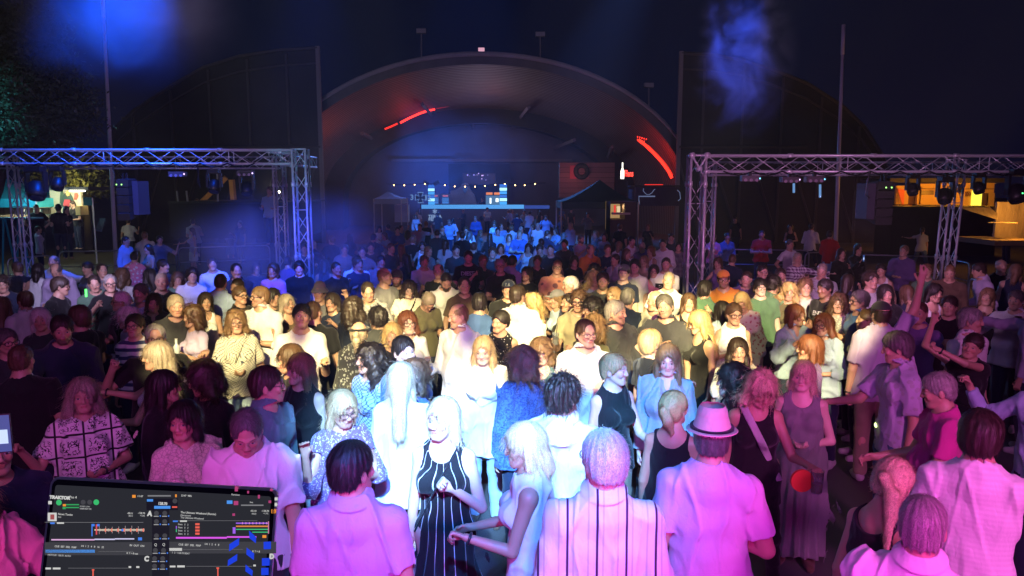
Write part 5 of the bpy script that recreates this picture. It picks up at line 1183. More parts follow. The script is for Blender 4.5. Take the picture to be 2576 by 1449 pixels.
# ------------------------------------------------------------------ crowd barriers
def barrier(x0, y0, x1, y1, label, h=1.08, zlow=.62):
    a, b = at_z(x0, y0, h), at_z(x1, y1, h); a[2] = b[2] = 0; d = unit(b - a); L = np.linalg.norm(b - a); e = empty('crowd_barrier', (a + b) / 2, label, 'barrier', 'steel crowd barriers')
    P = []; r = .14
    for cx, s0 in ((r, math.pi), (L - r, math.pi / 2)):
        for k in range(5): t = s0 - k * math.pi / 8; P.append(a + d * (cx + r * math.cos(t)) + V3(0, 0, h - r + r * math.sin(t)))
    MB().tube([a + V3(0, 0, .12)] + P + [b + V3(0, 0, .12)], .021, 6).build('top_rail', STEEL, e, True)
    MB().tube([a + V3(0, 0, zlow), b + V3(0, 0, zlow)], .014, 6).build('middle_rail', STEEL, e); MB().tube([a + V3(0, 0, .14), b + V3(0, 0, .14)], .014, 6).build('bottom_rail', STEEL, e)
    n = V3(-d[1], d[0], 0)
    for f in (.12, .88): q = a + d * L * f; MB().tube([q - n * .28 + V3(0, 0, .02), q + V3(0, 0, .14), q + n * .28 + V3(0, 0, .02)], .014, 5).build('foot', STEEL, e)
barrier(18, 650, 130, 642, 'steel crowd barrier at the far left beside the truss tower'); barrier(148, 633, 442, 628, 'steel crowd barrier behind the group on the left'); barrier(448, 624, 678, 617, 'steel crowd barrier left of the truss corner tower, in blue light')
barrier(1806, 627, 2036, 630, 'steel crowd barrier right of the ringed truss tower'); barrier(2026, 636, 2090, 634, 'short steel barrier piece behind the woman with sunglasses in her hand'); barrier(2143, 640, 2368, 646, 'steel crowd barrier beside the leaning truss tower'); barrier(2380, 650, 2440, 662, 'steel crowd barrier end beyond the leaning truss tower')
barrier(2440, 700, 2530, 722, 'steel crowd barrier leaned on by the man at the right edge')

# ------------------------------------------------------------------ left side: tree, stalls, platform
def leaf_mat(name, c1, c2):
    t = NT(name); co = t.n('ShaderNodeTexCoord').outputs['Object']; t.col(t.mix(t.noise(co, 1.2, 4), c1, c2)); t.set(Roughness=.55); return t.m
def tree(x, y, Y, blobs, n, label, trunk, mat, leaf=.16, seed=1):
    rn = np.random.RandomState(seed); c = at_y(x, y, Y); e = empty('tree', (c[0], Y, 0), label, 'tree', 'trees on the left')
    V_, F_ = [], []; tot = sum(b[3] * b[4] for b in blobs)
    for bx, by, dy, rx, rz in blobs:
        bc = at_y(bx, by, Y + dy); rx_, rz_ = rx / CF * Y, rz / CF * Y; k = int(n * rx * rz / tot)
        cl = rn.normal(size=(max(6, k // 26), 3)); cl /= np.linalg.norm(cl, axis=1)[:, None]; cl *= rn.uniform(.45, 1., (len(cl), 1))
        P = cl[rn.randint(len(cl), size=k)] * (rx_, rx_, rz_) + rn.normal(size=(k, 3)) * (.30 * min(1, rx_ / 1.5), ) * 1 + bc
        D1 = rn.normal(size=(k, 3)); D1 /= np.linalg.norm(D1, axis=1)[:, None]; D2 = np.cross(D1, rn.normal(size=(k, 3))); D2 /= np.linalg.norm(D2, axis=1)[:, None]
        s_ = leaf * rn.uniform(.6, 1.4, (k, 1)); q = np.stack([P - D1 * s_, P + D2 * s_ * .45, P + D1 * s_, P - D2 * s_ * .45], 1).reshape(-1, 3); V_.append(q)
    V_ = np.concatenate(V_); o = put_obj('crown', mesh_np('crown', V_, np.arange(len(V_)).reshape(-1, 4)), mat, None); o.parent = e; o.matrix_parent_inverse = Matrix.Translation(e.location).inverted()
    m = MB(); b0 = V3(c[0], Y, 0); top = at_y(blobs[0][0], blobs[0][1], Y); m.tube([b0, b0 + (top - b0) * .5 + V3(.2, 0, 0), top], [trunk, trunk * .7, trunk * .25], 9)
    for bx, by, dy, rx, rz in blobs[1:]:
        q = at_y(bx, by, Y + dy); s0 = b0 + (top - b0) * .45; m.tube([s0, (s0 + q) / 2 + V3(0, 0, .3), q], [trunk * .4, trunk * .25, .03], 6)
    m.build('trunk', std('bark', (.08,.06,.045), .9, noise=.4, nsc=8), e, True)
tree(-150, 420, 21, [(60, 200, 0, 120, 90), (-40, 120, .5, 140, 90), (120, 280, -.5, 110, 55), (20, 330, 0, 120, 50), (-60, 250, 0, 100, 90), (70, 90, 1, 90, 55)], 42000, 'tall leafy tree at the upper left, partly lit teal', .3, leaf_mat('leaf', (.025,.045,.03), (.06,.09,.05)), .075, 3)
tree(215, 500, 34, [(190, 440, 0, 60, 30), (240, 450, 1, 50, 40), (130, 435, 0, 50, 22)], 6000, 'dark tree behind the mural stall, its leaves faintly yellow', .2, leaf_mat('leaf_y', (.10,.11,.04), (.14,.14,.05)), .14, 8)
lamp('tree_teal', 'SPOT', (-13.5, 13.5, 1.2), 3000, (.10,.65,.9), at_y(55, 240, 21), spot_size=math.radians(17), spot_blend=.9, shadow_soft_size=.2)
lamp('tree_yellow', 'POINT', at_y(185, 470, 32.5), 60, (1,.85,.3), shadow_soft_size=.2)
TQ = std('canvas_turquoise', (.03,.40,.50), .7)
e = pavilion('turquoise_canopy', -70, 90, 500, 448, 26, 3.5, TQ, 'turquoise canopy over the beer stall at the far left edge'); lamp('canopy_lamp', 'POINT', at_y(35, 478, 25.1), 70, (.3,.85,1), shadow_soft_size=.2); lamp('canopy_inner', 'POINT', at_y(35, 505, 27.5), 60, (1,.9,.6), shadow_soft_size=.2)
e = empty('beer_stall', at_y(60, 560, 28), 'lit wooden beer stall with cups and boxes below the turquoise canopy', 'stall')
lit_box('rear_wall', -60, 500, 128, 548, 30, .1, plank_mat('stall_planks', (.45,.38,.24), (.32,.27,.17), 0, .3), parent=e); lit_box('counter', -60, 541, 124, 547, 28, .8, std('stall_counter', (.35,.3,.22), .7), parent=e); lit_box('shelf', 48, 521, 124, 523, 29.2, .6, std('stall_shelf', (.6,.55,.4), .6), parent=e)
rn = random.Random(4)
for i in range(16):
    x = -20 + i * 9; lit_box('box', x, 511 + rn.uniform(-2, 3), x + 6.5, 520, 29.4, .4, std('stall_item%d' % (i % 4), ((.6,.5,.3), (.15,.2,.5), (.5,.4,.3), (.06,.05,.05))[i % 4], .6), parent=e)
for x in (60, 84, 100): lit_box('beer_tap', x, 526, x + 3, 541, 28.2, .12, ALU, parent=e)
e = empty('mural_stall', at_y(165, 560, 27), 'cream stall wall painted with a standing figure under a bright tube light', 'stall')
cream = std('mural_wall', (.62,.56,.38), .7, noise=.15, nsc=2); lit_box('wall', 124, 479, 206, 541, 27, .15, cream, parent=e); lit_box('roof', 110, 470, 222, 479, 26.2, 2., std('stall_roof', (.06,.06,.06), .8), parent=e)
def flat(pts, Y, col, nm='mural_figure'): return MB().prism([at_y(x, y, Y) for x, y in pts][::-1], (0, .02, 0)).build(nm, std('mural_%g%g%g' % col, col, .7), e)
flat([(152,520),(156,494),(164,486),(170,482),(177,486),(182,496),(190,520)], 26.95, (.05,.09,.07)); flat([(166,484),(168,480),(173,480),(175,485),(174,492),(169,494),(166,490)], 26.93, (.75,.45,.15)); flat([(158,516),(162,502),(176,502),(178,516),(168,522)], 26.91, (.55,.07,.08)); flat([(186,502),(187,486),(194,485),(197,492),(193,502)], 26.95, (.45,.10,.06)); flat([(150,512),(152,484),(158,478),(160,490),(158,512)], 26.96, (.08,.13,.07)); flat([(182,522),(180,498),(186,506),(198,534),(192,538)], 26.97, (.12,.14,.12))
lit_box('tube_light', 174, 478.5, 212, 482, 26.1, .06, emat('tube_white', (1,.98,.75), 9.), parent=e); lamp('mural_lamp', 'AREA', at_y(180, 485, 26.2), 30, (1,.95,.62), at_y(165, 520, 27), shape='RECTANGLE', size=1.2, size_y=.1)
lit_box('crate', 189, 518, 203, 541, 26.3, .5, std('crate_tan', (.55,.38,.15), .7), parent=e)
e = empty('beer_table', at_y(40, 600, 22), 'narrow turquoise lit table with trestle legs before the beer stall', 'table'); lit_box('table_top', -30, 548, 72, 552, 22, .7, std('table_teal', (.05,.35,.45), .6), parent=e)
for x in (8, 45): MB().tube([at_y(x, 552, 22.2), V3(at_y(x, 552, 22.2)[0] - .2, 22.2, 0)], .03).build('leg', TQ, e); MB().tube([at_y(x + 5, 552, 22.5), V3(at_y(x + 5, 552, 22.5)[0] + .25, 22.5, 0)], .03).build('leg', TQ, e)
a = at_y(238, 600, 20); tag(MB().prism([at_y(240, 577, 24), at_y(251, 549, 26), at_y(266, 549, 26), at_y(256, 580, 24)], (0, 0, -.05)).build('ramp', std('ramp_blue', (.10,.16,.22), .7)), 'narrow blue-grey ramp board leading up behind the left barrier', 'ramp')
e = empty('side_stage', at_y(575, 600, 30), 'dark raised platform with a rail where the blue-shirted disc jockey stands', 'platform')
lit_box('deck', 420, 507, 742, 511, 30, 5, DARK, parent=e); lit_box('skirt', 424, 511.5, 738, 600, 30.2, 4.6, std('side_skirt', (.014,.015,.02), .9), parent=e)
lit_box('table', 655, 500, 730, 503, 30.4, .6, BLK, parent=e)
for x in (445, 469, 545): MB().tube([at_y(x, 415 if x == 545 else 480, 30.1), at_y(x + 3, 507, 30.1)], .04).build('post', std('post_grey', (.3,.3,.35), .6), e)
for pts, lb in ((((507, 508), (569, 446)), 'slanted yellow wooden beam propped behind the left truss'), (((583, 452), (588, 507)), 'upright yellow wooden beam beside the slanted one')):
    tag(MB().tube([at_y(*pts[0], 34.8), at_y(*pts[1], 34.8)], .14, 4).build('timber_beam', std('timber', (.42,.25,.09), .7, noise=.3, nsc=3)), lb, 'beam', 'yellow timber beams on the left')
lamp('timber_lamp', 'SPOT', at_y(540, 500, 31.5), 60, (1,.6,.2), at_y(548, 478, 34.8), spot_size=math.radians(80), spot_blend=.8, shadow_soft_size=.1)
c = at_y(702, 483, 30.6); tag(MB().ball(c, .05, 8, 6).build('desk_lamp', emat('lamp_warm', (1,.85,.55), 12.)), 'tiny bright desk lamp beside the blue-shirted disc jockey', 'lamp'); lamp('desk_lamp_light', 'POINT', c + V3(-.2, -.2, .1), 16, (1,.8,.55), shadow_soft_size=.05)

# ------------------------------------------------------------------ right side: yellow lit kiosk and tarpaulin
e = empty('yellow_kiosk', at_y(2380, 600, 36), 'long kiosk front glowing orange with a bright yellow doorway', 'kiosk'); OR = std('kiosk_panel', (.62,.42,.14), .7, noise=.08)
for x0, x1, y0, y1, dy, mt in ((2256,2284,467,514,0,OR),(2309,2315,470,514,0,OR),(2315,2418,462,515,0,OR),(2410,2500,460,485,0,OR),(2424,2444,485,520,0,OR),(2470,2484,486,520,.2,std('kiosk_brown', (.16,.08,.03), .8)),(2484,2500,485,520,.2,OR),(2284,2310,470,514,.3,std('kiosk_brown', (.16,.08,.03), .8)),(2404,2424,485,520,.4,std('kiosk_brown', (.16,.08,.03), .8))):
    lit_box('wall_panel', x0, y0, x1, y1, 36 + dy, .15, mt, parent=e)
lit_box('doorway', 2448, 479, 2468, 520, 35.9, .1, emat('door_yellow', (1,.85,.08), 1.4), parent=e); lit_box('window', 2318, 479, 2349, 490, 35.95, .04, std('kiosk_window', (.10,.06,.03), .3), parent=e)
lit_box('rail', 2314, 474.5, 2500, 476, 35.9, .05, std('kiosk_rail', (.10,.06,.03), .8), parent=e); lit_box('roof', 2240, 448, 2530, 459, 35.2, 3, DARK, parent=e)
MB().prism([at_y(x, y, 35.8) for x, y in ((2258,475),(2276,477),(2274,514),(2270,514))][::-1], (0, .05, 0)).build('curtain', std('curtain_red', (.75,.16,.10), .7), e)
m = MB()
for k in range(3): m.prism([at_y(x, y, 35.9) for x, y in ((2427 + k * 5, 482), (2430 + k * 5, 482), (2434 + k * 5, 488), (2430 + k * 5, 494), (2427 + k * 5, 494), (2431 + k * 5, 488))][::-1], (0, .03, 0))
m.build('arrow_marks', std('kiosk_marks', (.2,.1,.03), .7), e)
for x in (2280, 2345, 2395, 2430, 2490): lamp('kiosk_amber', 'POINT', at_y(x, 485, 34.2), 55, (1,.36,.02), shadow_soft_size=.2)
for x, y0, lb in ((2282, 493, 'amber lit person standing beside the red curtain of the yellow kiosk'), (2473, 496, 'amber lit person standing right of the bright yellow doorway')): pass
e = empty('service_shed', at_y(2460, 700, 30), 'black sheeted barrier block below the yellow kiosk', 'shed')
MB().box((at_y(2246, 515, 33)[0], 33, 0), (at_y(2512, 515, 33)[0], 34.5, at_y(2400, 519, 33)[2])).build('sheeting', std('black_sheet', (.012,.012,.012), .7), e)
TM = None
def tarp_mat():
    t = NT('tarpaulin'); co = t.n('ShaderNodeTexCoord').outputs['Object']; w = t.noise(t.vm('MULTIPLY', co, (1.6, 1, .5)), 2.2, 5, .6)
    t.col(t.mix(w, (.16, .12, .08), (.34, .27, .18))); t.set(Roughness=.5); t.bump(w, .6, .15); return t.m
TM = tarp_mat(); e = empty('tarpaulin_tent', at_y(2560, 610, 24), 'brown tarpaulin tent lit amber at the right edge', 'tent')
lit_box('tarp_wall', 2509, 508, 2620, 604, 24, .1, TM, parent=e); lit_box('floor_board', 2503, 605, 2640, 618, 22.5, 2., std('deck_boards', (.28,.2,.1), .8), parent=e)
MB().prism([at_y(2409, 521, 24.3), at_y(2509, 522, 24.3), at_y(2509, 553, 23.6)], (0, .05, 0)).build('awning', TM, e); lit_box('bench', 2506, 560, 2560, 562, 23, .4, std('bench_wood', (.4,.3,.15), .7), parent=e)
lamp('tarp_lamp', 'POINT', at_y(2570, 530, 22.9), 110, (1,.42,.06), shadow_soft_size=.15); lamp('tarp_lamp', 'POINT', at_y(2480, 525, 23.2), 12, (1,.55,.12), shadow_soft_size=.15)

# ------------------------------------------------------------------ the crowd: x, y = top of the head in the photo (2576 x 1449 units)
K = (.02,.02,.022); Wt = (.75,.75,.75); p = person
FACE_UP = ((.55,-.1,-.75), (-.35,-.35,.9), .9)
REACHF = ((.15,-.85,-.5), (.05,-1,.2), .45); LOWF = ((.2,-.35,-1), (0,-1,-.25), .55)
# --- front rows
p(205,952,'f','blouse','white','smiling woman with long ash hair in a white blouse framed by black bands and leaves',hair='wavy',hc='ash',al=((.5,-.25,-.85),(.35,-.5,.75),.85),ar=((.35,-.05,-1),(-.75,-.75,-.1),.5),pat=('tile',K,38.),w=1.16,watch=1,smile=1,h=1.64,lc='black',hl=.24)
p(457,1010,'f','lblouse','cream','dark-haired woman in a pale V-neck lace blouse behind the laptop, looking aside',hair='long',hc='black',yaw=0,hy=-22,hp=4,pat=('lace',K,42.),T=dict(neck='v'),hl=.27,lc='black',h=1.66,part=1)
p(617,1048,'m','sshirt','white','man with receding hair in a white band-collar shirt looking down behind the laptop',hair='thin',hc='dgrey',hp=34,yaw=-8,hy=4,ar='down',watch=1,h=1.80,T=dict(collar=0,neck='shirt'),sk='m',lc='char')
p(672,922,'m','rolled','teal','short-haired man with glasses in a teal shirt, seen in profile facing right',yaw=55,hy=32,hair='short',hc='dark',glasses=1,h=1.82,sk='m',w=1.05)
p(752,889,'f','sleeveless','black','young woman with long dark-blond hair in a black sleeveless top facing left',yaw=-35,hy=-25,hair='long',hc='lbrown',hl=.36,sk='p',h=1.70,al='belly',lc='ldenim')
p(727,866,'f','long','char','woman with brown hair and glasses just behind the young woman in the black sleeveless top',yaw=-60,hair='bob',hc='brown',glasses=1,h=1.68)
p(868,986,'f','ldress','purple','woman with glasses and long blond hair in a purple flowered dress raising two fingers',yaw=15,hp=16,hy=10,hair='long',hc='blond',al=((.35,-.4,-.75),(.12,-.25,1),.35),ar='chest',glasses=1,pat=('floral',(.55,.5,.6),60.),h=1.66,T=dict(neck='v'))
p(885,1113,'m','polo',(.60,.42,.66),'man with short dark hair seen from behind in a pink-lit polo shirt, head turned right',yaw=176,hy=-42,hair='short',hc='black',h=1.86,w=1.02,lc='char')
p(1008,912,'f','long','white','woman with white-lit long hair seen from behind, washed out by the beam',yaw=170,hair='long',hc='lblond',hl=.40,h=1.74,T=dict(hem=.40),lc='black',ht=1.3)
p(1112,1003,'f','sdress','black','blond woman in a dark dress with white piping holding her bag strap',yaw=-14,hy=-18,hair='bob',hc='lblond',hl=.20,ar=((.30,-.15,-1),(-.75,-.55,.75),.85),al='down',pat=('seams',(.7,.7,.7)),strap=1,sw=.006,h=1.74,sk='p',T=dict(hem=.12,skirt=.055))
p(1312,1066,'f','sleeveless','white','woman with pale shoulder-length hair in a white sleeveless top facing left, hands together',yaw=-92,hy=10,hp=6,hair='bob',hc='lblond',hl=.17,al=LOWF,ar=((.1,-.3,-1),(-.1,-1,.25),.85),watch=1,h=1.72,lc='black',sk='m',w=1.05)
p(927,866,'f','lblouse','lblue','woman with long curly hair lit blue in a swirled blouse facing left',yaw=-50,hy=-22,hair='longcurl',hc='black',hl=.36,pat=('maze',(.05,.10,.25),26.),h=1.69,sk='p')
p(1215,847,'f','lblouse','white','woman with long straight blond hair and white V-neck blouse, eyes lowered',yaw=-12,hp=10,hair='long',hc='blond',hl=.34,hfront=1,h=1.70,sk='p',T=dict(hem=.38),lc='ldenim',part=1)
p(1312,873,'f','lblouse','blue','woman with short curly light-brown hair seen from behind in a leopard-spotted blouse',yaw=-148,hy=20,hair='bobcurl',hc='lbrown',hl=.10,pat=('leopard',(.02,.04,.15),46.),h=1.72,w=1.08)
p(1362,850,'f','dress','teal','woman with round glasses and fringed wavy brown hair in a colourful dress, beaded necklace',hair='bobcurl',hc='lbrown',hl=.11,glasses=1,bangs=1,pat=('floral',(.45,.40,.6),40.),h=1.62,w=1.05,sk='p')
p(1420,947,'m','shirt','white','man with tousled short hair seen from behind, white shirt burnt out by the light',yaw=178,hy=-35,hair='spiky',hc='dark',h=1.84,T=dict(sl=.8),w=1.02,ht=1.4)
p(1518,1090,'m','shirt','white','white-haired man with glasses seen from behind in a pale shirt with dark stripes',yaw=184,hy=24,hair='short',hc='white',glasses=1,pat=('stripes_v',(.06,.02,.06),7.8),h=1.90,w=1.1,hs=1.06,T=dict(fold=.006))
p(1792,1038,'m','tee',(.66,.44,.70),'man in a straw fedora with dark band and pale T-shirt, seen from behind',yaw=182,hair='short',hc='dgrey',hat='fedora',hatc=(.72,.50,.42),h=1.88,w=1.04,al='belly',ar='down',T=dict(sl=.72),lc='char')
p(1698,982,'f','strap','black','young woman with blond low ponytail and thin straps seen from behind by the straw hat',yaw=172,hy=-25,hair='pony',hc='blond',tail=(-.03,0),hl=.13,h=1.64,ht=1.6,sk='m')
p(1547,890,'f','sleeveless','black','woman with short swept blond hair in a black sleeveless top holding a cup, facing right',yaw=38,hy=30,hair='thick',hc='blond',al='down',ar=LOWF,h=1.72,sk='p',lc='khaki',ht=.8)
p(1681,868,'f','jacket','ldenim','young woman with long hair, sunglasses on her head and pale denim jacket, lit ice blue',hp=10,hair='long',hc='lbrown',hl=.33,hfront=1,pat=('denim',K,1.),h=1.74,sk='p',lc='ldenim',part=1)
p(1842,916,'f','strap','black','woman with long dark curly hair facing left beside the straw hat, pale-lit face',yaw=-60,hy=-25,hair='longcurl',hc='black',hl=.36,h=1.68,sk='p')
p(1858,848,'f','blouse','cream','woman with long straight dark hair in a white flowered blouse with a black strap',hy=8,hair='long',hc='dark',hl=.30,hfront=1,pat=('floral',(.45,.42,.4),55.),strap=-1,h=1.62,sk='m',w=1.08,part=1)
p(1925,945,'f','tank','black','woman with tousled blond hair, black tank top and wide white bag strap looking down',yaw=12,hy=16,hp=26,hair='bobcurl',hc='lblond',hl=.17,strap=-1,sw=.026,sc='lgrey',al='down',ar=((.35,-.35,-.9),(.25,-1,.1),.3),lc='black',h=1.70,legs='leggings',lpat=('lace',K,30.),T=dict(hem=.42,t=.014),sk='m',step=.12)
p(2022,906,'f','gdress','grey','woman with straight grey-blond hair and fringe in a long grey ruffled dress',hy=-8,hair='long',hc='lblond',hl=.24,bangs=.8,al='belly',ar='belly',h=1.64,sk='p',w=1.06)
p(2250,836,'m','sshirt','lilac','man with grey-brown hair in a light patterned shirt reaching out to the left, glowing belt',yaw=-62,hy=-22,hp=10,hair='thick',hc='dgrey',al=((.2,-.6,-.75),(0,-1,-.1),.5),ar='down',pat=('floral',(.40,.36,.45),18.),h=1.84,lc='denim',sk='m')
p(2216,758,'m','sshirt','lilac','man in a dark cap with his back turned raising an open hand high',yaw=-165,hy=15,hair='short',hc='dark',hat='cap_back',hatc='char',al=((.45,-.1,.85),(.1,.15,1),.08),ar='down',h=1.86,lc='khaki',w=1.04,watch=1)
p(2350,936,'m','tee','magenta','grey-haired man in a magenta T-shirt in profile facing left',yaw=-75,hy=-8,hp=14,hair='short',hc='grey',al=LOWF,ar=LOWF,h=1.76,w=1.12,ht=.6)
p(2472,1036,'m','long','white','dark-haired man seen from behind in a white ribbed sweater with black belt',yaw=176,hair='thick',hc='dark',h=1.88,al='out',ar='belly',w=1.02,T=dict(hem=.50,fold=.005),lc='lgrey',pat=('stripes_h',(.70,.70,.70),40.))
p(2262,1155,'f','strap','black','woman with blond ponytail and bare shoulders seen from behind, lit red-pink',yaw=140,hy=20,hp=14,hair='pony',hc='lblond',tail=(-.05,0),hl=.30,ht=1.7,h=1.68,lean=8)
p(2326,1247,'m','shirt','white','man with combed thinning grey hair and white collar seen from behind at the bottom',yaw=178,hair='thin',hc='grey',h=1.78,w=1.04,al='belly',ht=.9)
p(2457,838,'f','crop','black','laughing dark-haired woman in a black crop top raising both arms',yaw=-8,hy=-6,hr=14,hair='pony',hc='dark',al=((.75,-.25,.55),(-.25,-.2,1),.15),ar=((-.35,-.9,.25),(-1,-.35,.55),.9),smile=1,watch=1,h=1.66,lc='black',sk='m',bangs=.5)
p(2446,775,'m','polo','white','grey-haired man in profile facing right behind the woman with raised arms',yaw=55,hy=25,hair='thick',hc='grey',h=1.80,w=1.08)
p(2652,900,'m','shirt','lblue','man mostly outside the right edge, his lilac sleeve and fist reaching in',yaw=-30,al=((.75,-.3,-.55),(.25,-.4,.9),.9),h=1.78)
p(2604,738,'m','shirt','lilac','man cut by the right edge holding a jacket over his arm, leaning on the barrier',yaw=-100,al=((.2,-.9,-.15),(0,-1,.1),.4),h=1.82,hc='dgrey')
p(-22,1075,'m','tee','navy','man mostly outside the left edge filming with a raised phone',yaw=15,ar=((.2,-.45,-.7),(-.05,-.6,.8),.6),h=1.8,hc='dark')
p(-80,1190,'f','blouse','pink','woman mostly outside the left edge in a pink blouse, arm reaching in',yaw=10,ar=((.5,-.3,-.7),(.3,-.8,.1),.7),h=1.72,hc='lbrown',w=1.1)
# --- left middle
p(52,864,'m','tee','black','man with cropped brown hair in a black T-shirt seen from behind at the left edge',yaw=168,hy=-12,hair='buzz',hc='brown',h=1.80,w=1.06)
p(154,795,'m','rolled','navy','grinning bearded man in a dark navy buttoned shirt',yaw=8,hy=-4,hp=14,hair='short',hc='dark',beard=.8,smile=1,h=1.86,w=1.12)
p(196,768,'m','tee','black','man with thick brown hair turned away behind the grinning bearded man',yaw=-140,hair='thick',hc='brown',h=1.80)
p(97,774,'f','long','char','woman with long white hair laughing, seen beside the bearded man',yaw=-10,hair='long',hc='white',hl=.30,smile=1,h=1.72)
p(4,745,'f','long','lilac','person in a pink-lilac top with back turned at the left edge',yaw=160,hc='lbrown',h=1.66)
p(12,826,'m','tee','char','man with glasses half cut by the left edge',yaw=25,hc='dgrey',glasses=1,h=1.74)
p(155,696,'m','tee','black','dark-haired man with glasses in profile facing right, black T-shirt',yaw=60,hy=22,hair='thick',hc='dark',glasses=1,h=1.80)
p(136,665,'m','shirt','lilac','balding man in a light shirt leaning forward in front of the truss tower',yaw=-20,hair='ring',hc='dgrey',hp=25,lean=10,h=1.80,al='bent')
p(133,640,'m','shirt','lgrey','red-faced man in a pale shirt behind the leaning man',yaw=-30,hair='ring',hc='dgrey',h=1.82,ar='out')
p(276,689,'m','polo','black','grey-haired man with glasses and black polo, looking at the stage',yaw=6,hair='thin',hc='grey',glasses=1,h=1.80)
p(301,731,'m','tee','black','elderly man with glasses and thin white hair in profile facing left',yaw=-70,hy=-10,hair='thin',hc='white',glasses=1,al='cross',h=1.74)
p(318,772,'f','long','lgrey','woman with curly white hair turned left with a clutching hand at her chest',yaw=-75,hair='bobcurl',hc='white',hl=.12,al='chest',h=1.64)
p(337,789,'f','tee','white','woman with short dark hair and glasses in a striped top',yaw=-22,hair='short',hc='dark',glasses=1,ht=1.5,pat=('stripes_h',(.05,.07,.15),14.),h=1.66)
p(389,814,'m','tee','black','balding man with blue-reflecting glasses and both fists raised beside his head',hair='thin',hc='grey',glasses=1,al=((.85,-.1,-.75),(-.30,-.4,.85),.95),ar=((.85,-.1,-.75),(-.1,-.4,.9),.95),watch=1,beard=.3,h=1.80,w=1.12)
p(391,858,'f','strap','white','woman with long straight ash hair in a white top reaching an arm left',yaw=-105,hy=10,hair='long',hc='ash',hl=.36,al=REACHF,ar=((.25,-.5,-.9),(-.3,-1,-.05),.5),h=1.72,watch=-1)
p(391,736,'f','jacket','char','woman with long dark hair and dark cardigan tilting her head',yaw=-5,hr=10,hair='long',hc='dark',hl=.28,h=1.68)
p(407,684,'m','tee','black','bald smiling man in a black T-shirt above the dark cardigan',hair='buzz',hc='ash',yaw=-4,smile=1,h=1.84,w=1.08)
p(352,712,'m','shirt','lblue','man in a light blue shirt half hidden behind the bald smiling man',yaw=-35,hair='short',hc='dgrey',h=1.78)
p(413,930,'f','long','black','woman with long black hair whispering to the one with pinned dark curls',yaw=60,hy=20,hair='long',hc='black',hl=.46,bangs=.7,h=1.68,ar='chest')
p(500,913,'f','long','black','person with pinned dark curls and black top bending to the ear of a friend',yaw=-55,hy=-25,hp=12,hair='bobcurl',hc='dark',hl=.10,h=1.72,strap=1,sw=.006)
p(483,768,'f','vtee','lilac','woman with wavy brown hair in profile, half her face lit yellow',yaw=-60,hair='bobcurl',hc='brown',hl=.14,h=1.66,ar='hold')
p(593,781,'f','blouse','cream','woman with curly grey-brown hair and glasses in a maze-patterned blouse, arms folded low',yaw=4,hair='bobcurl',hc='lbrown',hl=.09,glasses=1,al='belly',ar='belly',pat=('maze',(.06,.07,.10),34.),w=1.12,h=1.68,strap=1,sw=.006,lc='ldenim')
p(532,645,'m','polo','white','man in an open white polo shirt before the crowd barrier',hair='short',hc='dark',h=1.82,yaw=5)
p(556,686,'m','polo','lblue','man with cropped hair seen from behind in a pale blue polo with light spots',yaw=160,hair='buzz',hc='dark',h=1.82)
p(594,698,'m','tee','grey','round-faced man with cropped dark hair turned left',yaw=-40,hair='buzz',hc='dark',h=1.74)
p(604,718,'f','tee','black','woman with dark pulled-back hair and glasses facing right, yellow-lit face',yaw=40,hair='bun',hc='brown',glasses=1,h=1.70)
p(653,719,'m','rolled','white','man with glasses and grey stubble in a white dotted shirt, in profile facing left',yaw=-35,hy=-35,hair='short',hc='lbrown',glasses=1,beard=.35,pat=('dots',(.45,.5,.55),60.),h=1.84,w=1.05,ht=.7)
p(689,724,'f','tee','black','dark-haired woman peering over the shoulder of the man in the white dotted shirt',yaw=25,hair='bob',hc='black',h=1.66)
p(721,738,'f','strap','brown','bare-armed woman with long ash hair gesturing with both hands',yaw=30,hair='long',hc='ash',hl=.30,al='fist',ar=((.2,-.4,-.8),(-.1,-.8,.6),.5),h=1.68,sk='m')
p(760,764,'m','tee','white','man with short dark hair in a bright white T-shirt, chin raised',hp=-8,hair='short',hc='black',h=1.84,watch=1,w=1.03,T=dict(sl=.8),sk='m')
p(786,755,'m','tee','black','man in a black T-shirt turned away just behind the bright white T-shirt',yaw=150,hair='buzz',hc='brown',h=1.80,w=1.06)
p(752,655,'m','tee','black','young man with dark fringe in the blue smoke below the truss corner',yaw=-4,hair='thick',hc='black',hp=10,h=1.80,sk='p')
p(846,656,'m','tee','black','man in black turning his head right in the blue smoke',yaw=35,hair='buzz',hc='dark',h=1.82,al='back')
p(688,660,'f','tee','pink','person in a pink top blurred in the blue smoke',yaw=-20,hair='bob',hc='brown',h=1.74)
p(897,640,'m','polo','white','man in a white polo shirt at the edge of the blue smoke',hair='short',hc='dark',yaw=8,h=1.84)
p(803,712,'m','tee','grey','person in a pale bucket hat raising an elbow',yaw=-20,hat='bucket',hatc='grey',hair='short',ar='upbent',h=1.72)
p(834,735,'f','tee','navy','woman with dark hair in navy standing under the raised elbow',yaw=-30,hair='bob',hc='dark',h=1.66)
p(968,672,'m','tee','grey','bald man with a white goatee in a grey T-shirt, in profile facing right',yaw=40,hy=35,hair='ring',hc='lbrown',ht=.5,beard=.25,h=1.86,ar='bent',al='bent',w=1.05,sk='m')
p(997,677,'m','tee','black','man in a dark cap with beard behind the bald grey-shirted man',hat='cap',hatc='char',hair='short',beard=.8,h=1.80,yaw=-10)
p(1029,706,'f','jacket','cream','woman with dark wavy hair in an open cream denim jacket looking down',yaw=5,hp=12,hair='wavy',hc='dark',hl=.24,h=1.70,sk='p',strap=1,lc='black')
p(1084,745,'f','vtee','olive','woman with long pale braids and a tattooed arm bowing her head',yaw=20,hp=42,hair='braid',hc='ash',hl=.34,h=1.70,lean=8,al='bent',ar='bent')
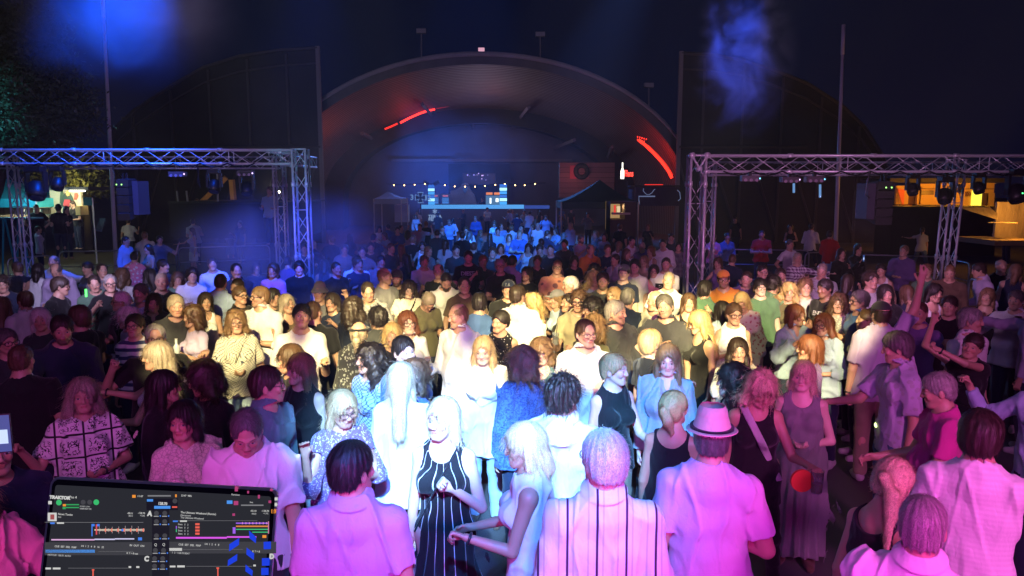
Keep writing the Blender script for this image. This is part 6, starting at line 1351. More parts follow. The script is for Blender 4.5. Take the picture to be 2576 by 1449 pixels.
p(889,746,'f','long','navy','woman with big dark curls and a hair clip turned away in blue light',yaw=150,hair='longcurl',hc='dark',hl=.20,h=1.72)
p(903,806,'f','lblouse','char','person with a patterned scarf over braided hair turned away',yaw=165,hair='braid',hc='ash',hl=.30,hat='band',h=1.70,pat=('floral',(.3,.32,.3),30.))
p(1025,782,'f','shirt','white','woman with reddish hair and glasses in a white open shirt',yaw=14,hair='wavy',hc='auburn',hl=.20,glasses=1,h=1.70,sk='p')
p(985,811,'f','vtee','black','woman with straight blond hair looking straight at the stage',yaw=2,hair='long',hc='blond',hl=.26,h=1.66,part=1,sk='m')
p(1014,846,'m','polo','blue','man with short dark hair looking left over his shoulder, white-blue lit face',yaw=40,hy=-10,hair='short',hc='black',h=1.78,sk='p')
p(1048,905,'f','lblouse','blue','woman with a brown fan-shaped hairdo in blue lace, turned away',yaw=120,hair='bobcurl',hc='brown',hl=.14,h=1.66)
# --- centre middle
p(1124,689,'m','rolled','white','bald bearded man in a white shirt looking down at a bottle',hp=34,yaw=10,hair='buzz',hc='black',ht=.3,beard=1,h=1.82,al='hold')
p(1178,628,'m','tee','black','broad man in a black T-shirt with DIESEL lettering across the chest',yaw=3,hair='short',hc='dark',h=1.92,w=1.15,beard=.4,group=None)
p(1256,649,'m','polo','black','cheerful man with glasses and short grey hair in a black polo',yaw=8,hair='short',hc='grey',glasses=1,h=1.86,w=1.08,smile=1)
p(1101,661,'m','tee','black','balding man in black between the white shirt and the lettered T-shirt',yaw=-12,hair='ring',hc='dgrey',h=1.80)
p(1067,640,'m','shirt','white','man in a white shirt with short dark hair left of the balding man',yaw=10,hair='short',hc='dgrey',h=1.82)
p(1279,703,'m','polo','black','man in a dark baseball cap smoking a cigarette behind his hand',yaw=-4,hat='cap',hatc='navy',hair='short',ar='chin',h=1.78)
p(1302,716,'m','shirt','white','dark-haired man seen from behind in a crisp white long-sleeved shirt',yaw=168,hy=-28,hair='short',hc='dark',h=1.84,w=1.02)
p(1335,737,'f','tank','olive','woman with long blond curls and glasses in profile facing left, bare arms',yaw=-75,hair='longcurl',hc='blond',hl=.24,glasses=1,h=1.66)
p(1148,763,'m','shirt','white','heavy bald man in a white shirt with eyes lowered, in profile facing left',yaw=-38,hy=-25,hp=8,hair='ring',hc='lbrown',ht=.4,h=1.84,w=1.12,al='bent',ar='down',sk='m')
p(1259,781,'f','sleeveless','black','woman with dark pinned-up hair in a black polka-dot top smiling to the left',yaw=-10,hy=-28,hair='bun',hc='black',pat=('dots',(.6,.6,.5),34.),h=1.66,w=1.15,sk='m',ht=1.8)
p(1206,735,'m','tee','blue','dark-haired man in a plain blue T-shirt seen from behind',yaw=178,hair='short',hc='black',h=1.80,w=1.03)
p(1403,652,'m','tee','salmon','man with dark glasses in a salmon T-shirt printed with brush strokes',yaw=4,hair='buzz',hc='lbrown',glasses=1,smile=1,h=1.88,w=1.12,pat=('floral',(.25,.12,.12),7.))
p(1433,694,'m','tee','tan','white-haired man turned to the left over the salmon T-shirt',yaw=-70,hair='thick',hc='white',h=1.80,ht=.8)
p(1398,727,'f','tee','lblue','laughing woman in a grey baseball cap facing left',yaw=-62,hat='cap',hatc='grey',hair='long',hc='lbrown',hl=.16,smile=1,h=1.66,pat=('check',(.4,.5,.6),18.))
p(1431,736,'f','tee','black','dark-haired woman with large earrings facing left behind the curly man with glasses',yaw=-55,hair='bun',hc='dark',h=1.68)
p(1456,729,'m','polo','khaki','curly-haired man with black glasses in an olive polo holding a cup',yaw=-6,hp=6,hair='curly',hc='brown',ht=.7,glasses=1,al='hold',h=1.84,sk='m',tc2=0)
p(1486,749,'m','tee','white','curly dark-haired man in profile turning left beside the olive polo',yaw=-80,hair='curly',hc='black',h=1.78)
p(1500,792,'f','long','olive','woman with a full brown curly bob turned away behind the white shirt with glasses',yaw=150,hair='bobcurl',hc='lbrown',hl=.12,h=1.70)
p(1474,803,'m','shirt','white','man with black-rimmed glasses and side-parted hair in a white shirt, face striped by light',yaw=14,hy=14,hair='thin',hc='brown',glasses=1,h=1.84,w=1.06,watch=1,ar='hold',sk='l')
p(1551,755,'m','rolled','char','grey-haired man in a dark shirt holding up an open hand, facing right',yaw=35,hy=30,hair='short',hc='grey',ar=((.2,-.45,-.9),(.25,-.7,.7),.1),beard=.25,h=1.84,w=1.1)
p(1581,722,'m','tee','navy','grey-haired man with a thinning crown seen from behind in a dark T-shirt',yaw=165,hair='thin',hc='dgrey',h=1.80,w=1.05)
p(1543,720,'f','tee','black','woman with brown bob and glasses turning left',yaw=-35,hair='bob',hc='lbrown',glasses=1,h=1.68)
p(1517,683,'m','tee','char','bearded man in a charcoal T-shirt resting his chin on his hand',hair='short',hc='dark',beard=.7,ar='chin',al='cross',h=1.84,w=1.05)
p(1493,680,'f','blouse','ldenim','woman with very long blond curls half hidden by the chin-resting man',yaw=25,hair='longcurl',hc='blond',hl=.28,h=1.70)
p(1571,664,'m','tee','navy','young man in a grey-green baseball cap with white emblem and a striped sleeve',yaw=-8,hat='cap',hatc=(.12,.16,.14),hair='short',h=1.84,sk='p')
p(1598,650,'m','tee','white','tall young man with dark hair in a white T-shirt beside the baseball cap',hair='short',hc='black',h=1.90,hp=-4,sk='l')
p(1486,612,'m','polo','orange','older man in an orange polo turned right in the dim crowd',yaw=30,hair='ring',hc='dgrey',h=1.84,w=1.08)
p(1496,662,'f','long','black','woman with long black curls in the dim crowd below the orange polo',yaw=-8,hair='longcurl',hc='black',hl=.22,h=1.72)
p(1547,636,'f','jacket','lgrey','woman in a red dress with a glowing lanyard under a pale cardigan',yaw=-40,hair='bun',hc='dark',h=1.74,top2=0)
p(1384,613,'m','tee','black','bald man in a black T-shirt standing dim behind the salmon T-shirt',yaw=4,hair='buzz',hc='dark',ht=.3,h=1.84)
p(1353,640,'f','tee','black','short-haired woman in black looking up dimly',yaw=4,hair='short',hc='brown',h=1.74)
p(1239,620,'m','tee','char','man with tousled hair dim behind the cheerful man with glasses',hair='thick',hc='brown',h=1.82)
p(1268,640,'m','tee','navy','dark-haired man turned left behind the cheerful man',yaw=-60,hair='short',hc='black',h=1.78)
p(1291,640,'m','shirt','lilac','dark-haired man with his back turned in a lilac-grey shirt',yaw=150,hair='short',hc='black',h=1.80)
# --- right middle
p(1677,645,'m','tee','white','man with cropped dark hair in a white T-shirt with a black chest print',yaw=0,hair='buzz',hc='dark',beard=.3,h=1.88,w=1.03)
p(1684,682,'m','vtee','white','gaunt bald man with sunken cheeks and white goatee in a white shirt',yaw=-4,hair='buzz',hc='lgrey' if 0 else 'ash',ht=.3,beard=.2,h=1.84,sk='l',fw=.92)
p(1648,729,'m','sshirt','cream','bald man in a cream shirt half hidden behind the laughing man in the dark polo',yaw=-30,hair='ring',hc='white',h=1.80)
p(1668,741,'m','polo','char','laughing man with swept grey-brown hair in a dark polo',yaw=-14,hr=-10,hair='thick',hc='dgrey',smile=1,beard=.3,h=1.86,w=1.05,al='wave',ht=.8)
p(1733,735,'f','strap','black','woman with long hair framing her face with both raised arms',yaw=4,hair='long',hc='brown',hl=.24,al=((.75,-.35,.0),(-.15,-.35,1),.5),ar=((.75,-.35,-.1),(-.75,-.25,.9),.5),h=1.66)
p(1819,679,'m','vtee','orange','man with orange cap, glasses and goatee in an orange V-neck T-shirt',hat='cap',hatc='orange',hair='short',glasses=1,beard=.5,h=1.84,w=1.12,sk='m')
p(1911,699,'m','tee','green','young man with round sunglasses and dark fringe in a green T-shirt',yaw=18,hair='thick',hc='black',glasses=1,h=1.76,sk='p',bangs=.5)
p(1949,692,'m','tee','green','young man with dark curls turned away in a printed green T-shirt',yaw=140,hair='curly',hc='black',h=1.76)
p(1987,711,'f','tee','olive','woman with long frizzy blond hair and a shadow across her eyes',yaw=6,hair='longcurl',hc='blond',hl=.20,bangs=.6,h=1.68)
p(2003,765,'f','jacket','ldenim','woman with a red bob, floral scarf and denim jacket smiling to the right',yaw=30,hy=28,hair='bob',hc='auburn',hl=.11,smile=1,h=1.68,pat=('denim',K,1.),strap=-1,sc='lgrey')
p(1752,782,'f','tank','black','woman with long bright blond hair and fringe in a black tank top facing left',yaw=-55,hy=-15,hp=12,hair='long',hc='blond',hl=.42,bangs=.8,ht=1.4,h=1.70,sk='m',al='bent',smile=1,lc='black')
p(1816,755,'f','sshirt','ldenim','woman with long black hair seen from behind in a pale denim shirt',yaw=-150,hair='long',hc='black',hl=.30,h=1.66)
p(1849,762,'f','sleeveless','white','woman with brown bun and round glasses in a white sleeveless blouse, looking right',yaw=8,hy=14,hp=6,hair='bun',hc='brown',glasses=1,h=1.70,sk='m',ht=1.4)
p(1863,738,'f','lblouse','cream','fair-haired woman in a flowered cream blouse bowing her head behind the round glasses',yaw=-12,hp=24,hair='bob',hc='blond',h=1.70,pat=('floral',(.5,.2,.2),22.))
p(1637,828,'f','tee','black','person with short tousled blond hair turned away in a black T-shirt',yaw=125,hy=10,hair='thick',hc='blond',h=1.74,w=1.05,ht=.9)
p(2038,842,'f','long','purple','woman with auburn hair pinned into a smooth roll, in profile facing left',yaw=-70,hair='bob',hc='auburn',hl=.12,h=1.68)
p(2071,788,'f','shirt','ldenim','smiling woman with auburn hair and glasses in a pale denim shirt',yaw=-28,hair='wavy',hc='auburn',hl=.18,glasses=1,smile=1,h=1.64,pat=('denim',K,1.))
p(1645,663,'f','tank','pink','woman with glasses and dark hair in a pale pink top between two white T-shirts',yaw=-5,hair='long',hc='dark',hl=.2,glasses=1,h=1.66)
p(2007,633,'f','shirt','white','woman with long hair in a small-checked shirt reaching out to her right',yaw=14,hair='long',hc='ash',hl=.22,ar='out',pat=('check',(.15,.06,.15),16.),h=1.74)
p(1988,600,'m','tee','white','man in a white T-shirt drinking from a raised hand',yaw=45,hair='short',hc='dgrey',ar='chin',al='hip',h=1.82)
p(1963,672,'m','tee','char','man with short dark hair peeking over the curly head in green',yaw=20,hair='short',hc='dark',h=1.70)
p(2118,622,'f','long','black','woman with long wavy hair in black touching her chin',yaw=30,hair='wavy',hc='dark',hl=.26,ar='chin',h=1.72)
p(2160,611,'f','long','black','woman in black holding up a glowing phone before the barrier',yaw=40,hair='long',hc='black',al='phone',h=1.74)
p(2276,615,'m','shirt','purple','tall fair-haired man in a muted purple shirt looking left in front of the barrier',yaw=-25,hair='short',hc='lbrown',h=1.86,w=1.08)
p(2458,660,'m','shirt','lilac','dark-haired man in a lilac shirt leaning over the barrier',yaw=-70,hair='short',hc='dark',h=1.80,lean=14,al='bent',w=1.05,lc='ldenim')
p(2520,650,'m','tee','black','balding man in dark clothes beyond the leaning man',yaw=30,hair='ring',hc='grey',h=1.80)
p(2321,568,'f','tee','lgrey','woman in a pale T-shirt and jeans walking away beyond the barrier',yaw=172,hair='pony',hc='black',h=1.70,ar='out',lc='denim',step=.3)
p(2089,577,'m','rolled','red','man in a red shirt and shorts seen from behind beyond the barrier',yaw=160,hair='short',hc='dark',h=1.86,legs='shorts',lc='ldenim',w=1.06)
p(2042,560,'m','shirt','white','man in a white shirt and dark trousers walking away',yaw=168,hair='short',hc='black',h=1.84,step=.3)
p(1988,561,'f','tank','black','dim woman in a dark dress facing the camera beyond the barrier',hair='long',hc='dark',h=1.74)
p(1917,577,'m','tee','red','broad man in a dull red T-shirt standing behind the right barrier',hair='buzz',hc='dark',h=1.84,w=1.15,lc='char')
p(1831,583,'f','jacket','denim','person in a blue open jacket behind the barrier near the ringed tower',yaw=15,hair='short',hc='dark',h=1.76)
p(1795,585,'f','tee','pink','person in pink standing against the ringed truss tower',yaw=-10,hair='short',hc='brown',h=1.74)
p(1849,543,'m','tee','black','faint man standing in the dark behind the right barrier',h=1.80,hc='black')
p(2074,701,'m','tee','black','dark man in a black T-shirt with large printed lettering',yaw=-40,hair='short',hc='black',sk='d',h=1.80)
p(2111,738,'f','vtee','cream','woman with curly brown hair in a glittering cream top',yaw=-4,hair='bobcurl',hc='brown',hl=.10,pat=('mesh',(.3,.32,.3),60.),h=1.66)
p(2163,729,'m','polo','blue','man with glasses and grey hair in a blue polo in profile facing left',yaw=-65,hair='short',hc='dgrey',glasses=1,h=1.80)
p(2228,716,'f','long','black','woman with long black hair under the raised open hand',yaw=15,hair='long',hc='black',hl=.34,ht=1.6,h=1.72)
p(2314,757,'m','polo','purple','man with cropped hair raising a finger beside the raised bare arm',yaw=-15,hair='buzz',hc='brown',h=1.78,ar='fist')
p(2390,742,'m','tee','black','man in black with an arm bent across, dim before the barrier',yaw=-10,hair='short',hc='dark',al=((.9,-.3,-.1),(-.2,-.3,.8),.9),h=1.72)
p(2180,776,'f','tee','char','brown-haired person turned left under the chin of the capped man',yaw=-70,hair='bun',hc='brown',h=1.66)
# --- left back behind the barrier
LB = 'people standing behind the left barrier'
for a in ((322,548,'m','tee','lgrey','man in a pale T-shirt with back turned behind the left barrier',dict(yaw=170,h=1.82,w=1.06)),
 (317,592,'m','shirt','lblue','dark-haired man in a light blue shirt turned right at the left barrier',dict(yaw=50,h=1.82)),
 (363,580,'m','tee','cream','man with light hair in a cream T-shirt facing away at the left barrier',dict(yaw=165,h=1.84,hc='lbrown')),
 (372,612,'f','tank','tan','woman with black bobbed hair turned left in a tan top',dict(yaw=-60,h=1.74,hair='bob',hc='black')),
 (337,630,'f','blouse','pink','woman in a pink and white flowered blouse seen from behind',dict(yaw=170,h=1.70,hair='bun',hc='black',pat=('floral',(.7,.65,.7),14.))),
 (401,590,'m','tee','grey','man holding up one hand at the left barrier',dict(yaw=10,h=1.76,ar='wave')),
 (484,548,'m','tee','lgrey','tall man in a pale T-shirt facing away behind the woman in the white skirt',dict(yaw=175,h=1.90,w=1.1)),
 (482,570,'f','tank','lilac','long-haired woman in a patterned top and white skirt reaching left',dict(yaw=-70,h=1.74,hair='long',hc='brown',hl=.3,al='reach',legs='skirt',lc='white',L=dict(hem=.33),pat=('floral',(.3,.25,.35),30.))),
 (412,650,'m','tee','char','dark-haired man turned right behind the bald smiling man',dict(yaw=60,h=1.80,hc='black')),
 (576,548,'f','tee','lgrey','woman in a pale top and long skirt talking by the barrier',dict(yaw=10,h=1.76,hair='long',legs='skirt',lc='grey',L=dict(hem=.1))),
 (602,552,'m','tee','char','dim man facing the woman in the long skirt',dict(yaw=-40,h=1.80)),
 (96,566,'m','shirt','lilac','faint person in a lilac shirt in front of the beer stall',dict(yaw=100,h=1.80,ar='out')),
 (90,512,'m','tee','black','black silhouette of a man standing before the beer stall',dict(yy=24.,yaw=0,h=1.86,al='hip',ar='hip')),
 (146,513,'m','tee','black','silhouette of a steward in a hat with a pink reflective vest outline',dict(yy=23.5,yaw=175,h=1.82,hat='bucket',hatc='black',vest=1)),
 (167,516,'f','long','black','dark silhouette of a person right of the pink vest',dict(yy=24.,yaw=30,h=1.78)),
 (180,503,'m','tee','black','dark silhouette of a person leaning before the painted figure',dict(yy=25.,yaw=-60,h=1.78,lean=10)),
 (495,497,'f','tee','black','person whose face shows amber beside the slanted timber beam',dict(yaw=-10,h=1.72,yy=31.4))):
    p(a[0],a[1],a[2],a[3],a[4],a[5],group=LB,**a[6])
p(677,468,'m','tee','lblue','disc jockey in a light blue T-shirt standing on the dark side platform',yaw=-20,al='bent',ar='bent',h=1.80,yy=31.2,hc='lbrown')
# --- centre back, lit blue before the stage
CB = 'people dancing before the lit stage'
for i, a in enumerate(((1000,568,'m','tee','blue','man in a bright blue T-shirt turned to the camera left of the boards',dict(yaw=5)),(1056,560,'m','tee','lgrey','person raising both hands in blue light near the white crate',dict(al='upbent',ar='upbent')),(965,581,'f','tee','lblue','person leaning left in a pale blue top by the crate',dict(yaw=-50)),
 (1128,506,'m','shirt','char','tall dark man in a pale cap standing on the boards',dict(yaw=60,h=1.86,hat='bucket',hatc='lblue',T=dict(hem=.40))),(1152,513,'m','tee','lblue','man with raised arm in a patterned light shirt on the boards',dict(yaw=30,ar='up',pat=('floral',(.1,.2,.4),9.))),
 (1191,509,'f','dress','lblue','woman in a long blue and white dotted dress with her back turned',dict(yaw=178,h=1.70,pat=('floral',(.04,.10,.4),12.),hair='long',T=dict(hem=.12))),(1213,517,'m','tee','black','man in a dark T-shirt and grey shorts facing the stage',dict(yaw=180,legs='shorts',lc='grey',h=1.86)),
 (1245,515,'f','tee','white','woman in a vertically striped top facing the stage',dict(yaw=175,pat=('stripes_v',(.02,.03,.08),7.))),(1226,531,'f','tee','red','crouching person in red with a glowing red edge behind',dict(yaw=170,h=1.35)),(1074,520,'f','tee','red','person in a red top near the cross emblem',dict(yaw=-160)),(1062,512,'m','tee','lblue','man in a light T-shirt facing the cross emblem',dict(yaw=160,h=1.8)),
 (1277,526,'m','sshirt','lblue','bending man in a pale blue shirt left of the dark-backed man',dict(yaw=-120,lean=22)),(1301,534,'m','tee','navy','man with dark T-shirt and bare arms seen from behind in blue light',dict(yaw=178)),(1333,528,'m','tee','white','man in a white T-shirt with a small backpack seen from behind',dict(yaw=180,h=1.84)),(1373,539,'m','shirt','lblue','bearded man in a pale shirt looking down in blue light',dict(beard=.9,hp=20)),
 (1289,524,'f','tee','lblue','woman with tied hair between the bending man and the dark T-shirt',dict(yaw=20)),(1318,526,'m','tee','lgrey','slim person half hidden by the man with the backpack',dict(yaw=-30)),
 (1252,570,'m','tee','lblue','young man in a pale T-shirt lit blue, turned to the camera',dict(yaw=10)),(1281,586,'f','tank','blue','woman with long hair lit blue holding something small',dict(ar='hold')),(1308,577,'m','tee','blue','man in a shiny blue T-shirt with a diagonal bag strap',dict(strap=1,h=1.84,w=1.05)),(1380,577,'m','shirt','navy','person in navy bent towards a friend in blue light',dict(yaw=120,lean=10)),
 (1397,570,'f','tee','lblue','woman with fluffy hair close to the navy-shirted person',dict(hair='bobcurl',yaw=-50)),(1412,540,'f','tee','blue','woman in a blue top at the edge of the green tent',dict(yaw=-80)),
 (1072,553,'m','tee','black','dark head before the blue boards with hands raised',dict(yaw=178,w=1.1,ar='wave')),(1163,580,'m','tee','black','dark broad-shouldered head seen against the blue boards',dict(yaw=180,w=1.1)),(1232,584,'f','long','black','long-haired dark figure filming before the blue-lit young man',dict(yaw=175,ar='phone')),
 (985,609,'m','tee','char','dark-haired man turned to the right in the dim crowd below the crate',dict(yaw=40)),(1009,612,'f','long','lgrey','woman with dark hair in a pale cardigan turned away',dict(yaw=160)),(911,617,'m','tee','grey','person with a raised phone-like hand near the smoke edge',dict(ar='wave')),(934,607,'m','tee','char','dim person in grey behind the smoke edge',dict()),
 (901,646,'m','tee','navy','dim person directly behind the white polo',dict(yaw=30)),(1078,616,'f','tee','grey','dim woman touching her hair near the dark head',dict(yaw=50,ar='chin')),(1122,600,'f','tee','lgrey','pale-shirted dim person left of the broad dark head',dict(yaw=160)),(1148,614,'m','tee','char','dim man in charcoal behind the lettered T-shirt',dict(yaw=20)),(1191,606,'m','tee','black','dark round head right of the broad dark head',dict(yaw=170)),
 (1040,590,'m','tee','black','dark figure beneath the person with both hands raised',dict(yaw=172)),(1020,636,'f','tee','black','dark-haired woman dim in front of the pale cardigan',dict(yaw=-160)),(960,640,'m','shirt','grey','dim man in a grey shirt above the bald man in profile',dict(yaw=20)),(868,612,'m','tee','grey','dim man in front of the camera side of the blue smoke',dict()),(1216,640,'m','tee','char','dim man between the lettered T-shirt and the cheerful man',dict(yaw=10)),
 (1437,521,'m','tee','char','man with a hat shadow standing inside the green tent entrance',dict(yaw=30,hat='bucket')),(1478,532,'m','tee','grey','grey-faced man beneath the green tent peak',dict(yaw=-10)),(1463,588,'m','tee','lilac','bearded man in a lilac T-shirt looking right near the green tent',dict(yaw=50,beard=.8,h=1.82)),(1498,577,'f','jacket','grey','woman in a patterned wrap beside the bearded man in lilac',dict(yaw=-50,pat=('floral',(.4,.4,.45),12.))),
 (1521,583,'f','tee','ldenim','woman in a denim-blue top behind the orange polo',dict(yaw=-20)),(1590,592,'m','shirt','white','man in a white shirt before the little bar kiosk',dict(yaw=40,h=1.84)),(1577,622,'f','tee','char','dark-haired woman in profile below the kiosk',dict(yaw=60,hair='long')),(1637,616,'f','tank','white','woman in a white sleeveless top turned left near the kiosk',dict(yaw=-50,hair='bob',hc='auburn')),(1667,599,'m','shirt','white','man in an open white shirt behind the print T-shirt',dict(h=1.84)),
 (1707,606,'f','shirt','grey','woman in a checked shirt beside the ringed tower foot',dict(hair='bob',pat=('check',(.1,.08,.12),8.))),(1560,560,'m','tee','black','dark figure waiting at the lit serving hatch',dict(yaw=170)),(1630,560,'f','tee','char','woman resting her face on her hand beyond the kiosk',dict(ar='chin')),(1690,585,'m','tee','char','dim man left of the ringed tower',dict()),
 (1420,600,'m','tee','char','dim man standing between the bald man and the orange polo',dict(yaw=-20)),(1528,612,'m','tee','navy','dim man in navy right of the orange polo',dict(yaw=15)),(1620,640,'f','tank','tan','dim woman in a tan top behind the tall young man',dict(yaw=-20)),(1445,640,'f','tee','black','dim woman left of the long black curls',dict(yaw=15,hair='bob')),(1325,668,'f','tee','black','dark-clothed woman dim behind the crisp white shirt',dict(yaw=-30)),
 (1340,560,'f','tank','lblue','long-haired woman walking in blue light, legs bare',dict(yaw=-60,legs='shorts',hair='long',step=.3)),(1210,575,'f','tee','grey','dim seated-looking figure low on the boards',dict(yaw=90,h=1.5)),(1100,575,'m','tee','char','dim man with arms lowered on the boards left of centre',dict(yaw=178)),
 (940,585,'m','tee','char','faint man at the left edge of the boards',dict(yaw=150)),(880,585,'f','tee','char','faint woman far back left of the boards',dict(yaw=160)),(835,590,'m','tee','char','faint man far back near the red-lit doorway',dict(yaw=-150)),(1212,494,'m','tee','black','dark figure playing on the lit stage',dict(yy=52.,h=1.7,yaw=-10)),
 (2520,535,'m','jacket','black','silhouetted man bending at the bench before the lit tarpaulin',dict(yaw=-60,lean=18,h=1.8,yy=23.4)))):
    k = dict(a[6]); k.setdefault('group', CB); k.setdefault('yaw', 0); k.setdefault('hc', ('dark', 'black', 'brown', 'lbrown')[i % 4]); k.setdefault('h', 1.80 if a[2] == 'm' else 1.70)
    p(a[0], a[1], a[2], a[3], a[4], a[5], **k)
p(2281,494,'m','tee','orange','amber lit person standing beside the red curtain of the yellow kiosk',h=1.8,yy=35.0,group='people at the yellow kiosk'); p(2473,497,'m','tee','orange','amber lit person standing right of the bright yellow doorway',h=1.8,yy=35.0,group='people at the yellow kiosk')

# --- those whose heads only show between the others
def filler(n, far=False):
    rn = random.Random(11 + far); heads = [(q['x'], q['y'] + 12, q['label']) for q in PEOPLE if (490 if far else 560) < q['y'] < (640 if far else 960) and 'yy' not in q]; done = 0; used = set()
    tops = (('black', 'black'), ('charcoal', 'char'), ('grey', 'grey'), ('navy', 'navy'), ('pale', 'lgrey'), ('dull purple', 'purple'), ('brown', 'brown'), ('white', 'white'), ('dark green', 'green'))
    for _ in range(40000):
        if done >= n: break
        x, y = (rn.uniform(950, 1440), rn.uniform(518, 612)) if far else (rn.uniform(-10, 2590), rn.uniform(600, 900))
        if not far and (x < 700 or x > 1850) and y < 655: continue
        if 1660 < x < 1800 and y < 700: continue
        if y > (800 if 620 < x < 1800 else 745): continue
        hp_ = .235 * CF / (CF * 1.25 / (y - 455)); need = hp_ * 1.06
        if far: need *= .85
        if any(abs(x - a) < need * .80 and abs(y - b) < need * 1.15 and ((x - a) / (need * .80)) ** 2 + ((y - b) / (need * 1.15)) ** 2 < 1 for a, b, _l in heads): continue
        near = sorted(((x - a) ** 2 + (y - b) ** 2 * 2, l) for a, b, l in heads if l and l not in used)
        if not near or near[0][0] > (60 if far else 110) ** 2: continue
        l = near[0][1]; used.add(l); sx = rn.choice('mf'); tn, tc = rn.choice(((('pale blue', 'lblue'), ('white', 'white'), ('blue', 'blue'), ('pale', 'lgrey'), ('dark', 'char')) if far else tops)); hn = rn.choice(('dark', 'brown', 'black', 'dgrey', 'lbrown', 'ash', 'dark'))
        w_ = l.split(); cut = w_[:8]
        while cut[-1] in ('in', 'a', 'the', 'with', 'and', 'of', 'his', 'her', 'to', 'at', 'on', 'behind', 'from', 'an', 'by', 'over', 'long', 'short', 'white', 'black', 'dark', 'seen', 'big', 'light', 'pale'): cut = cut[:-1]
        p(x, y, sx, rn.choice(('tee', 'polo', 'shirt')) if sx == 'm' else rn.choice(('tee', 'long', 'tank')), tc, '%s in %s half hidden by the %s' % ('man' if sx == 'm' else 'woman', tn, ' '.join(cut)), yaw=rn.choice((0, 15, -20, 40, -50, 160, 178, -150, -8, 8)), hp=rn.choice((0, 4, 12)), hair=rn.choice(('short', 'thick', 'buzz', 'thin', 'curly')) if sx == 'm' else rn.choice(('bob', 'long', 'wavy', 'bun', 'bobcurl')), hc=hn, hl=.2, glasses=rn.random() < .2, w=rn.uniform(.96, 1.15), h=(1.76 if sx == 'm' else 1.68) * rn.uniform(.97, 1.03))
        heads.append((x, y + 12, '')); done += 1
filler(52)
filler(30, True)

build_people('people in the festival crowd')
# ------------------------------------------------------------------ prints and small things in hands
def who(t):
    r = [s for s in PEOPLE if t in s['label']]; return r[0]
s_ = who('DIESEL'); h = s_['h']; decal(s_, 'DIESEL', .765 * h, .098, (.35,.36,.40), bold=.003); decal(s_, '(*)', .70 * h, .10, (.12,.14,.18), sx=1.3)
s_ = who('black chest print'); decal(s_, '', .715 * s_['h'], 0, (.02,.02,.025), rect=(.24,.12)); decal(s_, 'SA-D', .715 * s_['h'] , .07, (.3,.3,.3), bold=.001)
s_ = who('large printed lettering'); decal(s_, 'ENZO', .74 * s_['h'], .08, (.6,.6,.65), bold=.002)
s_ = who('printed green T-shirt'); decal(s_, 'PARKER', .76 * s_['h'], .05, (.3,.5,.35), side=1)
s_ = who('grey-green baseball cap'); 
def cap_badge(s, txt, col):
    g = [c for c in s['ob'].children if c.name.startswith('hat')][0]; s['hato'] = g; zc_ = (s['S']['hc'] + s['S']['HR'] @ V3(0, -.09, .075)); decal(s, txt, zc_[2], .055, col, on='hato', x=zc_[0], bold=.002)
cap_badge(s_, 'NY', (.6,.62,.6)); cap_badge(who('dark baseball cap smoking'), 'LA', (.25,.27,.3))
HG2 = 'drinks held in the crowd'
def clear():
    if 'plastic' in MAT: return MAT['plastic']
    t = NT('clear_plastic'); t.set(Roughness=.12, Transmission_Weight=.85, IOR=1.12, Base_Color=(.8,.85,.9)); MAT['plastic'] = t.m; return t.m
def cup(s, sd, label, off=(0, -.045, 0), hh=.13, r=.038, up=.0, tiltx=0.):
    c = hand_world(s, sd, .075) + s['Rz'] @ V3(*off); e = empty('plastic_cup', c - V3(0, 0, hh * .5 - up), label, 'cup', HG2); m = MB(); n = 14; b = e.location
    rings = [(r * .78, 0), (r * .8, .004), (r, hh), (r * 1.06, hh), (r * .96, hh - .002), (r * .74, .006)]
    m.sheet([[V3(b[0] + q * math.cos(2 * math.pi * i / n), b[1] + q * math.sin(2 * math.pi * i / n), b[2] + z) for i in range(n + 1)] for q, z in rings]); m.build('cup_wall', clear(), e, True)
    m = MB(); m.tube([V3(b[0], b[1], b[2] + .006), V3(b[0], b[1], b[2] + hh * .45)], [r * .74, r * .84], 14); m.build('drink', std('drink', (.35,.28,.12), .1), e, True)
    return e
cup(who('holding a cup, facing right'), 1, 'clear cup held by the woman in the black sleeveless top with swept hair'); e = cup(who('olive polo holding'), -1, 'clear cup with a straw held by the curly man in the olive polo'); b = Vector(e.location)
MB().tube([b + Vector((0, 0, .02)), b + Vector((.02, .01, .22))], .004).build('straw', BLK, e)
s_ = who('wide white bag strap'); cup(s_, 1, 'clear ribbed cup held low by the woman with the white bag strap', (0, -.03, -.07), .15, .042)
c = hand_world(s_, 1, .06) + V3(-.09, -.02, -.07); tag(MB().tube([c + V3(0, -.01, 0), c + V3(0, .012, 0)], .075, 20).build('hand_fan', std('fan_red', (.65,.06,.03), .6)), 'round red fan hanging beside the clear ribbed cup', 'fan')
cup(who('combed thinning grey hair'), 1, 'clear cup with a striped straw beside the combed grey head', (.05, -.12, .22), .14, .05)
def bottle(c, label, col=(.5,.55,.6), R=None, l=.22):
    d = V3(*(R or (0, 0, 1))); d = unit(d); e = empty('bottle', c, label, 'bottle', HG2)
    MB().tube([c - d * l * .5, c - d * l * .48, c + d * l * .12, c + d * l * .24, c + d * l * .46], [.02, .032, .032, .014, .013], 12).build('glass_body', std('bottle_glass', col, .15), e, True); MB().tube([c + d * l * .46, c + d * l * .5], .015, 10).build('cap', ALU, e)
bottle(hand_world(who('raising an open hand high'), 1, .10), 'pale can-like bottle held low by the capped man with the raised hand', R=(1, .1, .1)); bottle(hand_world(who('looking down at a bottle'), -1, .09) + V3(0, -.04, .03), 'bottle in front of the bald bearded man in the white shirt', (.3,.32,.3))
bottle(hand_world(who('half her face lit yellow'), 1, .09) + V3(0, -.03, .05), 'water bottle held by the woman with half her face lit yellow')
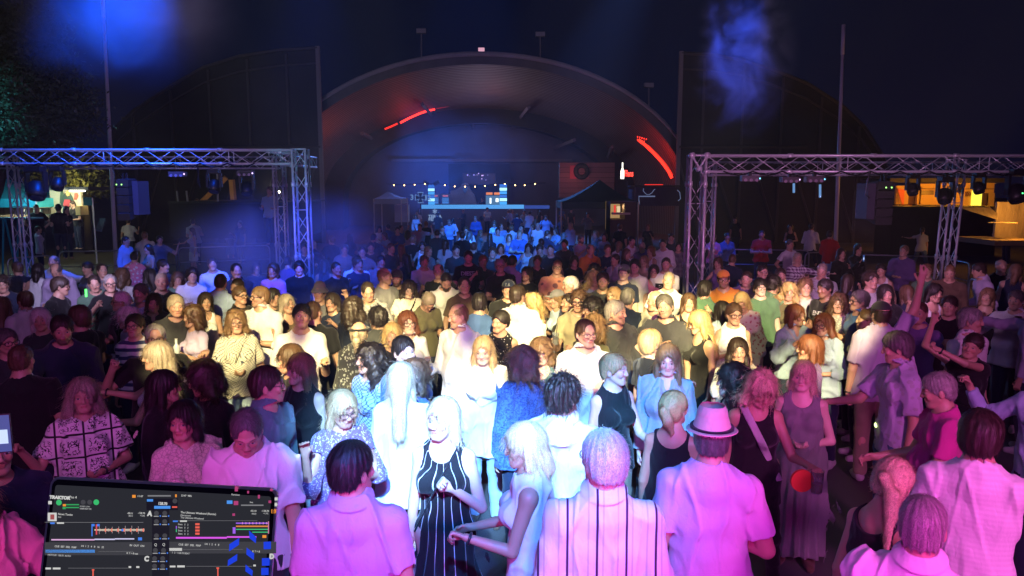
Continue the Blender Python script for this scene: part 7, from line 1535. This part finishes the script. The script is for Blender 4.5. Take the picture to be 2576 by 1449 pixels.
def phone(c, ang, label, back=(.05,.12,.4), st=.7):
    e = empty('smartphone', c, label, 'phone'); R = rotz(ang); MB().box(c + V3(-.037, -.004, -.077), c + V3(.037, .004, .077), R, c).build('body', BLK, e); MB().box(c + V3(-.034, -.0055, -.072), c + V3(.034, -.0045, .072), R, c).build('screen', emat('phone_screen', back, st), e)
    MB().box(c + V3(-.020, -.0065, -.04), c + V3(.025, -.0056, .015), R, c).build('picture', emat('phone_picture', (.55,.7,1.), 1.1), e)
phone(at_y(2, 1090, 2.75), .25, 'phone with a bright blue stage picture held up at the left edge'); s_ = who('glowing phone before the barrier'); phone(hand_world(s_, -1, .12), .6, 'phone glowing in the hand of the woman in black at the barrier')
# glow belt, glow stick, cigarette, vest
s_ = who('glowing belt'); g = s_['loc'] + V3(0, 0, .565 * s_['h']); R_ = s_['Rz']
pts = [g + R_ @ V3(.175 * math.cos(t), -.135 * math.sin(t), 0) for t in np.linspace(math.pi * 1.02, math.pi * .60, 9)]
m = MB()
for q in pts: m.ball(q, .010, 6, 4)
o = m.build('belt_lights', emat('belt_glow', (.75,1,.35), 3.)); o.parent = s_['ob']; o.matrix_parent_inverse = Matrix.LocRotScale(s_['ob'].location, s_['ob'].rotation_euler, None).inverted()
c = at_y(216, 737, 8.6); tag(MB().tube([c + V3(0, 0, -.045), c + V3(.003, 0, .045)], .012, 6).build('glow_stick', emat('glow_green', (.1,1.,.15), 3.)), 'short glowing green stick beside the dark-haired man with glasses', 'glow stick')
c = at_y(1276, 760, who('smoking')['D'] - .22); tag(MB().ball(c, .008, 6, 4).build('cigarette', emat('ember', (1,.35,.05), 6.)), 'glowing cigarette tip at the mouth of the man in the dark baseball cap', 'cigarette')
c = at_y(1555, 703, who('glowing lanyard')['D'] - .25); tag(MB().tube([c + V3(-.01, 0, -.05), c + V3(.012, 0, .05)], .012, 5).build('name_badge', emat('badge_glow', (.7,.6,.9), 1.2)), 'pale glowing badge on the lanyard of the woman in the red dress', 'badge')
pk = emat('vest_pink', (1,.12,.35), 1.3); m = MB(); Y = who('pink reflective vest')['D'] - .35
m.tube([at_y(131, 526, Y), at_y(134, 540, Y), at_y(134, 547, Y), at_y(155, 547, Y), at_y(155, 540, Y), at_y(156, 526, Y)], .03, 4); o = m.build('reflective_trim', pk); q = who('pink reflective vest')['ob']; o.parent = q; o.matrix_parent_inverse = Matrix.LocRotScale(q.location, q.rotation_euler, None).inverted()
# ------------------------------------------------------------------ laptop on the disc jockey's table
SP = V3(*(ray(410, 1219) * 1.10 + V3(0, 0, HC))); Rl = rotz(math.radians(-5)) @ roty(math.radians(1.0)) @ rotx(math.radians(-15)); U, Vv = Rl @ V3(1, 0, 0), Rl @ V3(0, 0, -1); Nn = Rl @ V3(0, -1, 0)
lap = empty('laptop', SP + Vv * .26, 'open laptop showing dark music mixing software at the lower left', 'laptop')
def lp(u, v, n=0.): return SP + U * u + Vv * v + Nn * n
def rrect(u0, u1, v0, v1, r, n0, n1, nm, mt):
    P = []
    for cx, cyy, a0 in ((u1 - r, v0 + r, -math.pi / 2), (u1 - r, v1 - r, 0), (u0 + r, v1 - r, math.pi / 2), (u0 + r, v0 + r, math.pi)):
        for k in range(6): a = a0 + k * math.pi / 10; P.append(lp(cx + r * math.cos(a), cyy + r * math.sin(a), n0))
    return MB().prism(P, Nn * (n1 - n0)).build(nm, mt, lap)
rrect(-.1755, .1755, -.0032, .236, .013, -.005, 0, 'lid', std('laptop_aluminium', (.55,.55,.57), .35, .8)); rrect(-.172, .172, .0005, .2335, .010, .0002, .0008, 'bezel', std('screen_glass', (.008,.008,.010), .12)); rrect(-.1665, .1665, .0085, .2295, .004, .001, .0012, 'screen', std('screen_panel', (.01,.01,.012), .2, emis=(.022,.023,.028), es=1.))
MB().prism([lp(-.1745, .242, 0), lp(.1745, .242, 0), lp(.1745, .242, 0) + V3(.0, -.24, -.01), lp(-.1745, .242, 0) + V3(0, -.24, -.01)], (0, 0, -.015)).build('keyboard_base', std('laptop_aluminium', (.55,.55,.57), .35, .8), lap)
tb = SP + Vv * .26; e = empty('mixing_table', (tb[0], tb[1] - .15, tb[2] - .03), 'black table carrying the laptop in front of the camera', 'table'); MB().box((tb[0] - .5, tb[1] - .45, tb[2] - .06), (tb[0] + .9, tb[1] + .03, tb[2] - .03)).build('table_top', DARK, e)
for dx, dy in ((-.46, 0), (.86, 0)): MB().tube([V3(tb[0] + dx, tb[1] - .03, tb[2] - .06), V3(tb[0] + dx, tb[1] - .03, 1.21)], .02).build('leg', BLK, e)
tag(MB().box((-7, -6, .9), (7, tb[1] + .12, 1.2)).build('front_stage', DARK), 'dark stage deck under the mixing table', 'stage')
def sp(zx, zy, n=.0014):
    """a point of the screen seen at (zx, zy) of the enlarged picture of the laptop"""
    r = ray(84.2 + zx * .2560, 1206.6 + zy * .2560); o = V3(0, 0, HC); t = ((SP + Nn * n - o) @ Nn) / (r @ Nn); return o + r * t
def ui(rects, nm, col, st=1., n=.0014):
    m = MB()
    for x0, y0, x1, y1 in rects: m.add([sp(x0, y1, n), sp(x1, y1, n), sp(x1, y0, n), sp(x0, y0, n)], [(0, 1, 2, 3)])
    return m.build(nm, emat('ui_%s' % nm, col, st), lap)
Wc, Gc = (.62,.62,.60), (.20,.20,.21)
sx_ = [-1, 1]
ui([(110, 615, 1165, 742), (1335, 610, 2385, 725)], 'control_bar', (.045,.046,.05)); ui([(1165, 300, 1335, 948)], 'mixer_strip', (.009,.009,.011), n=.0013); ui([(1110, 185, 1420, 300)], 'master_panel', (.006,.006,.008), n=.0013)
ui([(118, 688, 603, 718), (1186, 258, 1345, 286), (1115, 192, 1175, 215), (1900, 205, 1955, 238)], 'blue_bar', (.07,.30,.85)); ui([(1335, 672, 1460, 699), (118, 864, 172, 882), (190, 864, 265, 882), (1340, 845, 1395, 862), (1412, 843, 1487, 862), (230, 418, 300, 434), (1440, 400, 1508, 415), (145, 210, 180, 242), (2370, 175, 2400, 205), (2370, 228, 2396, 262), (140, 325, 228, 408), (935, 850, 960, 868), (1010, 850, 1040, 868), (2160, 835, 2185, 852)], 'white_block', Wc)
ui([(165, 342, 205, 392)], 'cover_art', (.35,.08,.08), n=.0018); ui([(288, 240, 318, 262), (970, 150, 1004, 178), (2338, 292, 2380, 330), (1392, 145, 1408, 172), (2250, 545, 2288, 572)], 'orange_block', (.9,.30,.03)); ui([(1362, 262, 1412, 277)] + [(1590, 428 + 31 * i, 1632, 448 + 31 * i) for i in range(4)] + [(579, 885, 592, 948), (574, 880, 598, 893), (1806, 868, 1818, 948), (1798, 862, 1824, 876)], 'red_block', (.85,.12,.08))
ui([(286, 268, 316, 290), (318, 240, 448, 252), (318, 268, 448, 280)], 'green_meter', (.03,.35,.10)); ui([(1122, 152, 1350, 166), (2040, 245, 2260, 258)] + [(110, 418, 1080, 422), (1400, 402, 2200, 405)] + [(640, 704, 980, 707), (1470, 684, 2060, 687), (340, 868, 930, 871), (1500, 850, 2150, 853)], 'slider', Gc)
ui([(175, 584, 600, 597)], 'pink_wave', (.75,.42,.72)); ui([(600, 580, 800, 593), (800, 576, 990, 588)], 'pale_wave', (.62,.60,.85)); ui([(1400, 563, 1900, 580), (1900, 556, 2190, 571)], 'magenta_wave', (.75,.10,.85))
rn = random.Random(2); ui([(600, 488, 1090, 500)], 'wave_core', (.85,.75,.45)); 
ui([(x, 495 - a, x + 4, 495 + a) for x in range(612, 1090, 8) for a in [rn.uniform(5, 16) + (26 if (x // 8) % 8 == 0 else 0)]], 'beat_peaks', (.45,.36,.38), n=.0016); ui([(x, 480, x + 14, 512) for x in range(700, 1090, 62)], 'beat_marks', (.85,.22,.15), n=.0018); ui([(862, 486, 884, 506), (570, 436, 580, 556), (575, 436, 600, 458), (625, 436, 650, 458), (1028, 568, 1066, 596), (165, 420, 208, 436), (1370, 402, 1418, 416)], 'blue_marks', (.06,.22,.85), n=.0018); ui([(612, 440, 626, 540)], 'red_mark', (.7,.08,.1), n=.0018)
ui([(1990, 484, 2310, 493), (1400, 485, 1408, 515), (2150, 512, 2310, 520), (1955, 470, 1962, 472)], 'green_track', (.05,.60,.22)); ui([(1990, 452, 2310, 465)], 'orange_track', (.75,.25,.05)); ui([(1990, 422, 2310, 434), (1400, 455, 1408, 483), (1958, 468, 1985, 530)], 'violet_track', (.35,.12,.85)); ui([(2304, 410, 2314, 530)], 'track_end', (.6,.2,.35), n=.0018); ui([(x, 418, x + 7, 438) for x in range(2050, 2305, 34)], 'track_beats', (.75,.3,.6), n=.0018)
def reflection(pts): return [sp(x, y, .002) for x, y in pts]
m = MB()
for q in (((1925,635),(2022,572),(2018,640),(1922,705)), ((1912,790),(2003,730),(2000,795),(1908,850)), ((2118,500),(2188,565),(2185,625),(2122,575)), ((2095,668),(2168,725),(2165,790),(2092,735)), ((2085,835),(2155,895),(2150,948),(2082,900)), ((2262,612),(2333,608),(2333,682),(2262,684)), ((2245,772),(2322,770),(2320,845),(2245,846)), ((2238,868),(2310,866),(2310,938),(2238,938))): m.add(reflection(q), [(3, 2, 1, 0)])
m.build('blue_blades', emat('ui_deepblue', (.01,.05,.75), 1.), lap)  # reflections of blue lamps, drawn as glowing shapes on the screen
ui([(1978, 65, 2008, 115), (2325, 88, 2350, 112), (1955, 332, 1980, 356), (2310, 205, 2335, 230), (1968, 210, 2012, 250), (2205, 150, 2225, 185), (2100, 110, 2118, 135)], 'pink_marks', (.55,.06,.22), .8, n=.002); m = MB()
Bm = Matrix(((U[0], -Vv[0], Nn[0]), (U[1], -Vv[1], Nn[1]), (U[2], -Vv[2], Nn[2]))).to_4x4()
def utxt(body, zx, zy, px, col=Wc, align='LEFT', nm='screen_text', bold=0., sx=1.):
    o = text(nm, body, (0, 0, 0), px * .2560 / CF * 1.12, emat('ui_text_%g_%g' % col[:2], col, 1.), lap, (0, 0, 0), align, .0001, sx, bold); mw = Bm.copy(); mw.translation = Vector(sp(zx, zy, .0018)); o.matrix_parent_inverse = Matrix.Identity(4)
    mw.translation = mw.translation - lap.location; o.matrix_basis = mw @ Matrix.Diagonal((sx, 1, 1, 1)); return o
utxt('TRAKTOR', 158, 172, 40, bold=.0004, sx=1.15); utxt('Pro 4', 352, 172, 34); utxt('A', 1122, 334, 62, bold=.0006); utxt('B', 2343, 311, 46, (.05,.02,.01), bold=.0003); utxt('C', 1090, 778, 62, bold=.0006); utxt('D', 2318, 756, 62, bold=.0006)
utxt('Nowt Tonite', 240, 338, 27, sx=1.05); utxt('Edit', 240, 367, 22, (.4,.4,.4)); utxt('The Ultimate Weekend (Remix)', 1445, 321, 27); utxt('Discotronic', 1445, 349, 22, (.5,.5,.5)); utxt('The Ultimate Weekend', 1445, 372, 24, (.5,.5,.5)); utxt('128.70', 1224, 234, 34, bold=.0002); utxt('-00:11', 920, 330, 24); utxt('-128.70', 1025, 328, 24); utxt('00:11', 935, 356, 20, (.5,.5,.5)); utxt('+1.0%', 1045, 354, 20, (.5,.5,.5))
utxt('-02:10', 2130, 306, 24); utxt('-128.70', 2240, 306, 24); utxt('04:22', 2145, 335, 20, (.5,.5,.5)); utxt('+1.7%', 2258, 332, 20, (.5,.5,.5)); utxt('Remixes', 1945, 146, 24, (.5,.5,.5)); utxt('11:47', 1020, 162, 26); utxt('23:47  98%', 1450, 156, 24)
utxt('CUE  SET  DEL  MAP', 208, 655, 25); utxt('1/4  1  2   4   8   16   32', 465, 652, 24); utxt('IN  OUT  ON', 945, 645, 25); utxt('CUE  SET  DEL  MAP', 1425, 637, 25); utxt('1/4  1  2   4   8', 1680, 633, 24); utxt('HOTCUE  128.70  AUTO', 140, 738, 22, (.5,.5,.5)); utxt('1  2  +128.70 BEAT', 1360, 717, 22, (.5,.5,.5)); utxt('K 7 > 8 cue', 915, 722, 24); utxt('K 7 > 8', 2150, 704, 24); utxt('Sets', 2125, 222, 20, (.5,.5,.5)); utxt('HI MID LOW', 455, 262, 18, (.4,.4,.4)); utxt('GAIN KEY FX', 455, 284, 20, (.5,.5,.5))
for i in range(4): utxt('Stem   5   2', 1420, 438 + 31 * i, 22, (.5,.5,.5))
kn = [(1208, 330), (1290, 330), (1208, 412), (1290, 412), (1208, 552), (1290, 552), (1198, 694), (1278, 694), (1190, 775), (1270, 775), (1190, 850), (1270, 850), (488, 222), (552, 222), (1390, 210)]
def knob(x, y, r, col, nm): 
    m = MB(); P = [sp(x + r * math.cos(a), y + r * math.sin(a), .0016) for a in np.linspace(0, 6.283, 15)[:-1]]; m.add(P[::-1], [tuple(range(14))]); P2 = 0
    return m.build(nm, emat('ui_' + nm + '%g' % col[0], col, 1.), lap)
for x, y in kn: knob(x, y, 24, (.055,.055,.06), 'knob')
for x, y in ((250, 225), (617, 222)): knob(x, y, 28, (.04,.5,.15), 'green_knob')
ui([(x - 26, y + 26, x + 22, y + 34) for x, y in kn[:12]], 'knob_caption', (.38,.38,.38)); ui([(x + 32, y + 20, x + 44, y + 34) for x, y in kn[:12]], 'knob_dot', (.05,.2,.8)); utxt('Q', 1186, 640, 34); utxt('Q', 1266, 638, 34)
# small screen of letters is part of the panel: nothing floats above the glass by more than 2 mm
